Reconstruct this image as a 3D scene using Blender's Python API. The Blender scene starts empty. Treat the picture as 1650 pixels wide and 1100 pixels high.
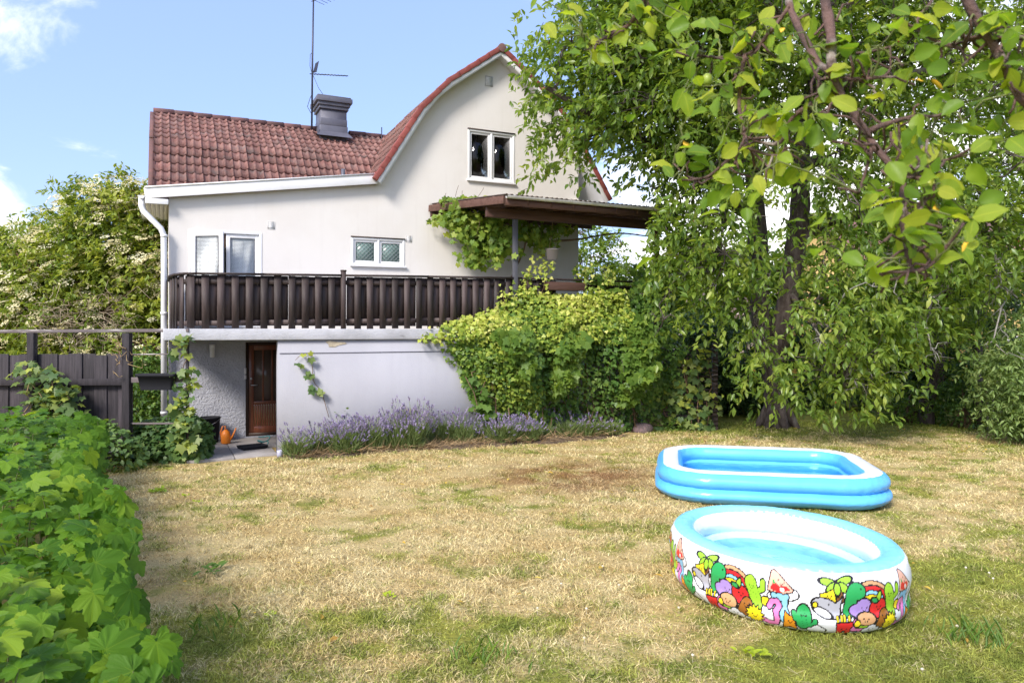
import bpy, math, random
import numpy as np
from mathutils import Vector, Matrix

random.seed(7)
RNG = np.random.default_rng(11)
SC = bpy.context.scene
COL = SC.collection
PI = math.pi

# ------------------------------------------------------------------ camera
FPX, HOR, CAMZ = 1180.0, 532.0, 2.2          # focal length in photo pixels, horizon row, eye height
cd = bpy.data.cameras.new('camera')
cam = bpy.data.objects.new('camera', cd)
COL.objects.link(cam)
cam.location = (0, 0, CAMZ)
cam.rotation_euler = (PI / 2, 0, 0)
cd.sensor_width = 36
cd.lens = 36 * FPX / 1650
cd.shift_y = -(550 - HOR) / 1650
cd.clip_start = 0.05
cd.clip_end = 800
cd.dof.use_dof = True
cd.dof.focus_distance = 9.0
cd.dof.aperture_fstop = 6.3
SC.camera = cam

# ------------------------------------------------------------------ sky, sun, exposure
SUN_EL = math.radians(39)
_h = Vector((-0.50, -0.866, 0)).normalized()
SUN_DIR = Vector((_h.x * math.cos(SUN_EL), _h.y * math.cos(SUN_EL), math.sin(SUN_EL)))
W = bpy.data.worlds.new('World')
SC.world = W
W.use_nodes = True
nt = W.node_tree
nt.nodes.clear()


def N(nt, t, **kw):
    n = nt.nodes.new(t)
    for k, v in kw.items():
        setattr(n, k, v)
    return n


def vmath(nt, op, a, b=None):
    n = N(nt, 'ShaderNodeVectorMath', operation=op)
    for i, v in enumerate((a, b)):
        if v is None:
            continue
        if hasattr(v, 'is_output'):
            nt.links.new(v, n.inputs[i])
        else:
            n.inputs[i].default_value = v
    return n


def fmath(nt, op, a, b=None, clamp=False):
    n = N(nt, 'ShaderNodeMath', operation=op, use_clamp=clamp)
    for i, v in enumerate((a, b)):
        if v is None:
            continue
        if hasattr(v, 'is_output'):
            nt.links.new(v, n.inputs[i])
        else:
            n.inputs[i].default_value = v
    return n.outputs[0]


sky = N(nt, 'ShaderNodeTexSky', sky_type='NISHITA')
sky.sun_disc = False
sky.sun_elevation = SUN_EL
sky.sun_rotation = math.atan2(SUN_DIR.x, SUN_DIR.y)
sky.air_density = 1.0
sky.dust_density = 1.6
sky.ozone_density = 1.0
tc = N(nt, 'ShaderNodeTexCoord')
nrm = vmath(nt, 'NORMALIZE', tc.outputs['Generated'])
sep = N(nt, 'ShaderNodeSeparateXYZ')
nt.links.new(nrm.outputs[0], sep.inputs[0])
# a cloud layer: direction projected on a flat deck
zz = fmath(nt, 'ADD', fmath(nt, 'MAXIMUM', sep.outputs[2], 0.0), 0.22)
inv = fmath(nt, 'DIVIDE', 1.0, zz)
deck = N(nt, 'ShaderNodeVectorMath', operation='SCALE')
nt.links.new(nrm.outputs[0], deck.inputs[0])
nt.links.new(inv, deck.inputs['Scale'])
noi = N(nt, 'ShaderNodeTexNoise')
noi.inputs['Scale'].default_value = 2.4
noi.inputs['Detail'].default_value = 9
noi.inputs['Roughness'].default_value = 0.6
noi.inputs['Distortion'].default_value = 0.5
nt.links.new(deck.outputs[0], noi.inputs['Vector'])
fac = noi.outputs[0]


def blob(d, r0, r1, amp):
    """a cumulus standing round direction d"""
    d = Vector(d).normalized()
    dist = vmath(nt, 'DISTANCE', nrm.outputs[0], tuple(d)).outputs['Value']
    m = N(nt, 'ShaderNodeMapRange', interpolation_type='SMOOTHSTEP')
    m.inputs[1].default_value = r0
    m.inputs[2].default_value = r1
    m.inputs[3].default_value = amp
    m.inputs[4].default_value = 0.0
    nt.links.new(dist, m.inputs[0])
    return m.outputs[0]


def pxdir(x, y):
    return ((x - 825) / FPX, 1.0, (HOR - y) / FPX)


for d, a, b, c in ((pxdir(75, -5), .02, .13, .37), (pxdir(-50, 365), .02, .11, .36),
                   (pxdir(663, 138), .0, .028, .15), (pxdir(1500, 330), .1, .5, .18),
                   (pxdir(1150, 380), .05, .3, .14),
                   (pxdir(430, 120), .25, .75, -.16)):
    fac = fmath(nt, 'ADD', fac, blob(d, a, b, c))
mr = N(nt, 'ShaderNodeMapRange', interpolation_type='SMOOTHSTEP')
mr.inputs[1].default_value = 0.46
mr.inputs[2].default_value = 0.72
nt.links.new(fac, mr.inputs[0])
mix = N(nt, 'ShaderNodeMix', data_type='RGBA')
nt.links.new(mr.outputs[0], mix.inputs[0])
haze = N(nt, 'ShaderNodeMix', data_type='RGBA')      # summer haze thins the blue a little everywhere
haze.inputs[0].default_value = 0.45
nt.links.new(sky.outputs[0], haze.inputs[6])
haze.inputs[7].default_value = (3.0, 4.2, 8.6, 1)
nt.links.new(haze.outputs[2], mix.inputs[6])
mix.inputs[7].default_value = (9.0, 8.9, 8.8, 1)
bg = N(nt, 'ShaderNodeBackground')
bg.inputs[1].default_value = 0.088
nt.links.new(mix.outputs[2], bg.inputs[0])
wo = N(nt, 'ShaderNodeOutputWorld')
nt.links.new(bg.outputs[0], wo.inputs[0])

sd = bpy.data.lights.new('sun', 'SUN')
sd.energy = 2.25
sd.angle = math.radians(16)
sd.color = (1.0, 0.945, 0.87)
sun = bpy.data.objects.new('sun', sd)
COL.objects.link(sun)
sun.location = (-20, -10, 30)
sun.rotation_euler = (-SUN_DIR).to_track_quat('-Z', 'Y').to_euler()

SC.view_settings.view_transform = 'Standard'
SC.view_settings.look = 'None'
SC.view_settings.exposure = 1.28
SC.view_settings.gamma = 1.0
SC.view_settings.use_curve_mapping = False
SC.render.engine = 'CYCLES'
SC.cycles.max_bounces = 6
SC.cycles.diffuse_bounces = 3
SC.cycles.glossy_bounces = 3
SC.cycles.transmission_bounces = 5
SC.cycles.caustics_reflective = False
SC.cycles.caustics_refractive = False
SC.cycles.use_adaptive_sampling = True
SC.cycles.adaptive_threshold = 0.02
SC.cycles.transparent_max_bounces = 8
SC.cycles.use_denoising = True
SC.cycles.denoiser = 'OPENIMAGEDENOISE'
SC.cycles.denoising_input_passes = 'RGB_ALBEDO_NORMAL'
SC.cycles.denoising_prefilter = 'NONE'

# ------------------------------------------------------------------ helpers: geometry


def wp(px, py, Y):
    """world point that the photograph shows at pixel (px, py) when it stands Y metres away"""
    return np.array([(px - 825) / FPX * Y, Y, CAMZ + (HOR - py) / FPX * Y])


def mesh_from(name, V, F, smooth=False, tint=None, vcol=None):
    V = np.asarray(V, np.float32)
    me = bpy.data.meshes.new(name)
    F = [np.asarray(f, np.int32) for f in F if len(f)]
    me.vertices.add(len(V))
    me.vertices.foreach_set('co', V.ravel())
    nl = sum(f.size for f in F)
    npoly = sum(len(f) for f in F)
    me.loops.add(nl)
    me.loops.foreach_set('vertex_index', np.concatenate([f.ravel() for f in F]))
    starts = []
    o = 0
    for f in F:
        k = f.shape[1]
        starts.append(o + np.arange(len(f)) * k)
        o += f.size
    me.polygons.add(npoly)
    me.polygons.foreach_set('loop_start', np.concatenate(starts).astype(np.int32))
    if smooth:
        me.polygons.foreach_set('use_smooth', np.ones(npoly, bool))
    me.update(calc_edges=True)
    if tint is not None:
        a = me.attributes.new('tint', 'FLOAT', 'POINT')
        a.data.foreach_set('value', np.asarray(tint, np.float32))
    if vcol is not None:
        a = me.attributes.new('print', 'FLOAT_COLOR', 'POINT')
        a.data.foreach_set('color', np.asarray(vcol, np.float32).ravel())
    return me


class MB:
    """collects shapes of ONE part"""

    def __init__(self):
        self.V, self.Q, self.T, self.n = [], [], [], 0

    def add(self, V, Q=(), T=()):
        V = np.asarray(V, float).reshape(-1, 3)
        if len(Q):
            self.Q.append(np.asarray(Q, int) + self.n)
        if len(T):
            self.T.append(np.asarray(T, int) + self.n)
        self.V.append(V)
        self.n += len(V)
        return self

    def box(self, a, b):
        (x0, y0, z0), (x1, y1, z1) = a, b
        V = [(x0, y0, z0), (x1, y0, z0), (x1, y1, z0), (x0, y1, z0), (x0, y0, z1), (x1, y0, z1), (x1, y1, z1), (x0, y1, z1)]
        return self.add(V, [(0, 3, 2, 1), (4, 5, 6, 7), (0, 1, 5, 4), (1, 2, 6, 5), (2, 3, 7, 6), (3, 0, 4, 7)])

    def beam(self, p, q, w, h, up=(0, 0, 1)):
        """a board from p to q, w wide and h high"""
        p, q = np.asarray(p, float), np.asarray(q, float)
        d = q - p
        L = np.linalg.norm(d)
        d /= L
        up = np.asarray(up, float)
        s = np.cross(d, up)
        s /= np.linalg.norm(s)
        u = np.cross(s, d)
        V = []
        for e in (p, q):
            for a, b in ((-1, -1), (1, -1), (1, 1), (-1, 1)):
                V.append(e + s * a * w / 2 + u * b * h / 2)
        return self.add(V, [(3, 2, 1, 0), (4, 5, 6, 7), (0, 1, 5, 4), (1, 2, 6, 5), (2, 3, 7, 6), (3, 0, 4, 7)])

    def tube(self, P, R, n=8, cap=True):
        P = np.asarray(P, float)
        m = len(P)
        R = np.broadcast_to(np.asarray(R, float), (m,))
        T = np.gradient(P, axis=0)
        T /= np.linalg.norm(T, axis=1)[:, None] + 1e-9
        ref = np.array([0.31, 0.17, 0.93]) if abs(T[0, 2]) < 0.8 else np.array([1.0, 0.1, 0.05])
        A = np.cross(T, ref)
        A /= np.linalg.norm(A, axis=1)[:, None] + 1e-9
        B = np.cross(T, A)
        t = np.arange(n) / n * 2 * PI
        V = (P[:, None] + R[:, None, None] * (np.cos(t)[None, :, None] * A[:, None] + np.sin(t)[None, :, None] * B[:, None])).reshape(-1, 3)
        i = np.arange(m - 1)[:, None] * n
        j = np.arange(n)[None]
        k = (np.arange(n)[None] + 1) % n
        Q = np.stack([i + j, i + n + j, i + n + k, i + k], -1).reshape(-1, 4)
        T3 = []
        if cap:
            V = np.vstack([V, P[:1], P[-1:]])
            a, b = m * n, m * n + 1
            for q in range(n):
                T3.append((a, q, (q + 1) % n))
                T3.append((b, (m - 1) * n + (q + 1) % n, (m - 1) * n + q))
        return self.add(V, Q, T3)

    def lathe(self, prof, c=(0, 0, 0), n=20):
        prof = np.asarray(prof, float)
        t = np.arange(n) / n * 2 * PI
        V = np.stack([prof[:, :1] * np.cos(t)[None], prof[:, :1] * np.sin(t)[None], np.repeat(prof[:, 1:], n, 1)], -1).reshape(-1, 3) + np.asarray(c)
        m = len(prof)
        i = np.arange(m - 1)[:, None] * n
        j = np.arange(n)[None]
        k = (j + 1) % n
        return self.add(V, np.stack([i + j, i + k, i + n + k, i + n + j], -1).reshape(-1, 4))

    def mesh(self, name='mesh', smooth=False, tint=None):
        return mesh_from(name, np.vstack(self.V), [np.vstack(x) for x in (self.Q, self.T) if x], smooth, tint)

    def obj(self, name, mat, parent=None, smooth=False, bevel=0):
        return link(name, self.mesh(name, smooth), mat, parent, bevel)


def link(name, me, mat=None, parent=None, bevel=0):
    o = bpy.data.objects.new(name, me)
    COL.objects.link(o)
    if me is not None and mat is not None and not me.materials:
        me.materials.append(mat)
    if parent is not None:
        o.parent = parent
    if bevel:
        b = o.modifiers.new('bevel', 'BEVEL')
        b.width = bevel
        b.segments = 2
        b.limit_method = 'ANGLE'
    return o


def tag(o, label, cat, group=None):
    o['label'] = label
    o['category'] = cat
    if group:
        o['group'] = group
    return o


def struct(o):
    o['kind'] = 'structure'
    return o


def stuff(o):
    o['kind'] = 'stuff'
    return o


def thing(name, label, cat, loc=(0, 0, 0), rz=0, group=None):
    o = bpy.data.objects.new(name, None)
    COL.objects.link(o)
    o.empty_display_size = 0.2
    o.location = loc
    o.rotation_euler = (0, 0, rz)
    return tag(o, label, cat, group)


def place(o, X, Y, Z, loc):
    M = Matrix.Identity(4)
    for i, c in enumerate((X, Y, Z)):
        for r in range(3):
            M[r][i] = c[r]
    M.translation = Vector([float(x) for x in loc])
    o.matrix_local = M
    return o


def unit(v):
    v = np.asarray(v, float)
    return v / (np.linalg.norm(v, axis=-1, keepdims=True) + 1e-9)


def bases(D, U):
    """frames with y along D and z near U: (n,3,3) with columns x, y, z"""
    D = unit(D)
    X = unit(np.cross(D, U))
    Z = np.cross(X, D)
    return np.stack([X, D, Z], -1)


def scatter_mesh(name, tv, tf, B, P, S, tint, smooth=False):
    """one mesh of many leaves: template (tv, list of poly arrays), frames B, places P, sizes S, a tint for each"""
    tv = np.asarray(tv, float)
    n, m = len(P), len(tv)
    S = np.asarray(S, float)
    if S.ndim == 1:
        S = np.repeat(S[:, None], 3, 1)
    V = np.einsum('nij,nmj->nmi', B, tv[None] * S[:, None, :]) + np.asarray(P)[:, None, :]
    off = np.arange(n)[:, None, None] * m
    F = [(np.asarray(f)[None] + off).reshape(-1, np.asarray(f).shape[1]) for f in tf]
    return mesh_from(name, V.reshape(-1, 3), F, smooth, np.repeat(tint, m))


def noise3(P, f, seed=0):
    """cheap smooth pseudo-noise, about -1..1"""
    P = np.asarray(P, float) * f
    r = np.random.default_rng(seed)
    o = 0
    for k in range(5):
        d = r.normal(size=3) * (1 + k * 0.45)
        o = o + np.sin(P @ d + r.uniform(0, 6.28)) / (1 + k * 0.35)
    return o / 2.4


def rand_dirs(n, rng=RNG):
    return unit(rng.normal(size=(n, 3)))


# ------------------------------------------------------------------ helpers: materials
MATS = {}


def pm(name, col, col2=None, scale=4.0, rough=0.7, bump=0.0, bscale=40.0, rnd=0.0, metal=0.0, stretch=(1, 1, 1),
       spec=0.4, detail=5.0, dirt=None, dscale=1.5, dpos=(0.5, 0.75), bdist=0.01, coat=0.0, sss=0.0, streak=None):
    m = bpy.data.materials.new(name)
    m.use_nodes = True
    t = m.node_tree
    b = t.nodes['Principled BSDF']
    b.inputs['Roughness'].default_value = rough
    b.inputs['Metallic'].default_value = metal
    b.inputs['Specular IOR Level'].default_value = spec
    b.inputs['Coat Weight'].default_value = coat
    tc = N(t, 'ShaderNodeTexCoord')
    oi = N(t, 'ShaderNodeObjectInfo')
    mp = N(t, 'ShaderNodeMapping')
    mp.inputs['Scale'].default_value = stretch
    add = vmath(t, 'ADD', tc.outputs['Object'], oi.outputs['Location'])
    t.links.new(add.outputs[0], mp.inputs[0])
    cur = None
    rgb = N(t, 'ShaderNodeRGB')
    rgb.outputs[0].default_value = (*col, 1)
    cur = rgb.outputs[0]

    def noise(s, d=detail):
        n = N(t, 'ShaderNodeTexNoise')
        n.inputs['Scale'].default_value = s
        n.inputs['Detail'].default_value = d
        n.inputs['Roughness'].default_value = 0.62
        t.links.new(mp.outputs[0], n.inputs['Vector'])
        return n.outputs[0]

    def mixc(f, a, c):
        x = N(t, 'ShaderNodeMix', data_type='RGBA')
        t.links.new(f, x.inputs[0])
        t.links.new(a, x.inputs[6])
        if hasattr(c, 'is_output'):
            t.links.new(c, x.inputs[7])
        else:
            x.inputs[7].default_value = (*c, 1)
        return x.outputs[2]

    def ramp(v, lo, hi):
        x = N(t, 'ShaderNodeMapRange', interpolation_type='SMOOTHSTEP')
        x.inputs[1].default_value = lo
        x.inputs[2].default_value = hi
        t.links.new(v, x.inputs[0])
        return x.outputs[0]

    if col2 is not None:
        cur = mixc(ramp(noise(scale), 0.35, 0.65), cur, col2)
    if dirt is not None:
        cur = mixc(ramp(noise(dscale, 9), *dpos), cur, dirt)
    if streak is not None:                                   # rain streaks running down the surface
        m2 = N(t, 'ShaderNodeMapping')
        m2.inputs['Scale'].default_value = (5, 5, 0.35)
        t.links.new(add.outputs[0], m2.inputs[0])
        n = N(t, 'ShaderNodeTexNoise')
        n.inputs['Scale'].default_value = 1.6
        n.inputs['Detail'].default_value = 6
        t.links.new(m2.outputs[0], n.inputs['Vector'])
        cur = mixc(fmath(t, 'MULTIPLY', ramp(n.outputs[0], 0.52, 0.78), 0.16), cur, streak)
    if rnd:
        hs = N(t, 'ShaderNodeHueSaturation')
        x = N(t, 'ShaderNodeMapRange')
        x.inputs[3].default_value = 1 - rnd
        x.inputs[4].default_value = 1 + rnd
        t.links.new(oi.outputs['Random'], x.inputs[0])
        t.links.new(x.outputs[0], hs.inputs['Value'])
        t.links.new(cur, hs.inputs['Color'])
        cur = hs.outputs[0]
    t.links.new(cur, b.inputs['Base Color'])
    if bump:
        bn = N(t, 'ShaderNodeBump')
        bn.inputs['Strength'].default_value = bump
        bn.inputs['Distance'].default_value = bdist
        t.links.new(noise(bscale, 6), bn.inputs['Height'])
        t.links.new(bn.outputs[0], b.inputs['Normal'])
    if sss:
        b.inputs['Subsurface Weight'].default_value = sss
        b.inputs['Subsurface Radius'].default_value = (0.05, 0.05, 0.05)
    MATS[name] = m
    return m


def leafmat(name, cols, transl=0.35, rough=0.45, obj=False, spec=0.35, vein=False, tsat=(1.25, 1.2, 0.5)):
    """cols: colours along the tint 0..1 of each leaf"""
    m = bpy.data.materials.new(name)
    m.use_nodes = True
    t = m.node_tree
    b = t.nodes['Principled BSDF']
    out = t.nodes['Material Output']
    b.inputs['Roughness'].default_value = rough
    b.inputs['Specular IOR Level'].default_value = spec
    cr = N(t, 'ShaderNodeValToRGB')
    while len(cr.color_ramp.elements) < len(cols):
        cr.color_ramp.elements.new(0.5)
    for i, c in enumerate(cols):
        e = cr.color_ramp.elements[i]
        e.position = i / (len(cols) - 1)
        e.color = (*c, 1)
    if obj:
        oi = N(t, 'ShaderNodeObjectInfo')
        t.links.new(oi.outputs['Random'], cr.inputs[0])
    else:
        at = N(t, 'ShaderNodeAttribute', attribute_name='tint')
        t.links.new(at.outputs['Fac'], cr.inputs[0])
    cur = cr.outputs[0]
    if vein:
        at = N(t, 'ShaderNodeAttribute', attribute_name='tint')      # tint of a large leaf's own mesh marks its veins
        x = N(t, 'ShaderNodeMix', data_type='RGBA')
        mr = N(t, 'ShaderNodeMapRange', interpolation_type='SMOOTHSTEP')
        mr.inputs[1].default_value = 0.72
        mr.inputs[2].default_value = 1.0
        mr.inputs[4].default_value = 0.22
        t.links.new(at.outputs['Fac'], mr.inputs[0])
        t.links.new(mr.outputs[0], x.inputs[0])
        t.links.new(cur, x.inputs[6])
        c = cols[-1]
        x.inputs[7].default_value = (min(c[0] * 1.6, 1), min(c[1] * 1.45, 1), c[2] * 1.6, 1)
        cur = x.outputs[2]
        tcn = N(t, 'ShaderNodeTexCoord')
        nz = N(t, 'ShaderNodeTexNoise')
        nz.inputs['Scale'].default_value = 60
        bn = N(t, 'ShaderNodeBump')
        bn.inputs['Strength'].default_value = 0.35
        bn.inputs['Distance'].default_value = 0.004
        t.links.new(tcn.outputs['Object'], nz.inputs['Vector'])
        t.links.new(nz.outputs[0], bn.inputs['Height'])
        t.links.new(bn.outputs[0], b.inputs['Normal'])
    t.links.new(cur, b.inputs['Base Color'])
    tr = N(t, 'ShaderNodeBsdfTranslucent')
    mu = N(t, 'ShaderNodeMix', data_type='RGBA', blend_type='MULTIPLY')
    mu.inputs[0].default_value = 1
    t.links.new(cur, mu.inputs[6])
    mu.inputs[7].default_value = (*[min(2.0, x * 1.25) for x in tsat], 1)
    t.links.new(mu.outputs[2], tr.inputs['Color'])
    ms = N(t, 'ShaderNodeMixShader')
    ms.inputs[0].default_value = transl
    t.links.new(b.outputs[0], ms.inputs[1])
    t.links.new(tr.outputs[0], ms.inputs[2])
    t.links.new(ms.outputs[0], out.inputs[0])
    MATS[name] = m
    return m


def glassmat(name, tint=(0.97, 0.98, 0.98), refl=0.08, rough=0.02):
    m = bpy.data.materials.new(name)
    m.use_nodes = True
    t = m.node_tree
    t.nodes.clear()
    o = N(t, 'ShaderNodeOutputMaterial')
    a = N(t, 'ShaderNodeBsdfTransparent')
    a.inputs[0].default_value = (*tint, 1)
    g = N(t, 'ShaderNodeBsdfGlossy')
    g.inputs['Roughness'].default_value = rough
    lw = N(t, 'ShaderNodeLayerWeight')
    lw.inputs[0].default_value = refl
    s = N(t, 'ShaderNodeMixShader')
    t.links.new(lw.outputs['Fresnel'], s.inputs[0])
    t.links.new(a.outputs[0], s.inputs[1])
    t.links.new(g.outputs[0], s.inputs[2])
    t.links.new(s.outputs[0], o.inputs[0])
    MATS[name] = m
    return m


M_RENDER = pm('cream_render', (0.705, 0.67, 0.635), (0.67, 0.63, 0.59), scale=0.7, rough=0.9, bump=0.35, bscale=55, dirt=(0.59, 0.55, 0.51), dscale=0.9, dpos=(0.62, 0.9), bdist=0.006, streak=(0.53, 0.49, 0.45))
M_ROUGHCAST = pm('grey_roughcast', (0.50, 0.50, 0.54), (0.40, 0.40, 0.44), scale=1.5, rough=0.95, bump=1.0, bscale=24, bdist=0.045, detail=3)
M_GARAGE = pm('lilac_grey_render', (0.335, 0.335, 0.37), (0.305, 0.305, 0.34), scale=0.8, rough=0.95, bump=0.5, bscale=70, dirt=(0.27, 0.27, 0.30), dscale=0.7, dpos=(0.55, 0.85), bdist=0.006, stretch=(1, 1, 0.5), streak=(0.26, 0.26, 0.295))
M_SLAB = pm('slab_concrete', (0.47, 0.47, 0.50), (0.38, 0.38, 0.40), scale=2.5, rough=0.95, bump=0.8, bscale=30, dirt=(0.14, 0.13, 0.12), dscale=3.2, dpos=(0.62, 0.78), bdist=0.015)
M_WHITE = pm('white_paint', (0.80, 0.79, 0.79), (0.74, 0.73, 0.73), scale=2.0, rough=0.5, dirt=(0.6, 0.58, 0.55), dscale=3, dpos=(0.66, 0.9))
M_TILE = pm('roof_tile_red', (0.185, 0.083, 0.070), (0.245, 0.135, 0.115), scale=6, rough=0.85, bump=0.4, bscale=60, rnd=0.22, dirt=(0.16, 0.12, 0.11), dscale=2.6, dpos=(0.5, 0.72))
M_VERGE = pm('verge_tile_red', (0.22, 0.05, 0.043), (0.26, 0.075, 0.06), scale=6, rough=0.7, bump=0.3, bscale=60, rnd=0.15)
M_RIDGE = pm('ridge_tile_brown', (0.20, 0.095, 0.085), (0.15, 0.085, 0.075), scale=6, rough=0.85, bump=0.3, rnd=0.2)
M_SHEET = pm('chimney_sheet', (0.105, 0.105, 0.135), (0.13, 0.13, 0.16), scale=3, rough=0.5, metal=0.2, rnd=0.06)
M_DKMETAL = pm('dark_metal', (0.05, 0.05, 0.07), rough=0.45, metal=0.5)
M_RAILWOOD = pm('dark_stained_wood', (0.042, 0.028, 0.026), (0.062, 0.044, 0.041), scale=3, rough=0.62, bump=0.4, bscale=12, rnd=0.45, stretch=(7, 7, 0.6), dirt=(0.10, 0.085, 0.08), dscale=9, dpos=(0.62, 0.8))
M_FENCEWOOD = pm('weathered_black_wood', (0.024, 0.019, 0.023), (0.050, 0.041, 0.047), scale=3, rough=0.75, bump=0.5, bscale=10, rnd=0.40, stretch=(8, 8, 0.6), dirt=(0.30, 0.27, 0.27), dscale=3.4, dpos=(0.64, 0.8))
M_GREYRAIL = pm('bleached_rail', (0.16, 0.13, 0.13), (0.09, 0.075, 0.078), scale=3, rough=0.85, bump=0.4, bscale=10, stretch=(0.6, 8, 8), dirt=(0.45, 0.41, 0.39), dscale=3, dpos=(0.5, 0.7))
M_PERGOLA = pm('brown_beam_wood', (0.075, 0.034, 0.024), (0.11, 0.055, 0.040), scale=2, rough=0.7, bump=0.4, bscale=9, rnd=0.2, stretch=(0.7, 7, 7), dirt=(0.2, 0.13, 0.10), dscale=4, dpos=(0.6, 0.85))
M_POST = pm('grey_post_paint', (0.075, 0.075, 0.09), rough=0.6)
M_CORR = pm('corrugated_brown', (0.10, 0.065, 0.05), (0.16, 0.12, 0.10), scale=3, rough=0.8)
M_GUTTER = pm('old_white_gutter', (0.62, 0.60, 0.56), (0.5, 0.47, 0.43), scale=4, rough=0.6)
M_DOORWOOD = pm('varnished_red_wood', (0.20, 0.058, 0.022), (0.13, 0.036, 0.015), scale=3, rough=0.35, bump=0.2, bscale=8, stretch=(8, 8, 0.5), coat=0.3)
M_DOORFRAME = pm('door_frame_dark', (0.045, 0.024, 0.016), rough=0.5)
M_STEEL = pm('steel', (0.6, 0.6, 0.6), rough=0.3, metal=0.9)
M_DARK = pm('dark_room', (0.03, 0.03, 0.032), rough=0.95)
M_CURTAIN = pm('grey_curtain', (0.26, 0.27, 0.34), rough=0.9)
M_BLIND = pm('blind_slats', (0.82, 0.82, 0.82), rough=0.5)
M_GLASS = glassmat('window_glass')
M_GLASS2 = glassmat('dark_window_glass', (0.62, 0.68, 0.68), 0.30)
M_BARK = pm('cherry_bark', (0.066, 0.048, 0.044), (0.135, 0.108, 0.10), scale=9, rough=0.95, bump=1.0, bscale=18, stretch=(1, 1, 0.35), bdist=0.05, dirt=(0.23, 0.24, 0.19), dscale=5, dpos=(0.58, 0.76))
M_LICHEN = pm('lichen_twig', (0.30, 0.29, 0.26), (0.17, 0.15, 0.135), scale=20, rough=0.95, bump=0.6, bscale=60)
M_APPLEBARK = pm('apple_bark', (0.155, 0.090, 0.075), (0.085, 0.052, 0.046), scale=14, rough=0.85, bump=1.0, bscale=70, bdist=0.012, dirt=(0.36, 0.31, 0.27), dscale=11, dpos=(0.55, 0.72))
M_STEM = pm('green_stem', (0.14, 0.16, 0.05), rough=0.7)
M_DRYSTEM = pm('dry_stem', (0.36, 0.25, 0.13), rough=0.9)
M_VINE = pm('vine_stem', (0.16, 0.10, 0.06), rough=0.9)
M_BLACKPLASTIC = pm('black_plastic', (0.018, 0.018, 0.022), rough=0.75, spec=0.2, bump=0.1, bscale=20)

# ------------------------------------------------------------------ ground
def grass_cols(t, tint=None):
    """dry and green lawn colours in world space; returns a colour socket"""
    ge = N(t, 'ShaderNodeNewGeometry')
    sp = N(t, 'ShaderNodeSeparateXYZ')
    t.links.new(ge.outputs['Position'], sp.inputs[0])
    flat = N(t, 'ShaderNodeCombineXYZ')
    t.links.new(sp.outputs[0], flat.inputs[0])
    t.links.new(sp.outputs[1], flat.inputs[1])

    def noise(s, d=4, seed=0.0):
        n = N(t, 'ShaderNodeTexNoise')
        n.inputs['Scale'].default_value = s
        n.inputs['Detail'].default_value = d
        a = vmath(t, 'ADD', flat.outputs[0], (seed, seed * 1.7, 0))
        t.links.new(a.outputs[0], n.inputs['Vector'])
        return n.outputs[0]

    def rng(v, a, b, c=0.0, d=1.0):
        m = N(t, 'ShaderNodeMapRange', interpolation_type='SMOOTHSTEP')
        for i, x in enumerate((a, b, c, d)):
            m.inputs[i + 1].default_value = x
        t.links.new(v, m.inputs[0])
        return m.outputs[0]

    def mixc(f, a, c):
        x = N(t, 'ShaderNodeMix', data_type='RGBA')
        t.links.new(f, x.inputs[0])
        for i, q in ((6, a), (7, c)):
            if hasattr(q, 'is_output'):
                t.links.new(q, x.inputs[i])
            else:
                x.inputs[i].default_value = (*q, 1)
        return x.outputs[2]

    g = fmath(t, 'ADD', rng(noise(0.7, 3), 0.40, 0.70, 0, 0.50), rng(noise(2.6, 4, 5), 0.38, 0.68, 0, 0.44))
    g = fmath(t, 'ADD', g, rng(sp.outputs[1], 4.4, 6.8, 0.42, 0.0))            # greener at the near end of the lawn
    g = fmath(t, 'ADD', g, fmath(t, 'MULTIPLY', rng(sp.outputs[0], 1.0, 3.5), rng(sp.outputs[1], 5.5, 9.5, 0.50, 0.14)))
    g = fmath(t, 'ADD', g, fmath(t, 'MULTIPLY', rng(sp.outputs[1], 14.5, 17.0), rng(sp.outputs[0], 2.5, 4.5, 0.0, 0.75)))
    if tint is not None:
        g = fmath(t, 'ADD', g, fmath(t, 'MULTIPLY', fmath(t, 'SUBTRACT', tint, 0.5), 0.75))
    dry = mixc(rng(noise(1.6, 5, 9), 0.35, 0.65), (0.65, 0.515, 0.255), (0.75, 0.64, 0.365))
    dry = mixc(rng(noise(5, 4, 3), 0.55, 0.8, 0, 0.6), dry, (0.44, 0.31, 0.13))
    grn = mixc(rng(noise(3, 4, 2), 0.35, 0.65), (0.24, 0.29, 0.055), (0.38, 0.40, 0.085))
    col = mixc(rng(g, 0.30, 0.85), dry, grn)
    # the brown-red patch of sorrel in front of the flower bed
    d = vmath(t, 'DISTANCE', flat.outputs[0], (0.9, 11.0, 0)).outputs['Value']
    pa = fmath(t, 'MULTIPLY', rng(d, 0.4, 2.0, 0.9, 0), rng(noise(2.2, 4, 7), 0.30, 0.62))
    col = mixc(pa, col, (0.33, 0.18, 0.085))
    if tint is not None:                                       # every blade has aged differently
        bl = rng(fmath(t, 'FRACT', fmath(t, 'MULTIPLY', tint, 37.0)), 0.0, 1.0, 0.60, 1.30)
        mu = N(t, 'ShaderNodeMix', data_type='RGBA', blend_type='MULTIPLY')
        mu.inputs[0].default_value = 1
        t.links.new(col, mu.inputs[6])
        t.links.new(bl, mu.inputs[7])
        col = mu.outputs[2]
    return col


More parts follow.
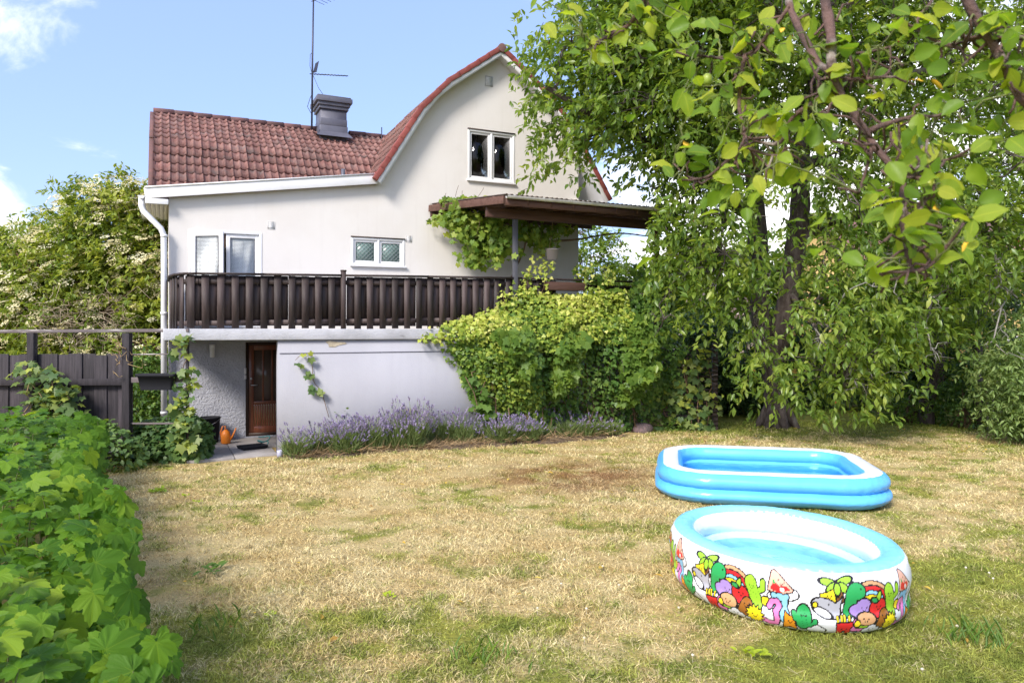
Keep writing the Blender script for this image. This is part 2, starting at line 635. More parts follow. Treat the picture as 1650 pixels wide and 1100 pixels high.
def lawn_material(name, blade):
    m = bpy.data.materials.new(name)
    m.use_nodes = True
    t = m.node_tree
    b = t.nodes['Principled BSDF']
    b.inputs['Roughness'].default_value = 0.8
    b.inputs['Specular IOR Level'].default_value = 0.15
    if blade:
        at = N(t, 'ShaderNodeAttribute', attribute_name='tint')
        c = grass_cols(t, at.outputs['Fac'])
        tr = N(t, 'ShaderNodeBsdfTranslucent')
        t.links.new(c, tr.inputs[0])
        ms = N(t, 'ShaderNodeMixShader')
        ms.inputs[0].default_value = 0.25
        t.links.new(b.outputs[0], ms.inputs[1])
        t.links.new(tr.outputs[0], ms.inputs[2])
        t.links.new(ms.outputs[0], t.nodes['Material Output'].inputs[0])
    else:
        c = grass_cols(t)
        tcn = N(t, 'ShaderNodeTexCoord')
        nz = N(t, 'ShaderNodeTexNoise')
        nz.inputs['Scale'].default_value = 28
        nz.inputs['Detail'].default_value = 8
        t.links.new(tcn.outputs['Object'], nz.inputs['Vector'])
        bn = N(t, 'ShaderNodeBump')
        bn.inputs['Strength'].default_value = 0.9
        bn.inputs['Distance'].default_value = 0.03
        t.links.new(nz.outputs[0], bn.inputs['Height'])
        t.links.new(bn.outputs[0], b.inputs['Normal'])
        mu = N(t, 'ShaderNodeMix', data_type='RGBA', blend_type='MULTIPLY')     # thatch and soil between the blades
        mu.inputs[0].default_value = 1
        t.links.new(c, mu.inputs[6])
        mu.inputs[7].default_value = (0.62, 0.56, 0.46, 1)
        c = mu.outputs[2]
    t.links.new(c, b.inputs['Base Color'])
    return m


M_LAWN = lawn_material('dry_lawn', False)
M_BLADE = lawn_material('grass_blades', True)


def ground_z(x, y):
    return 0.018 * np.sin(x * 0.9 + 0.7) * np.cos(y * 0.7) + 0.010 * np.sin(x * 2.3 + y * 1.9)


gx = np.concatenate([[-300, -120, -60, -30], np.linspace(-16, 18, 86), [30, 60, 120, 300]])
gy = np.concatenate([[-60, -20, -5], np.linspace(0, 26, 66), [40, 80, 160, 400]])
GX, GY = np.meshgrid(gx, gy)
fade = np.clip((18 - np.abs(GX)) / 4, 0, 1) * np.clip((26 - GY) / 4, 0, 1) * np.clip((GY + 2) / 3, 0, 1)
GV = np.stack([GX, GY, ground_z(GX, GY) * fade], -1).reshape(-1, 3)
nx = len(gx)
ii, jj = np.meshgrid(np.arange(nx - 1), np.arange(len(gy) - 1))
q0 = (jj * nx + ii).ravel()
struct(link('ground', mesh_from('ground', GV, [np.stack([q0, q0 + 1, q0 + nx + 1, q0 + nx], -1)], True), M_LAWN))

# ------------------------------------------------------------------ house
PHI = math.atan2(0.4300, 0.9028)
HC = np.array([-6.63, 14.15, 0.0])
E_S = np.array([math.cos(PHI), math.sin(PHI), 0])
E_U = np.array([-math.sin(PHI), math.cos(PHI), 0])


def HW(s, u, z):
    return HC + E_S * s + E_U * u + np.array([0, 0, z])


def fp(px, py, u):
    """house coordinates (s, z) of a photo pixel on the plane u"""
    k = (px - 825) / FPX
    ox, oy = HC[0] + E_U[0] * u, HC[1] + E_U[1] * u
    s = (k * oy - ox) / (E_S[0] - k * E_S[1])
    Y = oy + s * E_S[1]
    return s, CAMZ + (HOR - py) * Y / FPX


house = thing('house', 'cream rendered house with red tiled gambrel roof and grey chimney', 'house', HC, PHI)
CG = 6.95                                                # middle of the cross gable
GPROF = [(2.85, 5.36), (1.85, 6.98), (1.52, 7.40), (1.22, 7.66), (0.0, 8.56)]


def gz(s):
    d = abs(s - CG)
    for (a, za), (b, zb) in zip(GPROF, GPROF[1:]):
        if b <= d <= a:
            return zb + (za - zb) * (d - b) / (a - b)
    return 5.36


def low_z(s):
    return 4.70 + (s + 0.4) * 0.148


def top_z(s):
    return low_z(s) if s < CG - 2.83 else max(gz(s), low_z(min(s, 4.2)) if s < 4.4 else 0)


def wall_panel(mb, ss, zb, topf, holes, u, depth):
    cuts = sorted(set([round(x, 4) for x in ss] + [h[0] for h in holes] + [h[1] for h in holes]))
    for a, b in zip(cuts, cuts[1:]):
        hs = sorted([h for h in holes if h[0] <= a + 1e-6 and h[1] >= b - 1e-6], key=lambda h: h[2])
        lo = zb
        for h in hs:
            mb.add([(a, u, lo), (b, u, lo), (b, u, h[2]), (a, u, h[2])], [(0, 1, 2, 3)])
            lo = h[3]
        mb.add([(a, u, lo), (b, u, lo), (b, u, topf(b)), (a, u, topf(a))], [(0, 1, 2, 3)])
    for (a, b, c, d) in holes:
        v = u + depth
        mb.add([(a, u, c), (a, v, c), (a, v, d), (a, u, d)], [(0, 1, 2, 3)])
        mb.add([(b, u, c), (b, v, c), (b, v, d), (b, u, d)], [(3, 2, 1, 0)])
        mb.add([(a, u, c), (b, u, c), (b, v, c), (a, v, c)], [(0, 1, 2, 3)])
        mb.add([(a, u, d), (b, u, d), (b, v, d), (a, v, d)], [(3, 2, 1, 0)])


DOOR1 = (0.339, 1.713, 2.25, 4.18)
WIN2 = (3.533, 4.716, 3.60, 4.20)
WIN3 = (6.22, 7.408, 5.66, 6.83)
ss = [0, 1, 2, 3, 4.05, 4.1202, 5.1, 5.43, 5.73, 6.95, 8.17, 8.47, 8.8, 9.16]
mb = MB()
wall_panel(mb, ss, 2.0, top_z, [DOOR1, WIN2, WIN3], 0, 0.16)
mb.add([(0, 0, 2.0), (0, 7, 2.0), (0, 7, 4.76), (0, 0, 4.76)], [(0, 1, 2, 3)])
mb.add([(9.16, 0, 0), (9.16, 7, 0), (9.16, 7, 5.9), (9.16, 0, 5.9)], [(0, 1, 2, 3)])
mb.add([(0, 7, 0), (9.16, 7, 0), (9.16, 7, 5.5), (0, 7, 5.5)], [(0, 1, 2, 3)])
mb.obj('wall', M_RENDER, house)
mb = MB()
BDOOR = (1.40, 2.26, 0.06, 1.96)
wall_panel(mb, [0, 9.16], -0.1, lambda s: 2.0, [BDOOR], 0.004, 0.12)
mb.add([(0.004, 0, -0.1), (0.004, 7, -0.1), (0.004, 7, 2.0), (0.004, 0, 2.0)], [(0, 1, 2, 3)])
mb.obj('basement_wall', M_ROUGHCAST, house)
# dark rooms behind the openings
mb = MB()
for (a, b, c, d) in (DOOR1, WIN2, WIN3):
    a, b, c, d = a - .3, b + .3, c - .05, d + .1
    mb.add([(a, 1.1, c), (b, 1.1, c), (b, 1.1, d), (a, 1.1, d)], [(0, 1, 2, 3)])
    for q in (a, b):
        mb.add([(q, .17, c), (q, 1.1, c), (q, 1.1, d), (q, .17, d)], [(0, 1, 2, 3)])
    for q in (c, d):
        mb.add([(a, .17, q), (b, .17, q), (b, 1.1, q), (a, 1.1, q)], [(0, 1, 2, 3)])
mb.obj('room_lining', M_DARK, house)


def ring(mb, s0, s1, z0, z1, w, u0, u1, wb=None):
    wb = wb or w
    mb.box((s0, u0, z0), (s0 + w, u1, z1))
    mb.box((s1 - w, u0, z0), (s1, u1, z1))
    mb.box((s0 + w, u0, z1 - w), (s1 - w, u1, z1))
    mb.box((s0 + w, u0, z0), (s1 - w, u1, z0 + wb))


def casement(parent, s0, s1, z0, z1, glass, u=0.02, w=0.055, wb=None):
    mb = MB()
    ring(mb, s0, s1, z0, z1, w, u, u + 0.05, wb)
    sash = mb.obj('sash', M_WHITE, parent, bevel=0.006)
    p = MB()
    p.box((s0 + w - .005, u + 0.022, z0 + (wb or w) - .005), (s1 - w + .005, u + 0.028, z1 - w + .005))
    p.obj('pane', glass, sash)
    return sash


def window(s0, s1, z0, z1, glass, name='window'):
    mb = MB()
    ring(mb, s0 + .002, s1 - .002, z0 + .002, z1 - .002, 0.045, -0.012, 0.12)
    mid = (s0 + s1) / 2
    mb.box((mid - .022, -0.008, z0 + .045), (mid + .022, 0.115, z1 - .045))
    w = mb.obj(name, M_WHITE, house, bevel=0.005)
    casement(w, s0 + .048, mid - .024, z0 + .047, z1 - .047, glass)
    casement(w, mid + .024, s1 - .048, z0 + .047, z1 - .047, glass)
    sl = MB()
    sl.box((s0 - .03, -0.06, z0 - .03), (s1 + .03, 0.01, z0 + .004))
    sl.obj('sill', M_WHITE, w, bevel=0.004)
    hd = MB()
    hd.box((s0 - .01, -0.03, z1 - .003), (s1 + .01, 0.01, z1 + .018))
    hd.obj('drip_strip', M_DOORFRAME, w)
    return w


# leaded green glass of the small window
M_LEADED = pm('green_frosted_glass', (0.11, 0.19, 0.17), (0.16, 0.25, 0.225), scale=30, rough=0.3, spec=0.6)
wsm = window(*WIN2, M_LEADED)
lead = MB()
for (a, b) in ((3.533 + .1, 4.1245 - .08), (4.1245 + .08, 4.716 - .1)):
    z0, z1 = 3.70, 4.10
    for k in np.arange(-6, 12):
        for sg in (1, -1):
            x0 = a + k * 0.085
            p, q = (x0, z0), (x0 + (z1 - z0), z1)
            if sg < 0:
                p, q = (x0, z1), (x0 + (z1 - z0), z0)
            t0 = max(0, (a - p[0]) / (q[0] - p[0]))
            t1 = min(1, (b - p[0]) / (q[0] - p[0]))
            if t1 - t0 > 0.08:
                P = [(p[0] + (q[0] - p[0]) * t, 0.038, p[1] + (q[1] - p[1]) * t) for t in (t0, t1)]
                lead.beam(P[0], P[1], 0.010, 0.006, up=(0, 1, 0))
lead.obj('lead_lattice', pm('lead_came', (0.27, 0.31, 0.31), rough=0.5), wsm)
wup = window(*WIN3, M_GLASS2)
cu = MB()
cu.lathe([(0, 0), (.055, 0), (.07, .13), (.062, .13), (.05, .02), (0, .02)], (7.0, .28, 5.72), 14)
cu.obj('window_pot', M_WHITE, wup, smooth=True)
cu = MB()
cu.box((6.2, .20, 5.66), (7.45, .42, 5.72))
cu.obj('inner_sill', M_WHITE, wup)
for (x0, x1) in ((6.27, 6.40), (7.24, 7.36)):
    cu = MB()
    xs = np.linspace(x0, x1, 14)
    us = .20 + .015 * np.sin(np.arange(14) * 1.7)
    cu.add([(x, u, 5.74) for x, u in zip(xs, us)] + [(x, u, 6.80) for x, u in zip(xs, us)], [(i, i + 1, i + 15, i + 14) for i in range(13)])
    cu.obj('curtain', M_CURTAIN, wup, smooth=True)

# terrace door: frame, closed leaf, leaf swung out, blinds
dmb = MB()
a, b, c, d = DOOR1
ring(dmb, a + .002, b - .002, c + .002, d - .002, 0.05, -0.012, 0.12)
tdoor = dmb.obj('terrace_door', M_WHITE, house, bevel=0.005)


def blind(mb, x0, x1, z0, z1, u):
    for z in np.arange(z0, z1, 0.026):
        mb.add([(x0, u - .008, z), (x1, u - .008, z), (x1, u + .006, z + .025), (x0, u + .006, z + .025)], [(0, 1, 2, 3)])
    for x in (x0 + .08, (x0 + x1) / 2, x1 - .08):
        mb.box((x - .002, u - .01, z0), (x + .002, u - .008, z1))


mid = (a + b) / 2
leaf = casement(tdoor, mid + .01, b - .055, c + .055, d - .055, M_GLASS, w=0.075, wb=0.35)
bl = MB()
blind(bl, mid + .075, b - .12, c + .40, d - .125, 0.062)
bl.obj('blind', M_BLIND, leaf)
AL = math.radians(30)
opn = MB()
ring(opn, 0, 0.645, c + .055, d - .055, 0.085, 0, 0.05, 0.35)
oleaf = opn.obj('open_leaf', M_WHITE, tdoor, bevel=0.005)
oleaf.matrix_local = Matrix.Translation((a + .052, -0.02, 0)) @ Matrix.Rotation(-AL, 4, 'Z')
p = MB()
p.box((.08, .022, c + .40), (.565, .028, d - .135))
p.obj('pane', M_GLASS, oleaf)
bl = MB()
blind(bl, .08, .565, c + .95, d - .13, 0.042)
bl.box((.08, .04, c + .40), (.565, .05, c + .95))
bl.obj('blind', M_BLIND, oleaf)
cu = MB()
xs = np.linspace(mid - .42, mid - .02, 40)
us = .2 + .03 * np.sin(np.arange(40) * 1.25)
cu.add([(x, u, c + .05) for x, u in zip(xs, us)] + [(x * .96 + .04, u, d - .3) for x, u in zip(xs, us)],
       [(i, i + 1, i + 41, i + 40) for i in range(39)])
cu.obj('curtain', M_CURTAIN, tdoor, smooth=True)
cu = MB()
cu.box((mid - .3, .16, d - .32), (mid + .02, .2, d - .06))
cu.obj('wooden_pelmet', pm('orange_pine', (0.42, 0.17, 0.06), rough=0.6), tdoor)

# vents
M_VENTSHADE = pm('vent_shadow_grey', (0.52, 0.51, 0.50), rough=0.9)


def vent(s, z, w, h, n):
    mb = MB()
    ring(mb, s - w / 2, s + w / 2, z - h / 2, z + h / 2, 0.015, -0.009, 0.0)
    v = mb.obj('wall_vent', M_VENTSHADE, house)
    bk = MB()
    bk.box((s - w / 2 + .01, -0.006, z - h / 2 + .01), (s + w / 2 - .01, -0.003, z + h / 2 - .01))
    bk.obj('vent_backing', M_VENTSHADE, v)
    lv = MB()
    for k in range(n):
        zz = z - h / 2 + .025 + (h - .05) * (k + .5) / n
        lv.beam((s - w / 2 + .015, -0.006, zz), (s + w / 2 - .015, -0.006, zz), 0.006, (h - .05) / n * .55)
    lv.obj('louvre', M_WHITE, v)


vent(6.75, 7.99, .20, .24, 6)
vent(1.893, 4.34, .14, .15, 4)
vent(4.815, 4.22, .13, .14, 4)
st = MB()                                                   # grey stain strip under the gable vent is paint, a thin wash
# low-pitched verge: white board, gutter, soffit
vb = MB()
p0, p1 = (-0.42, -0.15, low_z(-0.42) + .09), (4.10, -0.15, low_z(4.10) + .09)
vb.beam(p0, p1, 0.03, 0.20)
vb.obj('verge_board', M_WHITE, house, bevel=0.005)
cp = MB()
cp.beam((p0[0], -0.13, p0[2] + .115), (p1[0], -0.13, p1[2] + .115), 0.11, 0.025)
cp.obj('verge_flashing', M_WHITE, house)
sf = MB()
sf.add([(-.40, -.135, low_z(-.4)), (4.06, -.135, low_z(4.06)), (4.06, 0, low_z(4.06)), (-.40, 0, low_z(-.4))], [(3, 2, 1, 0)])
sf.add([(-.42, -.11, low_z(-.4) + .19), (4.12, -.11, low_z(4.12) + .19), (4.12, 2.2, low_z(4.12) + .19), (-.42, 2.2, low_z(-.4) + .19)], [(0, 1, 2, 3)])
sf.obj('low_roof', pm('low_roof_sheet', (0.14, 0.07, 0.07), rough=0.7), house)
for k in range(5):
    x0 = -0.40 + k * 0.08
    bb = MB()
    bb.box((x0 + .003, -0.13, 4.665), (x0 + .077, 7, 4.685))
    bb.obj('soffit_board', pm('soffit_paint', (0.60, 0.57, 0.51), rough=0.8) if k == 0 else MATS['soffit_paint'], house)
bb = MB()
bb.box((-.41, -0.17, 4.60), (-.01, -0.13, 4.70))
bb.obj('eave_return', M_WHITE, house, bevel=0.004)
gt = MB()
t = np.linspace(0, PI, 9)
prof = [(-0.47 + .06 * math.cos(x), 4.74 - .06 * math.sin(x)) for x in t]
V = [(x, u, z) for u in (-.17, 7) for x, z in prof]
gt.add(V, [(i, i + 1, i + 10, i + 9) for i in range(8)])
V = [(x + (-.47 - x) * .1, u, z + .006) for u in (-.17, 7) for x, z in prof]
gt.add(V, [(i + 9, i + 10, i + 1, i) for i in range(8)])
gt.add([(x, -.17, z) for x, z in prof], T=[(0, i, i + 1) for i in range(1, 8)])
gut = gt.obj('gutter', M_WHITE, house, smooth=True)
dp = MB()
dp.tube([(-.47, -.08, 4.70), (-.47, -.08, 4.56), (-.44, -.09, 4.46), (-.14, -.14, 4.14), (-.09, -.12, 4.02), (-.085, -.12, 3.6), (-.085, -.12, .42)], .055, 12)
dpo = dp.obj('downpipe', M_WHITE, house, smooth=True)
dc = MB()
for z in (3.98, 2.5, .6):
    dc.lathe([(.058, 0), (.064, 0), (.064, .05), (.058, .05)], (-.085, -.12, z), 14)
dc.obj('pipe_collar', M_WHITE, dpo)

# ------------------------------------------------------------------ roofs


def tile_mesh(w, l):
    xs = np.linspace(0, w, 13)
    ph = xs / w * 2
    z = 0.020 * np.cos(2 * PI * ph) * (1) + 0.012 * np.cos(4 * PI * ph + .8)
    V = []
    for y, dz in ((0, .036), (l, .004)):
        for x, q in zip(xs, z):
            V.append((x, y, q + dz))
    for x, q in zip(xs, z):
        V.append((x, 0.004, q + .036 - .030))
    n = 13
    return mesh_from('roof_tile', V, [[(i, i + 1, n + i + 1, n + i) for i in range(12)] + [(2 * n + i, 2 * n + i + 1, i + 1, i) for i in range(12)]], False)


TW, TL = 0.30, 0.285
TILE = tile_mesh(TW + .004, TL + .05)
TILE.materials.append(M_TILE)
U0, Z0 = 0.20, 4.93
U1, Z1 = 1.37, 6.23
UR, ZR = 2.70, 7.11
mr_ = MB()
prof = [(U0 - .1, Z0 - .11), (U1, Z1), (UR, ZR), (2 * UR - U1, Z1), (2 * UR - U0 + .1, Z0 - .11)]
for s in (-.27, 6.4):
    mr_.add([(s, u, z - .02) for u, z in prof])
mr_.Q.append(np.array([(i, i + 5, i + 6, i + 1) for i in range(4)]))
mr_.T.append(np.array([(0, 1, 2), (0, 2, 4), (2, 3, 4), (5, 7, 6), (5, 9, 7), (7, 9, 8)]))
M_UNDER = pm('roof_underlay', (0.085, 0.05, 0.045), rough=0.9)
roof1 = mr_.obj('main_roof', M_UNDER, house)
for (ua, za, ub, zb) in ((U0, Z0, U1, Z1), (U1, Z1, UR, ZR)):
    L = math.hypot(ub - ua, zb - za)
    c, s_ = (ub - ua) / L, (zb - za) / L
    n = int(round(L / TL))
    e = L / n
    for r in range(n):
        for k in range(18):
            s0 = -.28 + k * TW
            if ua > 1 and s0 > 4.9:
                continue
            o = link('roof_tile', TILE, None, roof1)
            j = random.uniform(-.011, .011)
            place(o, (1, 0, 0), (0, c, s_), (0, -s_, c), (s0 + j, ua + c * e * r - s_ * j, za + s_ * e * r + c * abs(j)))
RT = MB()
for k, sc in enumerate((1.0, .93)):
    pass
t = np.linspace(-.25, PI + .25, 9)
V = [(x, .085 * sc * math.cos(q), .085 * sc * math.sin(q)) for x, sc in ((0, 1.12), (.42, .98)) for q in t] + [(0, .075 * math.cos(q), .075 * math.sin(q) - .005) for q in t]
RT.add(V, [(i, i + 9, i + 10, i + 1) for i in range(8)] + [(i + 18, i, i + 1, i + 19) for i in range(8)])
RIDGE = RT.mesh('ridge_tile', True)
RIDGE.materials.append(M_RIDGE)
for k in range(15):
    if 3.1 < -.28 + k * .4 < 3.9:
        continue
    o = link('ridge_tile', RIDGE, None, roof1)
    place(o, (-1, 0, 0), (0, -1, 0), (0, 0, 1), (-.28 + (k + 1) * .4, UR, ZR + .005))
vf = MB()                                                  # dark verge of the main roof's end
for (ua, za), (ub, zb) in (((U0, Z0), (U1, Z1)), ((U1, Z1), (UR, ZR))):
    vf.beam((-.30, ua - .05, za - .03), (-.30, ub, zb - .02), .03, .13, up=(1, 0, 0))
vf.obj('verge_strip', M_RIDGE, roof1)

# cross gable
full = [(CG - d, z) for d, z in GPROF] + [(CG + d, z) for d, z in GPROF[::-1][1:]]
n = len(full)
up = []
for i, (s, z) in enumerate(full):                          # upper surface, 0.12 m above the soffit along the normal
    a_, b_ = full[max(i - 1, 0)], full[min(i + 1, n - 1)]
    dx, dz = b_[0] - a_[0], b_[1] - a_[1]
    L = math.hypot(dx, dz)
    up.append((s - dz / L * .12, z + dx / L * .12))
cgm = MB()
cgm.add([(s, u, z) for u in (-.25, 3.6) for s, z in up], [(i, i + 1, i + n + 1, i + n) for i in range(n - 1)])
roof2 = cgm.obj('cross_gable_roof', M_UNDER, house)
sm = MB()
sm.add([(s, u, z) for u in (-.25, 3.6) for s, z in full], [(i + n, i + n + 1, i + 1, i) for i in range(n - 1)])
sm.obj('gable_soffit', M_WHITE, roof2)
for side in (0, 1):
    bm_ = MB()
    idx = range(0, n // 2) if side == 0 else range(n // 2, n - 1)
    for i in idx:
        q = [full[i], full[i + 1], up[i + 1], up[i]]
        q = [(s + (CG - s) * .006, z - .03) for s, z in q[:2]] + [(s, z - .005) for s, z in q[2:]]
        bm_.add([(s, -.272, z) for s, z in q] + [(s, -.245, z) for s, z in q], [(0, 1, 2, 3), (7, 6, 5, 4), (0, 4, 5, 1), (2, 6, 7, 3)])
    bm_.obj('barge_board', M_WHITE, roof2)
ln = MB()
ln.box((CG + 2.0, -.28, 5.30), (CG + 2.86, -.01, 5.36))
ln.obj('eave_return', M_WHITE, house, bevel=.004)
for side in (-1, 1):
    slopes = [((2.85, 5.36), (1.85, 6.98)), ((1.85, 6.98), (1.22, 7.66)), ((1.22, 7.66), (0, 8.56))]
    for q, ((da, za), (db, zb)) in enumerate(slopes):
        L = math.hypot(da - db, za - zb)
        c, s_ = (da - db) / L, (zb - za) / L
        rows = int(round(L / TL))
        e = L / rows
        Y = (-side * c, 0, s_)
        Z = (side * s_, 0, c)
        for r in range(rows):
            b0 = np.array([CG + side * da, 0, za]) + np.array(Y) * e * r + np.array(Z) * .125
            # verge tiles along the front edge
            V = MB()
            for k in (0,):
                V.box((0, -.01, -.055), (.13, e * 1.10, .055))
            vt = link('verge_tile', V.mesh('verge_tile'), M_VERGE, roof2, bevel=.008)
            tl = .045
            Yt = unit(np.array(Y) - np.array(Z) * tl)
            Zt = unit(np.array(Z) + np.array(Y) * tl)
            X = np.cross(Yt, Zt)
            o0 = b0 + np.array([0, -.305 if X[1] > 0 else -.175, 0]) + np.array(Z) * .012
            place(vt, X, Yt, Zt, o0)
            if side < 0 and q < 2:
                for k in range(10):
                    u = -.16 + k * TW
                    if (za + (zb - za) * r / rows) > 7.2 and u > 2.2:
                        continue
                    o = link('roof_tile', TILE, None, roof2)
                    place(o, (0, -1, 0), Y, Z, b0 + np.array([0, u + TW, 0]))
for k in range(8):
    o = link('ridge_tile', RIDGE, None, roof2)
    place(o, (0, 1, 0), (-1, 0, 0), (0, 0, 1), (CG, -.32 + k * .4, 8.70))
rc_ = MB()
t = np.linspace(0, 2 * PI, 17)[:-1]
rc_.add([(CG + .10 * math.cos(q), -.325, 8.70 + .10 * math.sin(q)) for q in t] + [(CG, -.35, 8.70)], T=[(i, (i + 1) % 16, 16) for i in range(16)])
rc_.add([(CG + .10 * math.cos(q), y, 8.70 + .10 * math.sin(q)) for y in (-.325, -.28) for q in t], [(i, i + 16, (i + 1) % 16 + 16, (i + 1) % 16) for i in range(16)])
rc_.obj('ridge_end', M_RIDGE, roof2)
rod = MB()
s_, z_ = fp(615, 232, 2.6)
rod.tube([(s_, 2.6, z_ - .3), (s_, 2.6, z_ + .42)], .013, 6)
rod.obj('roof_rod', M_DKMETAL, roof1)
fl = MB()                                                  # red valley flashing where the gable meets the low roof
fl.beam((4.06, -.2, 5.58), (4.06, 1.0, 5.60), .12, .02)
fl.obj('valley_flashing', pm('red_flashing', (0.30, 0.06, 0.055), rough=0.5), roof2)
vp = MB()
s_, z_ = fp(553, 292, .25)
vp.tube([(s_, .25, z_ - .2), (s_, .25, z_ + .26)], .045, 12)
vp.obj('vent_pipe', M_SHEET, house, smooth=True)

# chimney: sheet-metal courses
ch = thing_ = MB()
SCH, UCH = 3.62, 2.50
ch.box((SCH - .31, UCH - .31, 6.2), (SCH + .31, UCH + .31, 7.52))
chim = ch.obj('chimney', M_SHEET, house)
for (w, z0, z1, nm) in ((.335, 6.3, 7.13, 'chimney_plinth'), (.322, 7.135, 7.30, 'chimney_course'), (.35, 7.52, 7.60, 'chimney_cornice'), (.385, 7.60, 7.68, 'chimney_cornice'), (.43, 7.68, 7.79, 'chimney_cornice'), (.40, 7.79, 7.83, 'chimney_cap')):
    q = MB()
    q.box((SCH - w, UCH - w, z0), (SCH + w, UCH + w, z1))
    q.obj(nm, M_SHEET, chim, bevel=.008)
q = MB()
q.add([(SCH + a * .335, UCH - .337, 6.98) for a in (-1, 1)] + [(SCH + a * .42, UCH - .52, 6.83) for a in (-1, 1)], [(0, 1, 3, 2)])
q.add([(SCH - .337, UCH + a * .335, 7.0) for a in (-1, 1)] + [(SCH - .42, UCH - .52, 6.83), (SCH - .42, UCH + .3, 7.12)], [(0, 2, 3, 1)])
q.obj('chimney_flashing', M_SHEET, chim)

# antenna mast with two aerials
ant = thing('antenna_mast', 'tall thin aerial mast with two aerials beside the chimney', 'antenna', HW(3.16, 2.55, 7.0), PHI)
q = MB()
q.tube([(0, 0, -.3), (.02, 0, 1.8), (.05, 0, 3.6)], [.024, .022, .018], 8)
q.obj('mast', M_DKMETAL, ant)


def yagi(base, d, L, n, el, vertical=False):
    q = MB()
    base = np.array(base, float)
    d = unit(d)
    q.tube([base - d * .08, base + d * L], .011, 6)
    side = unit(np.cross(d, (0, 0, 1)))
    for k in range(n):
        p_ = base + d * (L * (k + .2) / n)
        w = el * (1 - .25 * k / n)
        q.tube([p_ - side * w, p_ + side * w], .006, 4)
    return q


yagi((.05, 0, 3.22), (.30, -.55, -.02), .85, 6, .30).obj('aerial', M_DKMETAL, ant)
ya = yagi((.03, 0, 1.43), (.80, -.60, -.12), .92, 11, .07)
ya.add([(.03, 0, 1.45), (.10, .06, 1.72), (.16, -.1, 1.74), (.10, -.12, 1.45)], [(0, 1, 2, 3)])
ya.obj('small_aerial', M_DKMETAL, ant)
q = MB()
q.tube([(.035, 0, 1.4), (.16, -.03, 1.1), (.36, -.05, .82)], .006, 4)
q.tube([(.0, 0, .45), (-.1, 0, .62), (-.04, 0, .82), (.03, 0, 1.0)], .007, 4)
q.tube([(.03, 0, 1.35), (-.04, 0, 1.62), (-.03, 0, 1.9), (.02, 0, 1.95)], .006, 4)
q.obj('aerial_cable', M_DKMETAL, ant)

# basement: slab, garage wall, door
UF = -2.28
q = MB()
q.box((-.10, UF, 2.03), (9.6, -.002, 2.225))
q.obj('terrace_slab', M_SLAB, house, bevel=.012)
q = MB()
q.box((1.72, UF + .05, -.15), (9.5, UF + .25, 2.03))
q.box((2.30, UF + .25, -.15), (2.45, -.0, 2.03))
gw = q.obj('garage_wall', M_GARAGE, house)
q = MB()
q.box((1.75, UF + .041, 1.788), (7.5, UF + .0495, 1.80))
q.obj('groove_strip', M_SHEET, gw)  # thin dark strip standing in for the shadow line of the wall's groove
pt = MB()
t = np.linspace(0, 2 * PI, 13)[:-1]
sa, za = fp(540, 551, UF + .033)
rr = 1 + .35 * np.sin(t * 3 + 1)
pt.add([(sa + .17 * math.cos(x) * r_, UF + .044, za - .03 + .05 * math.sin(x) * r_) for x, r_ in zip(t, rr)] + [(sa, UF + .044, za - .03)], T=[(i, (i + 1) % 12, 12) for i in range(12)])
pt.obj('bare_patch', pm('bare_plaster', (0.52, 0.45, 0.33), (0.36, 0.30, 0.22), scale=14, rough=.95), gw)

a, b, c, d = BDOOR
q = MB()
ring(q, a + .002, b - .002, c + .002, d - .002, .06, .02, .115)
bd = q.obj('basement_door', M_DOORFRAME, house)
q = MB()
x0, x1, z0, z1 = a + .062, b - .062, c + .03, d - .062
ring(q, x0, x1, z0, z1, .10, .055, .10, .16)
q.box((x0 + .10, .055, z0 + .60), (x1 - .10, .10, z0 + .67))
w = (x1 - x0 - .2)
for k in (1, 2):
    xx = x0 + .10 + w * k / 3
    q.box((xx - .018, .052, z0 + .67), (xx + .018, .10, z1 - .10))
dl = q.obj('door_leaf', M_DOORWOOD, bd, bevel=.004)
q = MB()
q.box((x0 + .09, .075, z0 + .66), (x1 - .09, .08, z1 - .09))
q.obj('pane', pm('bronze_glass', (0.10, 0.07, 0.055), rough=.25, spec=.5), bd)
q = MB()
for k in range(11):
    xx = x0 + .11 + (w - .02) * (k + .5) / 11
    q.box((xx - .019, .062 + .004 * (k % 2), z0 + .16), (xx + .016, .09, z0 + .60))
q.obj('slatted_panel', M_DOORWOOD, bd, bevel=.003)
q = MB()
q.tube([(x0 + .05, .055, z0 + 1.0), (x0 + .05, .01, z0 + 1.0), (x0 + .17, .008, z0 + 1.0)], .011, 8)
q.lathe([(.0, 0), (.022, 0), (.022, .008), (0, .008)], (0, 0, 0), 10)
q.V[-1] = np.array([(x0 + .05 + v[0], .052 - v[2], z0 + 1.13 + v[1]) for v in q.V[-1]])
q.obj('handle', M_STEEL, bd)
q = MB()
q.box((a - .03, -.02, 1.32), (a + .01, .0, 1.44))
q.box((a - .03, -.02, 1.22), (a + .01, .0, 1.30))
q.obj('doorbell', M_WHITE, bd)
sl_, zl_ = fp(342, 565, -.06)
q = MB()
q.lathe([(.0, -.13), (.045, -.13), (.048, .05), (.052, .05), (.052, .13), (0, .13)], (sl_, -.06, zl_), 14)
wl = q.obj('wall_lamp', M_WHITE, house, smooth=True)
q = MB()
q.box((sl_ - .03, -.02, zl_ - .02), (sl_ + .03, .003, zl_ + .10))
q.obj('lamp_bracket', M_DKMETAL, wl)
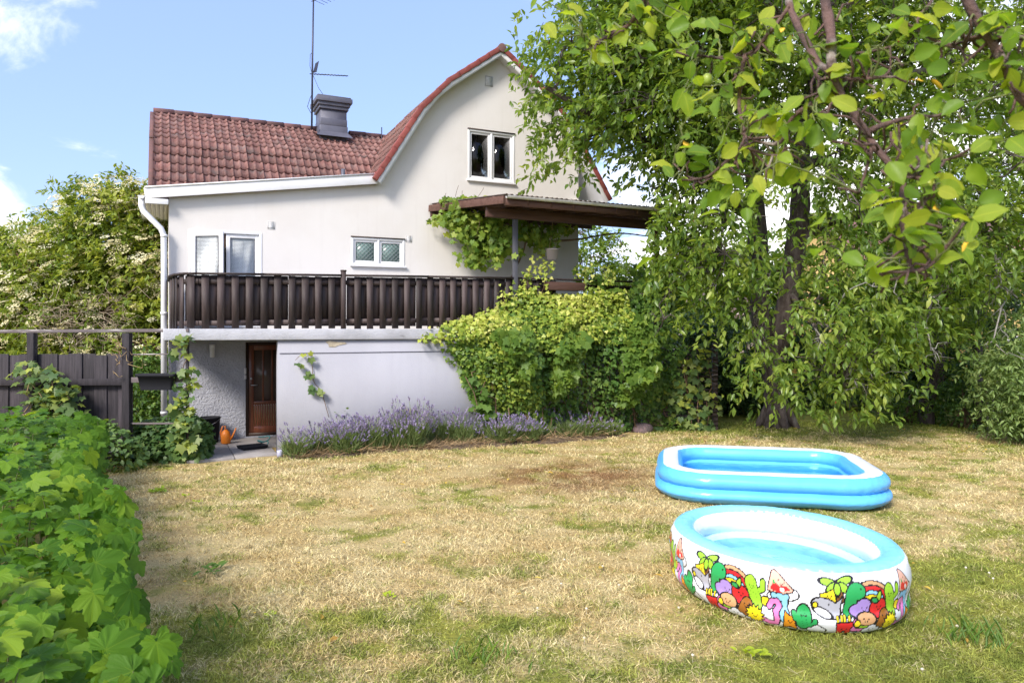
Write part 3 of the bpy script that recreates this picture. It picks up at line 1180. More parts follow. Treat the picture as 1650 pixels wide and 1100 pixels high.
# paved pad in front of the basement door: four concrete flags
M_PAVE = pm('pad_concrete', (0.36, 0.33, 0.31), (0.28, 0.255, 0.24), scale=2.2, rough=.95, bump=.4, bscale=30, rnd=.07, dirt=(0.20, 0.18, 0.16), dscale=2, dpos=(.55, .8))
pad = thing('paving', 'grey concrete flags in front of the basement door', 'paving', HC, PHI)
del pad['label'], pad['category']
struct(pad)
for (s0, s1, u0, u1) in ((.25, 1.0, -2.32, -1.25), (1.01, 1.715, -2.30, -1.25), (.25, 1.0, -1.24, -.0), (1.01, 2.29, -1.24, -.0)):
    q = MB()
    q.box((s0, u0, -.08), (s1, u1, .034))
    q.obj('flagstone', M_PAVE, pad, bevel=.01)

# ------------------------------------------------------------------ terrace railing
rail = thing('terrace_railing', 'dark brown slatted wooden railing along the terrace edge', 'railing', HW(0, 0, 2.225), PHI)


def rtop(s):
    return 3.15 + .115 * min(max(s / 6.2, 0), 1) - 2.225


path = [(0.03, -.02), (.02, -1.0), (.04, -1.45), (.11, -1.85), (.24, -2.12), (.42, -2.2), (1.5, -2.2), (2.875, -2.2), (4.5, -2.2), (6.5, -2.2), (9.2, -2.2)]
for zf, w, h, nm, off in ((0, .10, .035, 'top_rail', 0), (-.13, .035, .085, 'rail', .035), (-.84, .035, .085, 'rail', .035)):
    q = MB()
    for (p0, p1) in zip(path, path[1:]):
        d = unit(np.array([p1[0] - p0[0], p1[1] - p0[1], 0]))
        nrm_ = np.array([-d[1], d[0], 0]) * off
        A = np.array([p0[0], p0[1], rtop(p0[0]) + zf]) + nrm_ - d * .012
        B_ = np.array([p1[0], p1[1], rtop(p1[0]) + zf]) + nrm_ + d * .012
        q.beam(A, B_, w, h)
    q.obj(nm, M_RAILWOOD, rail)
SL = MB()
SL.box((-.061, -.011, 0), (.061, .011, 1))
SLAT = SL.mesh('slat')
SLAT.materials.append(M_RAILWOOD)
cum = [0]
for p0, p1 in zip(path, path[1:]):
    cum.append(cum[-1] + math.hypot(p1[0] - p0[0], p1[1] - p0[1]))


def on_path(x):
    for i in range(len(cum) - 1):
        if x <= cum[i + 1] or i == len(cum) - 2:
            t = (x - cum[i]) / (cum[i + 1] - cum[i])
            p0, p1 = np.array(path[i]), np.array(path[i + 1])
            return p0 + (p1 - p0) * t, unit(p1 - p0)


x = .10
k = 0
while x < cum[-1] - 1.9:
    (ps, pu), d = on_path(x)
    inner = k % 2
    if not (abs(ps - 2.875) < .085 and pu < -2):
        nrm_ = np.array([-d[1], d[0]]) * (.066 if inner else .004)
        o = link('slat', SLAT, None, rail)
        zt = rtop(ps) - .02 - .012 * random.random()
        lo = .0 + .012 * random.random() + (.05 if inner else 0)
        j = random.uniform(-.006, .006)
        o.matrix_local = Matrix.Translation((ps + nrm_[0] + j, pu + nrm_[1], lo)) @ Matrix.Rotation(math.atan2(d[1], d[0]), 4, 'Z') @ Matrix.Rotation(random.uniform(-.006, .006), 4, 'Y') @ Matrix.Diagonal((random.uniform(.93, 1.04) * (1.22 if inner else 1), 1, zt - lo, 1))
    k += 1
    x += .118
q = MB()
q.tube([(2.875, -2.215, -.02), (2.875, -2.215, 1.05)], .048, 14)
q.tube([(2.875, -2.215, 1.05), (2.875, -2.215, 1.075)], .056, 14)
q.obj('post', M_RAILWOOD, rail)
q = MB()
q.beam((6.40, -2.2, 0), (6.40, -2.2, 1.06), .09, .09, up=(1, 0, 0))
q.obj('post', M_RAILWOOD, rail)

# ------------------------------------------------------------------ pergola
per = thing('pergola', 'brown wooden pergola with corrugated roof and gutter over the terrace', 'pergola', HW(6.36, -2.2, 2.225), PHI)
per.location = HW(0, 0, 0)


def on(px, py, u):
    s, z = fp(px, py, u)
    return np.array([s, u, z])


BL = on(692, 333, -.03)
FL = on(812, 318, -3.0)
FR = on(1092, 345, -3.0)
BR = np.array([FR[0] + .3, -.03, BL[2]])
FL[2] = FR[2] = 4.72
q = MB()
nc = 150
V = []
for k in range(nc + 1):
    t = k / nc
    z = .018 * math.sin(k * PI / 2 * 1.0)
    a_, b_ = BL + (BR - BL) * t, FL + (FR - FL) * t
    b_ = b_ + (b_ - a_) * .02
    V += [a_ + [0, 0, .06 + z], b_ + [0, 0, .06 + z]]
q.add(V, [(2 * i, 2 * i + 1, 2 * i + 3, 2 * i + 2) for i in range(nc)])
q.obj('corrugated_roof', M_CORR, per)
q = MB()
q.beam(BL + [0, 0, -.04], FL + [0, 0, -.04], .05, .15)
q.obj('edge_rafter', M_PERGOLA, per, bevel=.006)
for k in range(1, 9):
    t = k / 8
    q = MB()
    q.beam(BL + (BR - BL) * t + [0, 0, -.04], FL + (FR - FL) * t + [0, 0, -.04], .05, .13)
    q.obj('rafter', M_PERGOLA, per)
for k in range(4):
    t = .12 + k * .25
    q = MB()
    q.beam(BL + (FL - BL) * t + [0, 0, .035], BR + (FR - BR) * t + [0, 0, .035], .07, .03)
    q.obj('batten', M_PERGOLA, per)
q = MB()
q.beam((5.70, -2.25, 4.55), (10.2, -2.25, 4.53), .10, .19)
q.obj('beam', M_PERGOLA, per, bevel=.006)
q = MB()
q.beam((5.3, -.06, 4.82), (9.5, -.06, 4.80), .06, .18)
q.obj('wall_plate', M_PERGOLA, per)
q = MB()
q.beam(FL + [.02, .03, -.06], FR + [0, .03, -.06], .03, .16)
q.obj('fascia', M_PERGOLA, per)
q = MB()
t = np.linspace(PI, 2 * PI, 8)
V = [p_ + [0, -.055 + .05 * math.cos(x), .03 + .05 * math.sin(x)] for p_ in (FL + [.03, 0, 0], FR) for x in t]
q.add(V, [(i, i + 8, i + 9, i + 1) for i in range(7)])
V = [p_ + [0, -.055 + .046 * math.cos(x), .034 + .046 * math.sin(x)] for p_ in (FL + [.03, 0, 0], FR) for x in t]
q.add(V, [(i + 1, i + 9, i + 8, i) for i in range(7)])
g_ = q.obj('gutter', M_GUTTER, per, smooth=True)
for k in range(7):
    p_ = FL + (FR - FL) * (.05 + k * .15)
    q = MB()
    q.beam(p_ + [0, -.115, .035], p_ + [0, .0, .07], .02, .008)
    q.obj('gutter_bracket', M_GUTTER, g_)
for s in (6.36, 9.88):
    q = MB()
    q.box((s - .045, -2.26, 2.21), (s + .045, -2.17, 4.455))
    q.obj('post', M_POST if s < 7 else M_PERGOLA, per, bevel=.004)

# hanging pot and planter on the railing
hp_ = thing('hanging_pot', 'pale plastic pot with a small green plant hanging under the pergola', 'plant pot', HW(*[float(v) for v in on(890, 418, -1.7)]))
q = MB()
q.lathe([(0, 0), (.105, 0), (.135, .20), (.145, .20), (.145, .23), (.125, .23), (.12, .20), (0, .19)], n=18)
q.obj('pot', pm('pale_pink_plastic', (0.62, 0.52, 0.49), rough=.5), hp_, smooth=True)
q = MB()
for k in range(3):
    x = k * 2.1
    q.tube([(.135 * math.cos(x), .135 * math.sin(x), .22), (.0, 0, .72)], .004, 4)
q.tube([(0, 0, .72), (0, 0, 1.15)], .005, 4)
q.obj('hanger', M_DRYSTEM, hp_)

# ------------------------------------------------------------------ garden fence with the open top rail
FY = 12.25
fence = thing('garden_fence', 'weathered black board fence with open top rail beside the house', 'fence', (-6.5, FY, 0))


def fx(px, Y=FY):
    return (px - 825) / FPX * Y + 6.5


def fzz(py, Y=FY):
    return CAMZ + (HOR - py) / FPX * Y


for k, (px, w) in enumerate(((52, .115), (205, .125))):
    q = MB()
    q.box((fx(px) - w / 2, -.06, -.1), (fx(px) + w / 2, .06, fzz(536) - .002))
    q.obj('post', M_FENCEWOOD, fence, bevel=.008)
q = MB()
q.box((fx(302) - .022, -.02, 0), (fx(302) + .022, .02, fzz(531)))
q.obj('thin_post', M_FENCEWOOD, fence)
for a, b, ya, yb, h, nm, m in ((-190, 306, 535, 532, .055, 'top_rail', M_GREYRAIL), (-190, 200, 616, 615, .11, 'cross_rail', M_FENCEWOOD), (212, 300, 612, 611, .09, 'cross_rail', M_GREYRAIL),
                               (212, 300, 571, 570, .022, 'thin_rail', M_GREYRAIL), (210, 300, 682, 682, .03, 'thin_rail', M_GREYRAIL)):
    q = MB()
    q.beam((fx(a), -.03 if a < 0 else 0, fzz(ya)), (fx(b), -.03 if a < 0 else 0, fzz(yb)), .05 if h > .03 else .02, h)
    q.obj(nm, m, fence, bevel=.004)
bx = fx(-190)
k = 0
while bx < fx(197):
    w = random.uniform(.19, .23)
    q = MB()
    off = .035 if k % 2 else .058
    zt = fzz(571) + random.uniform(-.02, .015)
    q.box((bx, off, .02), (bx + w + .02, off + .022, zt))
    o = q.obj('board', M_FENCEWOOD, fence, bevel=.003)
    o.rotation_euler = (0, random.uniform(-.004, .004), 0)
    bx += w
    k += 1

tr = thing('trough_planter', 'black plastic window-box trough hung on the fence rail', 'planter', (fx(259) - 6.5, FY - .12, fzz(627)))
q = MB()
L, Wd, H = .305, .09, .27
outer = []
for z, l, w in ((0, L - .05, Wd - .03), (.03, L - .045, Wd - .025), (H - .05, L - .01, Wd - .005), (H - .05, L + .015, Wd + .012), (H, L + .02, Wd + .015), (H, L - .005, Wd - .012), (.12, L - .03, Wd - .02)):
    ring_ = []
    for cx, cy, a0 in ((1, 1, 0), (-1, 1, 90), (-1, -1, 180), (1, -1, 270)):
        for t in (0, 30, 60, 90):
            A = math.radians(a0 + t)
            ring_.append((cx * (l - .03) + .03 * math.cos(A), cy * (w - .03) + .03 * math.sin(A), z))
    outer.append(ring_)
V = [v for r_ in outer for v in r_]
Q = [(i * 16 + j, i * 16 + (j + 1) % 16, (i + 1) * 16 + (j + 1) % 16, (i + 1) * 16 + j) for i in range(6) for j in range(16)]
q.add(V, Q)
q.add(outer[0], T=[(0, i + 1, i) for i in range(1, 15)])
q.add(outer[-1], T=[(0, i, i + 1) for i in range(1, 15)])
q.obj('trough', M_BLACKPLASTIC, tr)

# ------------------------------------------------------------------ things by the basement door


def gp(px, py):
    """ground point under a photo pixel"""
    Y = CAMZ * FPX / (py - HOR)
    return np.array([(px - 825) / FPX * Y, Y, 0.0])


bk = thing('bucket', 'black plastic bucket against the roughcast basement wall', 'bucket', HW(.72, -.30, .034))
q = MB()
q.lathe([(0, 0), (.145, 0), (.155, .03), (.185, .46), (.195, .46), (.195, .49), (.175, .49), (.165, .35), (0, .30)], n=24)
q.obj('bucket_body', M_BLACKPLASTIC, bk, smooth=True)
q = MB()
t = np.linspace(0, PI, 12)
q.tube([(.19 * math.cos(x), -.19 * math.sin(x) * .9, .47 - .12 * math.sin(x)) for x in t], .005, 5)
q.obj('bail', M_STEEL, bk)
wc = thing('watering_can', 'small orange plastic watering can on the concrete flags', 'watering can', HW(.98, -.62, .034))
M_ORANGE = pm('orange_plastic', (0.78, 0.22, 0.02), (0.70, 0.19, 0.02), scale=4, rough=.4)
q = MB()
q.lathe([(0, 0), (.075, 0), (.088, .02), (.09, .16), (.07, .23), (.035, .26), (.03, .27), (.025, .26), (0, .24)], n=20)
q.obj('can_body', M_ORANGE, wc, smooth=True)
q = MB()
q.tube([(.08, 0, .06), (.14, 0, .16), (.20, 0, .30)], [.02, .016, .012], 8)
q.obj('spout', M_ORANGE, wc, smooth=True)
q = MB()
q.tube([(0, 0, .25), (-.01, 0, .34), (-.06, 0, .33), (-.10, 0, .22), (-.088, 0, .10)], .012, 8)
q.obj('can_handle', M_ORANGE, wc, smooth=True)

# black shoe tray
ty = thing('boot_tray', 'black rubber boot tray lying on the flags by the garage wall', 'tray', HW(1.38, -1.45, .036), PHI + .25)
q = MB()
r0 = [(-.24, -.17), (.24, -.17), (.24, .17), (-.24, .17)]
V = [(x * .9, y * .88, 0) for x, y in r0] + [(x, y, .06) for x, y in r0] + [(x * .94, y * .93, .06) for x, y in r0] + [(x * .86, y * .84, .014) for x, y in r0]
Q = [(3, 2, 1, 0), (12, 13, 14, 15)]
for a in (0, 4, 8):
    Q += [(a + i, a + (i + 1) % 4, a + 4 + (i + 1) % 4, a + 4 + i) for i in range(4)]
q.add(V, Q)
q.obj('tray_body', M_BLACKPLASTIC, ty, bevel=.006)
hs = MB()
hx = HW(1.60, -1.2, .07)
t = np.linspace(0, 9, 60)
hs.tube(np.stack([hx[0] + (.10 + .006 * t) * np.cos(t) * .8, hx[1] + (.12 + .004 * t) * np.sin(t), hx[2] + .015 * t + .02 * np.sin(t * 2)], -1), .010, 6)
tag(hs.obj('garden_hose', pm('teal_rubber', (0.05, 0.25, 0.24), rough=.5), smooth=True), 'coil of teal hose at the corner of the garage wall', 'hose')
jr = thing('tea_light_jar', 'small bluish tin at the foot of the garage wall corner', 'tin', gp(451, 738) + [0, 0, .01])
q = MB()
q.lathe([(0, 0), (.05, 0), (.052, .13), (.045, .13), (.043, .02), (0, .02)], n=16)
q.obj('tin_body', pm('bluish_tin', (0.52, 0.52, 0.66), (0.3, 0.3, 0.4), scale=18, rough=.4), jr, smooth=True)
sp_ = MB()
c0 = gp(207, 742)
sp_.lathe([(0, 0), (.10, 0), (.125, .24), (.13, .24), (.13, .255), (.115, .255), (.10, .05), (0, .05)], n=18)
o = sp_.obj('grey_pot', pm('grey_plastic', (0.24, 0.25, 0.28), rough=.5), smooth=True)
o.location = c0 + [0.02, -.5, 0]
tag(o, 'grey plastic pot half hidden behind the big-leaved hedge', 'plant pot')

# stone in the bed, planter on the railing, fallen board
st = MB()
t = np.linspace(0, PI, 9)
f = np.linspace(0, 2 * PI, 17)[:-1]
V = np.array([(math.sin(a) * math.cos(b), math.sin(a) * math.sin(b), math.cos(a)) for a in t for b in f])
V = V * (1 + .16 * noise3(V, 1.9, 4)[:, None] + .05 * noise3(V, 5.5, 6)[:, None]) * [.24, .18, .17]
Q = [(i * 16 + j, (i + 1) * 16 + j, (i + 1) * 16 + (j + 1) % 16, i * 16 + (j + 1) % 16) for i in range(8) for j in range(16)]
st.add(V, Q)
o = st.obj('garden_stone', pm('pink_granite', (0.25, 0.17, 0.17), (0.15, 0.115, 0.115), scale=16, rough=.95, bump=1.0, bscale=34, bdist=.03, dirt=(0.12, 0.12, 0.07), dscale=7, dpos=(.52, .7)), smooth=True)
o.location = gp(1035, 695) + [0, 0, .03]
tag(o, 'pinkish boulder at the foot of the ivy bank', 'stone')
fb = thing('railing_planter', 'brown wooden flower box fixed on the railing above the ivy', 'planter', HW(7.25, -2.32, 2.99), PHI)
pa_, pb_ = fp(880, 458, -2.32), fp(938, 458, -2.32)
fb.location = HW((pa_[0] + pb_[0]) / 2, -2.32, fp(905, 468, -2.32)[1])
hw = (pb_[0] - pa_[0]) / 2
q = MB()
q.box((-hw, -.11, 0), (hw, -.09, .17))
q.box((-hw, .09, 0), (hw, .11, .17))
q.box((-hw, -.09, 0), (-hw + .02, .09, .17))
q.box((hw - .02, -.09, 0), (hw, .09, .17))
q.box((-hw + .02, -.09, .0), (hw - .02, .09, .13))
q.obj('box_sides', M_PERGOLA, fb, bevel=.003)

# horizontal-slat trellis at the end of the ivy bank
tre = thing('slat_trellis', 'dark horizontal-slat trellis panel standing between ivy bank and cherry tree', 'trellis', gp(1152, 692))
TY = tre.location.y
xl = (1072 - 1152) / FPX * TY
for x in (0, xl):
    q = MB()
    q.box((x - .055, -.05, -.1), (x + .055, .05, 1.92))
    q.obj('post', M_RAILWOOD, tre, bevel=.005)
TS = MB()
TS.box((xl - .04, -.075, -.022), (.04, -.052, .022))
TSM = TS.mesh('slat')
TSM.materials.append(M_RAILWOOD)
for k in range(19):
    o = link('slat', TSM, None, tre)
    o.location = (0, random.uniform(-.004, .004), .12 + k * .096)
    o.rotation_euler = (0, random.uniform(-.006, .006), 0)

# ------------------------------------------------------------------ inflatable pools
M_PWHITE = pm('white_vinyl', (0.80, 0.81, 0.84), rough=.28, spec=.5)
M_PBLUE = pm('sky_blue_vinyl', (0.105, 0.44, 0.86), (0.12, 0.47, 0.86), scale=2, rough=.30, spec=.45)
M_PCYAN = pm('cyan_vinyl', (0.25, 0.66, 0.84), rough=.28, spec=.5)
M_PPALE = pm('pale_cyan_vinyl', (0.46, 0.77, 0.86), rough=.3, spec=.5)


def watermat(name, tint):
    """shallow clear water: tinted see-through sheet with a rippled mirror surface"""
    m = bpy.data.materials.new(name)
    m.use_nodes = True
    t = m.node_tree
    t.nodes.clear()
    o = N(t, 'ShaderNodeOutputMaterial')
    a = N(t, 'ShaderNodeBsdfTransparent')
    a.inputs[0].default_value = (*tint, 1)
    g = N(t, 'ShaderNodeBsdfGlossy')
    g.inputs['Roughness'].default_value = 0.03
    fr = N(t, 'ShaderNodeFresnel')
    fr.inputs[0].default_value = 1.24
    tcn = N(t, 'ShaderNodeTexCoord')
    nz = N(t, 'ShaderNodeTexNoise')
    nz.inputs['Scale'].default_value = 6
    nz.inputs['Detail'].default_value = 3
    bn = N(t, 'ShaderNodeBump')
    bn.inputs['Strength'].default_value = .35
    bn.inputs['Distance'].default_value = .03
    t.links.new(tcn.outputs['Object'], nz.inputs['Vector'])
    t.links.new(nz.outputs[0], bn.inputs['Height'])
    t.links.new(bn.outputs[0], g.inputs['Normal'])
    t.links.new(bn.outputs[0], fr.inputs['Normal'])
    s = N(t, 'ShaderNodeMixShader')
    t.links.new(fr.outputs[0], s.inputs[0])
    t.links.new(a.outputs[0], s.inputs[1])
    t.links.new(g.outputs[0], s.inputs[2])
    t.links.new(s.outputs[0], o.inputs[0])
    return m


M_WATER = watermat('pool_water', (0.80, 0.98, 1.0))


def loft(outline, prof):
    """outline(o, n) -> points offset outwards by o; prof: (o, z) list"""
    n = 480
    V = []
    for o, z in prof:
        p = outline(o, n)
        V.append(np.c_[p, np.full(n, z)])
    V = np.vstack(V)
    m = len(prof)
    i = np.arange(m - 1)[:, None] * n
    j = np.arange(n)[None]
    k = (j + 1) % n
    return V, np.stack([i + j, i + k, i + n + k, i + n + j], -1).reshape(-1, 4)


def rrect(a, b, r):
    def f(o, n):
        A, B_, R = a + o, b + o, max(r + o, .05)
        segs = []
        for cx, cy, a0 in ((1, 1, 0), (-1, 1, PI / 2), (-1, -1, PI), (1, -1, 1.5 * PI)):
            t = np.linspace(0, PI / 2, n // 4 - 8)
            segs.append(np.c_[cx * (A - R) + R * np.cos(a0 + t), cy * (B_ - R) + R * np.sin(a0 + t)])
        out = []
        for q in range(4):
            out.append(segs[q])
            p0, p1 = segs[q][-1], segs[(q + 1) % 4][0]
            t = np.linspace(0, 1, 10)[1:-1, None]
            out.append(p0 + (p1 - p0) * t)
        return np.vstack(out)
    return f


def smooth_prof(p, k=5):
    """round a profile by Catmull-Rom"""
    p = np.asarray(p, float)
    e = np.vstack([2 * p[0] - p[1], p, 2 * p[-1] - p[-2]])
    out = []
    for i in range(1, len(e) - 2):
        for t in np.linspace(0, 1, k, endpoint=False):
            a, b, c, d = e[i - 1:i + 3]
            out.append(.5 * (2 * b + (c - a) * t + (2 * a - 5 * b + 4 * c - d) * t * t + (3 * b - a - 3 * c + d) * t ** 3))
    out.append(p[-1])
    return np.array(out)


def pucker(V, seams, amp=.003):
    """gathers of the vinyl along welded seams"""
    th = np.arctan2(V[:, 1], V[:, 0])
    f = sum(np.exp(-((V[:, 2] - z) / .022) ** 2) for z in seams)
    w = amp * f * np.sin(th * 74 + 2.2 * noise3(V, 3, 8)) * (.55 + .45 * noise3(V, 2.5, 9))
    out = V.copy()
    out[:, :2] *= (1 + w / np.maximum(np.linalg.norm(V[:, :2], axis=1), .2))[:, None]
    out[:, 2] += w * .5
    return out


def pool_part(name, outline, prof, mat, parent, k=5, wob=0.0, seams=()):
    V, Q = loft(outline, smooth_prof(prof, k) if k else prof)
    if wob:
        V = V + wob * np.c_[noise3(V, 5, 1), noise3(V, 5, 2), .5 * noise3(V, 4, 3)] + wob * .35 * np.c_[noise3(V, 26, 4), noise3(V, 26, 5), noise3(V, 26, 6)]
    if len(seams):
        V = pucker(V, seams)
    return link(name, mesh_from(name, V, [Q], True), mat, parent)


def disc(name, outline, o, z, mat, parent, bump=0.0):
    p = outline(o, 160)
    V = [np.c_[p * s, np.full(160, z) + bump * np.sin(p[:, 0] * 9 * s + p[:, 1] * 7 * s)] for s in (1, .8, .6, .4, .2)] + [np.array([[0, 0, z]])]
    V = np.vstack(V)
    n = 160
    j = np.arange(n)
    k = (j + 1) % n
    Q = np.vstack([np.stack([i * n + j, i * n + k, (i + 1) * n + k, (i + 1) * n + j], -1) for i in range(4)])
    T = np.stack([4 * n + j, 4 * n + k, np.full(n, 5 * n)], -1)
    return link(name, mesh_from(name, V, [Q, T], True), mat, parent)


rp = thing('paddling_pool', 'rectangular sky-blue two-ring inflatable pool with white top', 'paddling pool', (3.513, 10.2185, 0.0), -.2076)
ro = rrect(1.435, 1.235, .70)
pool_part('lower_ring', ro, [(-.30, 0.013), (-.16, 0.000), (-.04, 0.025), (.035, 0.084), (.05, 0.122), (.03, 0.168), (-.02, 0.200), (-.04, 0.204)], M_PBLUE, rp, wob=.007, seams=(.205, .395, .02))
pool_part('upper_ring', ro, [(-.04, 0.204), (-.02, 0.210), (.012, 0.244), (.022, 0.290), (.005, 0.336), (-.04, 0.382), (-.065, 0.395)], M_PBLUE, rp, wob=.007, seams=(.205, .395, .02))
pool_part('top_band', ro, [(-.065, 0.395), (-.10, 0.405), (-.17, 0.410), (-.23, 0.405), (-.27, 0.393)], M_PWHITE, rp, wob=.006, seams=(.395,))
pool_part('inner_ring', ro, [(-.27, 0.393), (-.305, 0.370), (-.335, 0.302), (-.325, 0.244), (-.30, 0.206), (-.33, 0.176), (-.355, 0.118), (-.34, 0.059), (-.30, 0.025)], M_PBLUE, rp, wob=.006, seams=(.205, .39))
disc('pool_floor', ro, -.29, .085, pm('pale_blue_vinyl', (0.22, 0.60, 0.90), rough=.3), rp, .01)
disc('water', ro, -.33, .175, M_WATER, rp)
M_MARK = pm('wave_print', (0.04, 0.22, 0.45), rough=.4)

# ---- the printed oval pool
EA, EB = 0.847, 1.017


def oval(o, n):
    t = np.arange(n) / n * 2 * PI
    return np.c_[(EA + o) * np.cos(t), (EB + o) * np.sin(t)]


op_ = thing('round_paddling_pool', 'oval inflatable pool printed with colourful cartoon pictures and cyan rim', 'paddling pool', (2.289, 6.239, 0.0), .331)
pool_part('rim', oval, [(-.012, 0.461), (-.03, 0.480), (-.075, 0.494), (-.13, 0.490), (-.165, 0.472), (-.178, 0.450)], M_PCYAN, op_, wob=.004, seams=(.455, .46))
pool_part('inner_wall', oval, [(-.178, 0.450), (-.205, 0.418), (-.225, 0.358), (-.21, 0.298), (-.185, 0.266)], M_PWHITE, op_, wob=.004, seams=(.45, .27))
pool_part('inner_ring', oval, [(-.185, 0.266), (-.215, 0.244), (-.235, 0.184), (-.22, 0.119), (-.18, 0.076)], M_PPALE, op_, wob=.004, seams=(.26, .08))
pool_part('inner_stripe', oval, [(-.180, 0.284), (-.168, 0.271), (-.176, 0.258)], M_PWHITE, op_, k=3)
disc('pool_floor', oval, -.17, .125, pm('cyan_floor_vinyl', (0.34, 0.72, 0.86), rough=.3), op_, .008)
disc('water', oval, -.200, .215, M_WATER, op_)

# the print, drawn once on a 98 x 42 cm strip that repeats six times round the pool
GXp, GZp = np.meshgrid(np.arange(0, 98.0, .25), np.arange(0, 46.0, .25))
IMG = np.ones(GXp.shape + (3,)) * np.array([.80, .81, .84])
BLK = np.array([.015, .012, .015])
KP = 1.17                                                # how tightly the pictures crowd


def wrap(x0):
    return (GXp - x0 + 49) % 98 - 49


def paint(sd, col, line=.42):
    sel = sd < 0
    IMG[sel] = col
    if line:
        IMG[np.abs(sd) < line] = BLK


def ell(x, z, rx, rz, rot=0):
    if min(rx, rz) > .95:
        rx, rz = rx * KP, rz * KP
    X, Z = wrap(x), GZp - z
    c, s = math.cos(rot), math.sin(rot)
    X, Z = X * c + Z * s, -X * s + Z * c
    r = np.hypot(X / rx, Z / rz)
    return (r - 1) * min(rx, rz)


def cap(x0, z0, x1, z1, r):
    r = r * KP
    X, Z = wrap(x0), GZp - z0
    dx, dz = x1 - x0, z1 - z0
    t = np.clip((X * dx + Z * dz) / (dx * dx + dz * dz), 0, 1)
    return np.hypot(X - dx * t, Z - dz * t) - r


def poly(pts):
    cx_, cz_ = sum(a for a, b in pts) / len(pts), sum(b for a, b in pts) / len(pts)
    pts = [(cx_ + (a - cx_) * KP, cz_ + (b - cz_) * KP) for a, b in pts]
    x0 = pts[0][0]
    X, Z = wrap(x0), GZp
    P = [(a - x0, b) for a, b in pts]
    d = np.full(X.shape, 1e9)
    ins = np.zeros(X.shape, bool)
    for (ax, az), (bx_, bz) in zip(P, P[1:] + P[:1]):
        ex, ez = bx_ - ax, bz - az
        t = np.clip(((X - ax) * ex + (Z - az) * ez) / (ex * ex + ez * ez + 1e-9), 0, 1)
        d = np.minimum(d, np.hypot(X - ax - ex * t, Z - az - ez * t))
        c = ((az > Z) != (bz > Z)) & (X < (bx_ - ax) * (Z - az) / (bz - az + 1e-9) + ax)
        ins ^= c
    return np.where(ins, -d, d)


def un(*a):
    r = a[0]
    for x in a[1:]:
        r = np.minimum(r, x)
    return r


def face(x, z, w=1.5, tilt=0.0, smile=True, r=.48):
    for s in (-1, 1):
        paint(ell(x + s * w, z + s * tilt, r, r * 1.1), BLK, 0)
    X, Z = wrap(x), GZp - (z - .9)
    ring_ = np.abs(np.hypot(X, Z) - w * .62) - .2
    paint(np.where((Z < -.1) if smile else (Z > .1), ring_, 9), BLK, 0)


def cloud(x, z, s, col):
    paint(un(ell(x, z + .18 * s, .52 * s, .46 * s), ell(x - .62 * s, z - .05 * s, .40 * s, .34 * s), ell(x + .62 * s, z - .05 * s, .42 * s, .36 * s),
             ell(x - .28 * s, z - .28 * s, .42 * s, .3 * s), ell(x + .3 * s, z - .28 * s, .42 * s, .3 * s)), col)


WHT = (.82, .83, .86)
GRN, LIME, RED, YEL, BRN = (.03, .36, .10), (.32, .60, .04), (.68, .025, .03), (.85, .66, .03), (.32, .12, .02)
PNK, LIL, SKYB, ORG, GRY, TAN = (.78, .22, .52), (.42, .28, .66), (.28, .58, .82), (.80, .30, .02), (.46, .46, .52), (.62, .34, .16)
cloud(76, 27, 8, WHT)                                        # plain clouds
cloud(70, 24, 6, WHT)
paint(ell(36, 24, 14.5, 11), TAN)                            # rainbow
paint(ell(36, 23.4, 12.5, 9.2), RED)
paint(ell(36, 22.6, 10.2, 7.4), SKYB)
paint(ell(36, 22, 8.6, 5.8), YEL)
for k in range(5):                                           # palm
    pass
paint(cap(14, 26, 12.5, 32, 2.2), (.22, .09, .03))
for (x, z, rx, rz, rot) in ((6, 36.2, 5.2, 2.0, -.15), (17, 37.2, 5.4, 2.1, .3), (8, 33, 3.8, 2.0, .7), (16.5, 33.2, 3.8, 2.2, -.6), (12, 32.3, 2.0, 3.4, 0)):
    paint(ell(x, z, rx, rz, rot), LIME)
paint(poly([(1, 29), (5, 30), (9, 32), (10, 28), (11, 24), (6, 25), (2, 25.5)]), YEL)
face(6.6, 28.2, 1.3)
face(13.9, 28, 1.0)
paint(poly([(20, 34), (21.5, 36), (23.5, 36.5), (26, 36), (27, 34)]), TAN)
paint(un(ell(25.5, 31, 5.6, 4.6, -.2), cap(22, 30, 20.5, 19, 3.6)), GRN)      # dinosaur
paint(ell(28.5, 32.4, .6, .7), BLK, 0)
paint(un(ell(5, 20.5, 9, 5, -.35), poly([(9, 22), (15, 27), (14, 20)])), GRY)       # shark
paint(ell(2.5, 17.5, 6, 2.2, -.4), WHT)
paint(ell(6.5, 22.8, .6, .6), BLK, 0)
cloud(31, 20, 9.5, LIL)
face(32, 20.5, 2)
paint(un(ell(43, 20, 6.0, 5.4)), RED)                       # apple
face(43.6, 20.5, 1.7)
paint(ell(42.5, 27, 1.6, 3.3, -.3), LIME)
paint(ell(39.3, 25, 2.6, 1.5, -.4), GRN)
paint(un(cap(51.5, 30, 56, 17, 3.7), cap(57, 25, 60.5, 27, 1.7), cap(60.5, 27, 60.5, 31.5, 1.7)), LIME)       # light cactus
for k in range(16):
    paint(ell(50 + (k * 37 % 17) * .45, 20 + (k * 53 % 23) * .55, .22, .3), (.08, .25, .02), 0)
face(52.5, 27.6, 1.4)
paint(poly([(65, 28), (67, 38.5), (68.5, 39.2), (71, 38), (80, 30), (79.5, 28.6), (72, 26)]), (.80, .44, .33))      # pizza slice
paint(poly([(66.5, 28.6), (69, 32.8), (72, 30.5), (76, 31.2), (78.3, 29.3), (72, 26.8)]), RED, 0)
paint(ell(73.8, 28.8, 1.4, 1.2), (.85, .7, .65), 0)
paint(ell(68.2, 33, .8, 1.4, .4), GRN, 0)
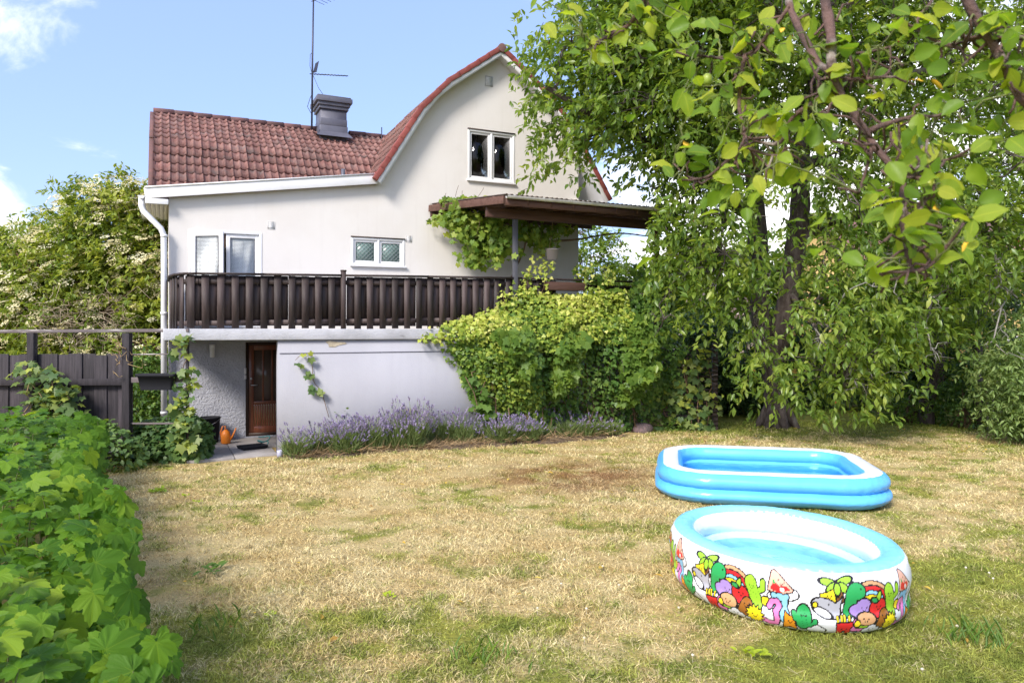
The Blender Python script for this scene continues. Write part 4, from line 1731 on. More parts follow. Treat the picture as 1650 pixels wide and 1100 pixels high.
face(73.3, 33.6, 1.9, -.6)
paint(ell(62, 19.5, 2.5, 2.7), YEL)
paint(un(ell(72, 21, 5, 4.6), ell(68, 24.5, 1.8, 1.8), ell(76.5, 24.5, 1.8, 1.8), cap(73, 19, 76, 11, 3.2)), SKYB)    # bear
face(71.5, 21, 1.6)
paint(poly([(76, 15), (79, 12.5), (84, 13), (82, 8.5), (84, 3.5), (79, 5), (75, 3), (75.5, 8)]), ORG)               # star
face(79.3, 9.8, 1.2)
S = [(65, 17), (66.5, 20), (70, 20.8), (71.8, 18), (69.5, 14.5), (70.5, 10), (70, 6), (65, 5.3), (59, 8)]
sdS = un(*[cap(a[0], a[1], b[0], b[1], 1.75) for a, b in zip(S, S[1:])])
paint(sdS, PNK)                                              # flamingo
paint(un(ell(88, 13, 4.6, 7.6), cap(83, 12, 81.5, 15.5, 1.6), cap(92, 8, 95.3, 10, 1.7), cap(95.3, 10, 95.6, 11.5, 1.5)), GRN)
for k in range(14):
    paint(ell(85.5 + (k * 37 % 13) * .42, 7 + (k * 53 % 23) * .52, .22, .3), (.01, .12, .03), 0)
face(88, 14.6, 1.6, 0, False)
for x in (13.2, 15.4, 17.8, 20.4):
    paint(cap(x, 9, x + random.uniform(-.8, .8), 15.5 + random.uniform(-1, 1), .75), YEL, .3)
paint(poly([(12.5, 11), (23, 11.8), (22, 2.2), (14, 2.2)]), RED)                                  # fries
face(17.8, 7, 1.7)
paint(ell(18, 4, .9, .9), WHT)
paint(un(ell(26.5, 11.5, 2.8, 3), ell(25.5, 7, 2.8, 2.4), ell(29.5, 6.5, 2.4, 2.2)), PNK)
paint(ell(33, 11.2, 6.6, 3.2), (.45, .03, .03))
paint(ell(34, 9.3, 6.4, 1.6, .1), LIME)
paint(ell(33.5, 13.6, 6.4, 3.7, -.12), TAN)                   # burger
face(33, 13.8, 1.9, -.2)
paint(ell(26.5, 11, 1.9, 2.2), YEL)
paint(cap(45.5, 9.5, 48.5, 15, 3.6), BRN)                    # potato
face(48, 14.4, 1.4, -.3)
pts = []
for k in range(26):
    a = k / 26 * 2 * PI
    r = 6.4 if k % 2 else 4.5
    pts.append((54.5 + r * math.cos(a), 9 + r * math.sin(a)))
paint(poly(pts), (.90, .74, .02))                             # sun
face(54.6, 9.6, 1.9, -.1)
cloud(38.5, 5.2, 6.8, WHT)
face(38.6, 6, 1.7)
paint(ell(27.5, 2.9, 1.2, 1.2), (.08, .30, .55), .15)
cloud(97, 5, 6, WHT)
paint(ell(95.5, 22, 1.6, 1.6), YEL)
pprof = smooth_prof([(-.20, 0.004), (-.08, 0.007), (-.02, 0.033), (.022, 0.092), (.030, 0.141), (.020, 0.190), (.026, 0.239), (.036, 0.304), (.030, 0.369), (.012, 0.429), (-.012, 0.461)], 9)
nU = 1320
tt = np.arange(nU) / nU * 2 * PI
arc = np.hypot(EA * np.sin(tt), EB * np.cos(tt))
arc = np.concatenate([[0], np.cumsum(arc)[:-1]])
PER = arc[-1] + arc[-1] / (nU - 1)
V = np.concatenate([np.c_[(EA + o) * np.cos(tt), (EB + o) * np.sin(tt), np.full(nU, z)] for o, z in pprof])
wobn = .004 * np.c_[noise3(V, 5, 1), noise3(V, 5, 2), .5 * noise3(V, 4, 3)]
ln_ = np.concatenate([[0], np.cumsum(np.hypot(*np.diff(pprof, axis=0).T))])
i0 = int(np.argmin(np.abs(pprof[:, 1] - .012) + (pprof[:, 0] < -.1) * 9))
hgt = (ln_ - ln_[i0]) * 100
xu = (arc / PER * 6 * 98.0 + 92) % 98
cols = np.ones((len(pprof), nU, 4))
for i, hc in enumerate(hgt):
    zi = int(np.clip(round((hc - 0.2) / 1.18 / .25), 0, IMG.shape[0] - 1))
    xi = np.clip((xu / .25).astype(int), 0, IMG.shape[1] - 1)
    cols[i, :, :3] = IMG[zi, xi] if hc > .3 else (.62, .63, .66)
m_, n_ = len(pprof), nU
i = np.arange(m_ - 1)[:, None] * n_
j = np.arange(n_)[None]
k = (j + 1) % n_
Q = np.stack([i + j, i + k, i + n_ + k, i + n_ + j], -1).reshape(-1, 4)
M_PRINT = bpy.data.materials.new('printed_vinyl')
M_PRINT.use_nodes = True
_t = M_PRINT.node_tree
_b = _t.nodes['Principled BSDF']
_b.inputs['Roughness'].default_value = .25
_a = N(_t, 'ShaderNodeAttribute', attribute_name='print')
_t.links.new(_a.outputs['Color'], _b.inputs['Base Color'])
link('printed_wall', mesh_from('printed_wall', pucker(V + wobn, (.03, .19, .455)), [Q], True, vcol=cols.reshape(-1, 4)), M_PRINT, op_)

# ------------------------------------------------------------------ leaf templates (y along the leaf, z up)
LANCE_V = [(0, 0, 0), (-.17, .38, .07), (.17, .38, .07), (0, .42, 0), (0, 1, -.16), (-.12, .72, -.0), (.12, .72, -.0)]
LANCE_F = [[(0, 2, 3), (0, 3, 1), (5, 3, 4), (3, 6, 4), (1, 3, 5), (3, 2, 6)]]
OVATE_V = [(0, 0, 0), (-.30, .34, .08), (.30, .34, .08), (0, .40, 0), (0, 1, -.10), (-.24, .70, .03), (.24, .70, .03)]


def fan(pts, c=(0, .42), zc=0.0, dome=.10):
    V = [(c[0], c[1], zc)] + [(x, y, zc + dome * (1 if i % 2 else -.6) * abs(x) - .12 * y * y) for i, (x, y) in enumerate(pts)]
    n = len(pts)
    return V, [[(0, 1 + i, 1 + (i + 1) % n) for i in range(n)]]


IVY_V, IVY_F = fan([(0, .05), (.34, -.05), (.52, .34), (.26, .52), (0, 1), (-.26, .52), (-.52, .34), (-.34, -.05)])
GRAPE_V, GRAPE_F = fan([(0, .08), (.30, -.12), (.50, .12), (.42, .28), (.62, .58), (.28, .62), (0, 1.02), (-.28, .62), (-.62, .58), (-.42, .28), (-.50, .12), (-.30, -.12)])
NEEDLE_V = [(-.04, 0, 0), (.04, 0, 0), (0, 1, 0)]
NEEDLE_F = [[(0, 1, 2)]]

M_CHERRY = leafmat('cherry_leaf', [(0.085, 0.155, 0.030), (0.155, 0.245, 0.042), (0.25, 0.335, 0.056), (0.40, 0.45, 0.10)], transl=.48, rough=.36, spec=.5)
M_ELDER = leafmat('elder_leaf', [(0.09, 0.15, 0.026), (0.17, 0.24, 0.040), (0.30, 0.36, 0.06), (0.48, 0.50, 0.13)], transl=.45)
M_UMBEL = leafmat('elder_flower', [(0.62, 0.55, 0.28), (0.76, 0.70, 0.44), (0.85, 0.82, 0.64)], transl=.3, rough=.8, spec=.1, tsat=(1, 1, .9))
M_IVYGOLD = leafmat('golden_ivy_leaf', [(0.075, 0.15, 0.025), (0.19, 0.28, 0.040), (0.40, 0.46, 0.07), (0.66, 0.64, 0.20)], transl=.3)
M_IVYGREEN = leafmat('ivy_leaf', [(0.045, 0.105, 0.022), (0.085, 0.165, 0.032), (0.15, 0.245, 0.045), (0.27, 0.35, 0.075)], transl=.28)
M_GRAPE = leafmat('grape_leaf', [(0.07, 0.15, 0.028), (0.13, 0.22, 0.036), (0.22, 0.31, 0.05), (0.38, 0.42, 0.085)], transl=.42)
M_HOP = leafmat('hop_leaf', [(0.075, 0.14, 0.045), (0.12, 0.19, 0.055), (0.20, 0.26, 0.07), (0.40, 0.44, 0.07)], transl=.38, obj=True)
M_HOPS = leafmat('bramble_leaf', [(0.05, 0.11, 0.034), (0.09, 0.165, 0.045), (0.15, 0.235, 0.06), (0.30, 0.36, 0.07)], transl=.35)
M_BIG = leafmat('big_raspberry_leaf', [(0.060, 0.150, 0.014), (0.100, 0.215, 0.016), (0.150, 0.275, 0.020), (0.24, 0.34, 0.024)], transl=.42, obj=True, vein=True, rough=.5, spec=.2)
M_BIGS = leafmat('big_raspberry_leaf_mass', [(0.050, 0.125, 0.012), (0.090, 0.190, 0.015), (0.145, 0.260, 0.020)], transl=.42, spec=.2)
M_APPLE = leafmat('apple_leaf', [(0.13, 0.235, 0.026), (0.20, 0.315, 0.030), (0.29, 0.39, 0.038), (0.44, 0.48, 0.05)], transl=.55, obj=True, vein=True)
M_YELLOWLEAF = pm('yellow_leaf', (0.72, 0.50, 0.03), (0.55, 0.30, 0.03), scale=20, rough=.6)
M_SHRUB = leafmat('dark_shrub_leaf', [(0.040, 0.085, 0.026), (0.070, 0.130, 0.038), (0.12, 0.19, 0.052)], transl=.25)
M_PALE = leafmat('pale_shrub_leaf', [(0.13, 0.21, 0.06), (0.22, 0.31, 0.10), (0.38, 0.44, 0.18)], transl=.35)
M_LAVLEAF = leafmat('lavender_leaf', [(0.09, 0.14, 0.040), (0.16, 0.22, 0.07), (0.25, 0.29, 0.13)], transl=.2)
M_LAVFLOWER = leafmat('lavender_flower', [(0.24, 0.20, 0.38), (0.36, 0.30, 0.50), (0.50, 0.44, 0.62)], transl=.2, spec=.1)
M_CHERRYRED = pm('cherry_red', (0.40, 0.05, 0.025), rough=.35)


def curve(p0, p1, sag=0.0, wob=0.0, n=7, rng=RNG):
    p0, p1 = np.asarray(p0, float), np.asarray(p1, float)
    t = np.linspace(0, 1, n)[:, None]
    P = p0 + (p1 - p0) * t
    P[:, 2] += sag * 4 * (t * (1 - t))[:, 0]
    L = np.linalg.norm(p1 - p0)
    if wob:
        w = rng.normal(size=(n, 3)) * wob * L
        w[0] = w[-1] = 0
        P += w
    return P


def pts_in_blobs(blobs, n, rng, shell=.55, gap=0.0, gf=.7, seed=3):
    """points spread over a union of ellipsoids, thinner towards the middle, with gaps by noise"""
    w = np.array([b[1][0] * b[1][1] * b[1][2] for b in blobs]) ** (2 / 3) * np.array([b[2] if len(b) > 2 else 1 for b in blobs])
    out = []
    while sum(len(o) for o in out) < n:
        k = rng.choice(len(blobs), size=n, p=w / w.sum())
        C = np.array([b[0] for b in blobs])[k]
        R = np.array([b[1] for b in blobs])[k]
        r = (shell + (1 - shell) * rng.random(n) ** .6)
        P = C + rand_dirs(n, rng) * R * r[:, None]
        keep = noise3(P, gf, seed) + rng.normal(size=n) * .25 > gap - .5
        out.append(P[keep])
    return np.vstack(out)[:n]


def shoots(P, O, rng, per=5, nl=14, L=.6, spread=.45, droop=.8, leaf=.13, tv=None, tf=None, mat_dirs=None, width=1.0, hang=.55):
    """leafy shoots round the points P that grow away from O; returns leaf frames, places, sizes, tints and shoot lines"""
    n = len(P) * per
    P0 = np.repeat(P, per, 0) + rng.normal(size=(n, 3)) * spread * .5
    out = unit(P0 - O) if O is not None else rand_dirs(n, rng)
    d = unit(out * .6 + rand_dirs(n, rng) * .8 + [0, 0, .1])
    Ls = L * rng.uniform(.55, 1.25, n)
    t = np.tile((np.arange(nl) + .5) / nl, n)
    t = np.clip(t + rng.normal(size=n * nl) * .03, 0.02, 1)
    D = np.repeat(d, nl, 0)
    LL = np.repeat(Ls, nl)
    pos = np.repeat(P0, nl, 0) + D * (LL * t)[:, None]
    pos[:, 2] -= droop * LL * t ** 2 * .8
    side = unit(np.cross(D, rand_dirs(len(D), rng)))
    ld = unit(D * .45 + side * .85 + np.array([0, 0, -hang]) + rng.normal(size=D.shape) * .25)
    up = unit(np.array([0, 0, 1.0]) + rng.normal(size=D.shape) * .45)
    B = bases(ld, up)
    sz = leaf * rng.uniform(.65, 1.2, len(D))
    S = np.c_[sz * width, sz, sz]
    tint = np.clip(np.repeat(rng.normal(.42, .16, n), nl) + rng.normal(size=n * nl) * .13, 0, 1)
    return B, pos, S, tint, (P0, d, Ls, droop)


def shoot_lines(mb, info, rng, share=.35, r=.006):
    P0, d, Ls, droop = info
    for i in np.nonzero(rng.random(len(P0)) < share)[0]:
        t = np.linspace(0, 1, 4)[:, None]
        q = P0[i] + d[i] * Ls[i] * t
        q[:, 2] -= (droop * Ls[i] * t[:, 0] ** 2 * .8)
        mb.tube(q, [r, r * .8, r * .6, r * .3], 3, cap=False)


def branching(mb, limbs, targets, rng, hubs=110, r0=.05):
    """connect leafy points to limbs through hubs, as real branches do"""
    nodes = np.vstack([L for L, _ in limbs])
    rad = np.concatenate([np.broadcast_to(R, len(L)) for L, R in limbs])
    hub = targets[rng.choice(len(targets), min(hubs, len(targets)), replace=False)]
    hub = hub + rng.normal(size=hub.shape) * .2
    for h in hub:
        dist = np.linalg.norm(nodes - h, axis=1) + np.maximum(nodes[:, 2] - h[2], 0) * .2
        k = int(np.argmin(dist))
        r = min(rad[k] * .6, r0 * (.5 + .12 * np.linalg.norm(nodes[k] - h)))
        C = curve(nodes[k], h, sag=.10 * np.linalg.norm(nodes[k] - h), wob=.05, n=8, rng=rng)
        mb.tube(C, np.linspace(r, r * .35, 8), 6, cap=False)
    for p in targets:
        k = int(np.argmin(np.linalg.norm(hub - p, axis=1)))
        if np.linalg.norm(hub[k] - p) < .1:
            continue
        C = curve(hub[k], p, sag=.06, wob=.06, n=5, rng=rng)
        mb.tube(C, np.linspace(.014, .006, 5), 4, cap=False)


# ------------------------------------------------------------------ cherry tree
rng = np.random.default_rng(21)
ctree = thing('cherry_tree', 'large old cherry tree with two dark trunks and drooping leaves', 'tree', gp(1252, 688))
CO = np.array(ctree.location)


def poly3(pts, per=4):
    P = np.array([wp(*p) for p in pts])
    return smooth_prof3(P, per)


def smooth_prof3(P, k=4):
    e = np.vstack([2 * P[0] - P[1], P, 2 * P[-1] - P[-2]])
    out = []
    for i in range(1, len(e) - 2):
        a, b, c, d = e[i - 1:i + 3]
        for t in np.linspace(0, 1, k, endpoint=False):
            out.append(.5 * (2 * b + (c - a) * t + (2 * a - 5 * b + 4 * c - d) * t * t + (3 * b - a - 3 * c + d) * t ** 3))
    out.append(P[-1])
    return np.array(out)


TB = CO[1]
LA = poly3([(1252, 694, TB), (1251, 660, TB), (1247, 610, TB), (1237, 565, TB), (1226, 500, TB), (1221, 400, TB), (1214, 290, TB), (1203, 200, TB), (1185, 100, TB), (1178, 0, TB - .3), (1165, -120, TB - .5)])
LB = poly3([(1243, 600, TB), (1256, 540, TB - .05), (1270, 480, TB - .1), (1282, 400, TB - .2), (1289, 330, TB - .3), (1288, 255, TB - .4), (1302, 170, TB - .5), (1330, 70, TB - .6), (1352, -40, TB - .8), (1375, -150, TB - 1)])
LC = poly3([(1218, 350, TB), (1180, 328, TB - .3), (1142, 292, TB - .8), (1095, 262, TB - 1.4), (1010, 215, TB - 2.0), (930, 170, TB - 2.5), (880, 140, TB - 2.7)])
LD = poly3([(1287, 292, TB - .35), (1250, 278, TB - .5), (1212, 262, TB - .7), (1178, 245, TB - 1), (1120, 160, TB - 1.6), (1060, 60, TB - 2)])
LE_ = poly3([(1290, 270, TB - .38), (1325, 258, TB - .6), (1352, 285, TB - .8), (1380, 290, TB - 1), (1450, 340, TB - 1.7), (1520, 400, TB - 2.3)])
LF = poly3([(1300, 180, TB - .5), (1380, 130, TB - .8), (1470, 120, TB - 1), (1580, 90, TB - 1.5), (1660, 120, TB - 2)])
LG = poly3([(1283, 395, TB - .2), (1330, 360, TB - .5), (1400, 345, TB - 1), (1500, 330, TB - 1.5), (1600, 380, TB - 1.8)])
LH = poly3([(1272, 470, TB - .1), (1290, 495, TB - 1), (1310, 520, TB - 2), (1330, 560, TB - 2.8)])
LI = poly3([(1222, 430, TB), (1180, 430, TB - .9), (1130, 440, TB - 1.8), (1080, 470, TB - 2.3)])


def taper(L, a, b):
    return np.linspace(a, b, len(L))


RA = np.interp(np.linspace(0, 1, len(LA)), [0, .04, .12, .3, .7, 1], [.36, .31, .28, .24, .19, .09])
limbs = [(LA, RA), (LB, np.interp(np.linspace(0, 1, len(LB)), [0, .1, .6, 1], [.22, .25, .20, .08])), (LC, taper(LC, .17, .05)), (LD, taper(LD, .16, .05)), (LE_, taper(LE_, .15, .035)), (LF, taper(LF, .13, .04)), (LG, taper(LG, .12, .04)), (LH, taper(LH, .07, .02)), (LI, taper(LI, .08, .02))]
tk = MB()
for L, R in limbs:
    L = L + .03 * np.c_[noise3(L, 2.2, 1), noise3(L, 2.2, 2), 0 * L[:, 0]]
    tk.tube(L - CO, R * (1 + .10 * noise3(L, 5, 3)), 14, cap=False)
for k in range(7):                                          # root flare
    a = k / 7 * 2 * PI + .3
    d = np.array([math.cos(a), math.sin(a), 0])
    tk.tube([d * .18 + [0, 0, .45], d * .34 + [0, 0, .16], d * .50 + [0, 0, -.06]], [.12, .10, .04], 8, cap=False)
blobs = [((6.0, 16.6, 9.2), (4.0, 3.4, 2.6), 1.0), ((1.75, 14.3, 6.8), (1.25, 1.1, 1.9), 1.5), ((3.6, 14.6, 7.9), (2.1, 1.9, 2.6), 1.25), ((3.0, 14.4, 9.6), (2.2, 1.8, 2.0), 1.0),
         ((9.4, 16.2, 8.0), (3.2, 3.0, 3.0), .8), ((4.15, 14.6, 4.1), (1.25, 1.2, 1.7), 1.25), ((5.7, 13.9, 2.0), (1.55, .8, .8), 1.3), ((7.7, 14.6, 3.7), (2.2, 1.3, 1.4), 1.15),
         ((10.1, 14.6, 5.0), (1.8, 1.4, 2.0), .8), ((3.0, 14.5, 3.2), (.8, .9, 1.3), .9), ((4.6, 15.0, 5.6), (1.9, 1.4, 1.0), .8), ((7.3, 14.2, 2.5), (.9, .6, .5), .5), ((7.0, 15.8, 5.2), (1.8, .8, 1.7), .9), ((5.0, 14.0, 1.0), (.35, .3, .5), .6), ((6.5, 14.0, 1.0), (.5, .3, .45), .6)]
T = pts_in_blobs(blobs, 1750, rng, shell=.35, gap=.30, gf=1.0)
px = 825 + T[:, 0] / T[:, 1] * FPX
py = HOR - (T[:, 2] - CAMZ) / T[:, 1] * FPX
clear = (px > 1188) & (px < 1318) & (py > 240) & (py < 560) & (T[:, 1] < 17.2) & (rng.random(len(T)) < .84)
off_house = (px < 872) & ((py > 262) | (py < 40)) | (px < 835) | ((px < 1030) & (py > 285)) | ((px > 925) & (px < 1010) & (py > 235))
clear |= (px > 1212) & (px < 1292) & (py >= 590) & (T[:, 1] < 17) & (rng.random(len(T)) < .55)
trel = (px > 1055) & (px < 1172) & (py > 528)
T = T[~clear & ~off_house & ~trel & (T[:, 2] > .55)]
branching(tk, limbs, T, rng, hubs=150)
B, P_, S_, ti, info = shoots(T, np.array([6.2, 17, 5.5]), rng, per=8, nl=8, L=.36, spread=.80, leaf=.165, droop=.7, hang=.55, width=1.25)
ok = P_[:, 2] > .42 + .35 * (P_[:, 0] > 7.2)
pxl = 825 + P_[:, 0] / P_[:, 1] * FPX
pyl = HOR - (P_[:, 2] - CAMZ) / P_[:, 1] * FPX
ok &= ~((pxl > 1062) & (pxl < 1165) & (pyl > 548) & (pyl < 700) & (rng.random(len(pxl)) < .8))
ok &= ~((pxl < 822) | ((pxl < 1040) & (pyl > 318) & (P_[:, 1] < 16)))
shoot_lines(tk, info, rng, .10)
tk.V = [v if i < 9 + 7 else v for i, v in enumerate(tk.V)]
# the branches of branching() were laid in world coordinates; bring them to the tree's own
nb = 9 + 7
tk.V = tk.V[:nb] + [v - CO for v in tk.V[nb:]]
tk.obj('trunk', M_BARK, ctree, smooth=True)
B, P_, S_, ti = B[ok], P_[ok], S_[ok], ti[ok]
ti = np.clip(ti + .07 * noise3(P_, .8, 9), 0, 1)
link('crown', scatter_mesh('crown', LANCE_V, LANCE_F, B, P_ - CO, S_, ti), M_CHERRY, ctree)
# dead lichen-covered twigs
dt = MB()
for (px0, py0, Y0, px1, py1, Y1) in ((1500, 335, 15, 1440, 470, 13.6), (1470, 400, 14.5, 1395, 455, 13.4), (1560, 380, 15, 1640, 480, 13.5), (1310, 500, 16, 1325, 545, 13.8), (1400, 560, 14.5, 1380, 620, 13.5), (1600, 400, 14.5, 1610, 560, 13.6), (1510, 440, 14.5, 1500, 560, 13.5), (1050, 300, 15.5, 1120, 440, 14.2), (1160, 350, 15.5, 1100, 420, 14.0)):
    p0, p1 = wp(px0, py0, Y0), wp(px1, py1, Y1)
    C = curve(p0, p1, sag=.15, wob=.06, n=8, rng=rng)
    dt.tube(C - CO, np.linspace(.030, .012, 8), 5)
    for k in range(11):
        a = C[rng.integers(2, 8)]
        e = a + rng.normal(size=3) * [.28, .15, .25] + [0, 0, -.18]
        c2 = curve(a, e, sag=.03, wob=.10, n=5, rng=rng)
        dt.tube(c2 - CO, np.linspace(.012, .004, 5), 4)
        for q in range(2):
            e2 = c2[3] + rng.normal(size=3) * .13
            dt.tube(curve(c2[2 + q], e2, 0, .1, 4, rng) - CO, [.006, .005, .004, .002], 3)
stuff(dt.obj('dead_twigs', M_LICHEN, ctree))
ch_ = MB()
for p in P_[rng.choice(len(P_), 170)]:
    if p[2] < 8:
        t = np.array([(0, 0, 1), (1, 0, 0), (0, 1, 0), (-1, 0, 0), (0, -1, 0), (0, 0, -1)]) * .016
        ch_.add(t + p - CO - [0, 0, .05], T=[(0, 1, 2), (0, 2, 3), (0, 3, 4), (0, 4, 1), (5, 2, 1), (5, 3, 2), (5, 4, 3), (5, 1, 4)])
stuff(ch_.obj('cherries', M_CHERRYRED, ctree))

# bird box on the trunk
bbx = thing('bird_box', 'small dark wooden bird box nailed to the cherry trunk', 'bird box', wp(1217, 458, TB) + [0, -.24, 0])
q = MB()
q.box((-.09, -.12, -.02), (.09, .06, .16))
q.obj('box_body', M_PERGOLA, bbx)
q = MB()
q.beam((0, -.17, .155), (0, .07, .20), .23, .02)
q.obj('box_roof', M_RAILWOOD, bbx)

# ------------------------------------------------------------------ elder behind the fence
rng = np.random.default_rng(5)
elder = thing('elder_tree', 'flowering elder with cream umbels behind the black fence', 'tree', (-10.2, 18.0, 0))
EO = np.array(elder.location)
eb = [((-9.3, 17.3, 3.9), (1.75, 1.4, 1.75), 1.4), ((-9.8, 17.0, 3.2), (2.0, 1.2, 1.4), 1.0), ((-11.5, 17.6, 3.1), (1.9, 1.5, 1.5), 1.1), ((-9.8, 17.0, 2.2), (2.6, 1.2, 1.4), 1), ((-8.4, 17.4, 2.9), (1.0, 1.3, 2.1), 1.1), ((-12.6, 17.2, 1.6), (1.6, 1.2, 1.5), 1), ((-8.6, 16.6, 1.2), (1.3, 1, 1.0), .8)]
T = pts_in_blobs(eb, 2300, rng, shell=.5, gap=-.25, gf=1.3)
T = T[T[:, 2] > .3]
em = MB()
el = [(smooth_prof3(np.array([EO, EO + [.1, 0, 1.2], EO + [.6, -.3, 2.6], EO + [.9, -.5, 4.2]])), .09), (smooth_prof3(np.array([EO + [0, 0, .1], EO + [-.6, 0, 1.2], EO + [-1.3, -.3, 2.8]])), .08), (smooth_prof3(np.array([EO, EO + [.9, -.2, .9], EO + [1.7, -.5, 2.6]])), .07), (smooth_prof3(np.array([EO, EO + [-1.2, -.2, .9], EO + [-2.3, -.6, 1.6]])), .07)]
for L, R in el:
    em.tube(L, np.linspace(R, R * .4, len(L)), 8)
branching(em, el, T, rng, hubs=70, r0=.03)
em.V = [v - EO for v in em.V]
em.obj('trunk', M_VINE, elder, smooth=True)
B, P_, S_, ti, info = shoots(T, EO + [0, 0, 2], rng, per=4, nl=11, L=.40, spread=.42, leaf=.135, droop=.5, hang=.3, width=1.2)
ti = np.clip(ti + .14 * noise3(P_, 1.6, 9) + .05, 0, 1)
link('crown', scatter_mesh('crown', LANCE_V, LANCE_F, B, P_ - EO, S_, ti), M_ELDER, elder)
# umbels: flat heads of many small florets
hd = pts_in_blobs(eb, 2700, rng, shell=1.16, gap=-.25, gf=1.2)
hd = hd[(hd[:, 2] > .5) & (hd[:, 1] < 18.2)]
nf = 36
a = rng.uniform(0, 2 * PI, (len(hd), nf))
r = .155 * np.sqrt(rng.random((len(hd), nf))) * rng.uniform(.6, 1.15, (len(hd), 1))
tn = unit(np.array([0, -.45, 1.0]) + rng.normal(size=(len(hd), 3)) * .3)
Bh = bases(np.cross(tn, rand_dirs(len(hd), rng)), tn)
loc = np.stack([r * np.cos(a), r * np.sin(a), .02 - r * .15], -1)
FPt = (np.einsum('nij,nkj->nki', Bh, loc) + hd[:, None]).reshape(-1, 3)
fn = unit(np.repeat(tn, nf, 0) + rng.normal(size=(len(FPt), 3)) * .35)
FB = bases(np.cross(fn, rand_dirs(len(fn), rng)), fn)
SQ = [(-.5, -.5, 0), (.5, -.5, 0), (.6, .5, 0), (-.4, .5, 0)]
link('flowers', scatter_mesh('flowers', SQ, [[(0, 1, 2, 3)]], FB, FPt - EO, rng.uniform(.020, .034, len(FPt)), np.clip(np.repeat(rng.normal(.5, .28, len(hd)), nf), 0, 1)), M_UMBEL, elder)
dtw = MB()
for k in range(230):
    c0 = wp(rng.uniform(60, 200), rng.uniform(480, 555), rng.uniform(15.6, 16.0))
    e = c0 + rng.normal(size=3) * [.32, .1, .22]
    dtw.tube(curve(c0, e, .04, .12, 5, rng) - EO, [.008, .007, .006, .005, .003], 3, cap=False)
stuff(dtw.obj('dry_twigs', pm('dry_twig', (0.34, 0.27, 0.19), rough=.9), elder))


# ------------------------------------------------------------------ shrubs and trees further back
def bush(name, label, cat, base, blobs, n, mat, leaf=.10, seed=0, shell=.6, per=4, nl=9, tv=OVATE_V, trunk=None, bark=None, group=None, L=.35, droop=.3):
    r = np.random.default_rng(seed)
    o = thing(name, label, cat, base, 0, group)
    O = np.array(base, float)
    T = pts_in_blobs(blobs, n, r, shell=shell, gap=.0, gf=1.4, seed=seed)
    T = T[T[:, 2] > .08]
    m = MB()
    if trunk is None:
        for k in range(7):
            t = T[r.integers(len(T))]
            m.tube(curve(O + r.normal(size=3) * [.15, .15, 0], t, .2, .04, 7, r) - O, np.linspace(.03, .01, 7), 5)
    else:
        Ls = [(smooth_prof3(np.array(q)), R) for q, R in trunk]
        for Lp, R in Ls:
            m.tube(Lp, np.linspace(R, R * .45, len(Lp)), 10, cap=False)
        branching(m, [(Lp, R * .6) for Lp, R in Ls], T, r, hubs=50, r0=.03)
        m.V = [v - O for v in m.V]
    m.obj('trunk' if trunk is not None else 'stem', bark or M_VINE, o, smooth=True)
    B, P_, S_, ti, info = shoots(T, O + [0, 0, .5], r, per=per, nl=nl, L=L, spread=.35, leaf=leaf, droop=droop, hang=.3)
    ok = P_[:, 2] > .02
    link('crown' if cat == 'tree' else 'foliage', scatter_mesh('foliage', tv, LANCE_F, B[ok], P_[ok] - O, S_[ok], ti[ok]), mat, o)
    return o


bush('dark_hedge', 'dense dark green hedge behind the cherry trunk', 'hedge', (7.6, 21.5, 0), [((7.2, 21.3, 1.2), (2.2, .9, 1.5)), ((9.8, 20.5, 1.1), (2.2, .9, 1.3)), ((5.2, 22, 1.3), (1.6, .9, 1.6)), ((13.0, 21.5, 1.3), (2.4, .9, 1.6))], 850, M_SHRUB, .13, 31)
bush('laurel_shrub', 'dark leafy shrub behind the slat trellis', 'shrub', (5.2, 19.6, 0), [((5.1, 19.4, 1.1), (1.0, .8, 1.3)), ((6.0, 19.6, .9), (.9, .7, 1.0))], 300, M_SHRUB, .12, 32)
bush('small_plum_tree', 'small tree with leaning bare stem near the right fence post', 'tree', tuple(gp(1493, 683)), [((10.0, 17.0, 3.2), (1.5, 1.0, 1.2)), ((9.6, 16.6, 2.1), (1.2, .8, .6)), ((11.2, 17.2, 4.4), (1.6, 1.0, 1.5))], 260, M_CHERRY, .13, 33,
     trunk=[([gp(1493, 683) + [-.02, 0, -.25], gp(1493, 683) + [.02, 0, .6], gp(1493, 683) + [.25, 0, 1.1], gp(1493, 683) + [.3, 0, 2.2], gp(1493, 683) + [.4, .1, 3.4]], .20), ([gp(1493, 683) + [.2, 0, 1.0], gp(1493, 683) + [-.4, -.2, 1.9], gp(1493, 683) + [-.7, -.3, 2.5]], .08)], bark=M_BARK, tv=LANCE_V)
bush('currant_shrub', 'low mid-green shrub at the foot of the rusty pipes', 'shrub', tuple(gp(1560, 688)), [((10.6, 16.6, .55), (.8, .45, .75)), ((11.5, 17.2, .8), (.9, .5, 1.1))], 240, M_IVYGREEN, .09, 34)
bush('yellowing_shrub', 'yellowish weedy shrub beside the leaning plum stem', 'shrub', tuple(gp(1455, 680)), [((9.3, 17.5, .35), (.8, .4, .45))], 110, M_GRAPE, .08, 35)
bush('pale_apple_shrub', 'pale grey-green bush at the right edge of the lawn', 'shrub', tuple(gp(1668, 700)), [((10.2, 14.2, 1.35), (1.05, .7, 1.15)), ((10.4, 14.2, .6), (1.0, .6, .6))], 260, M_PALE, .12, 36, tv=LANCE_V)
bush('back_lilac', 'tall green lilac behind the pipes and the plum', 'shrub', (13.5, 20.5, 0), [((13.4, 20.3, 1.8), (2.2, 1.0, 2.2)), ((11.2, 20.8, 1.3), (1.6, .8, 1.5))], 480, M_SHRUB, .13, 37)
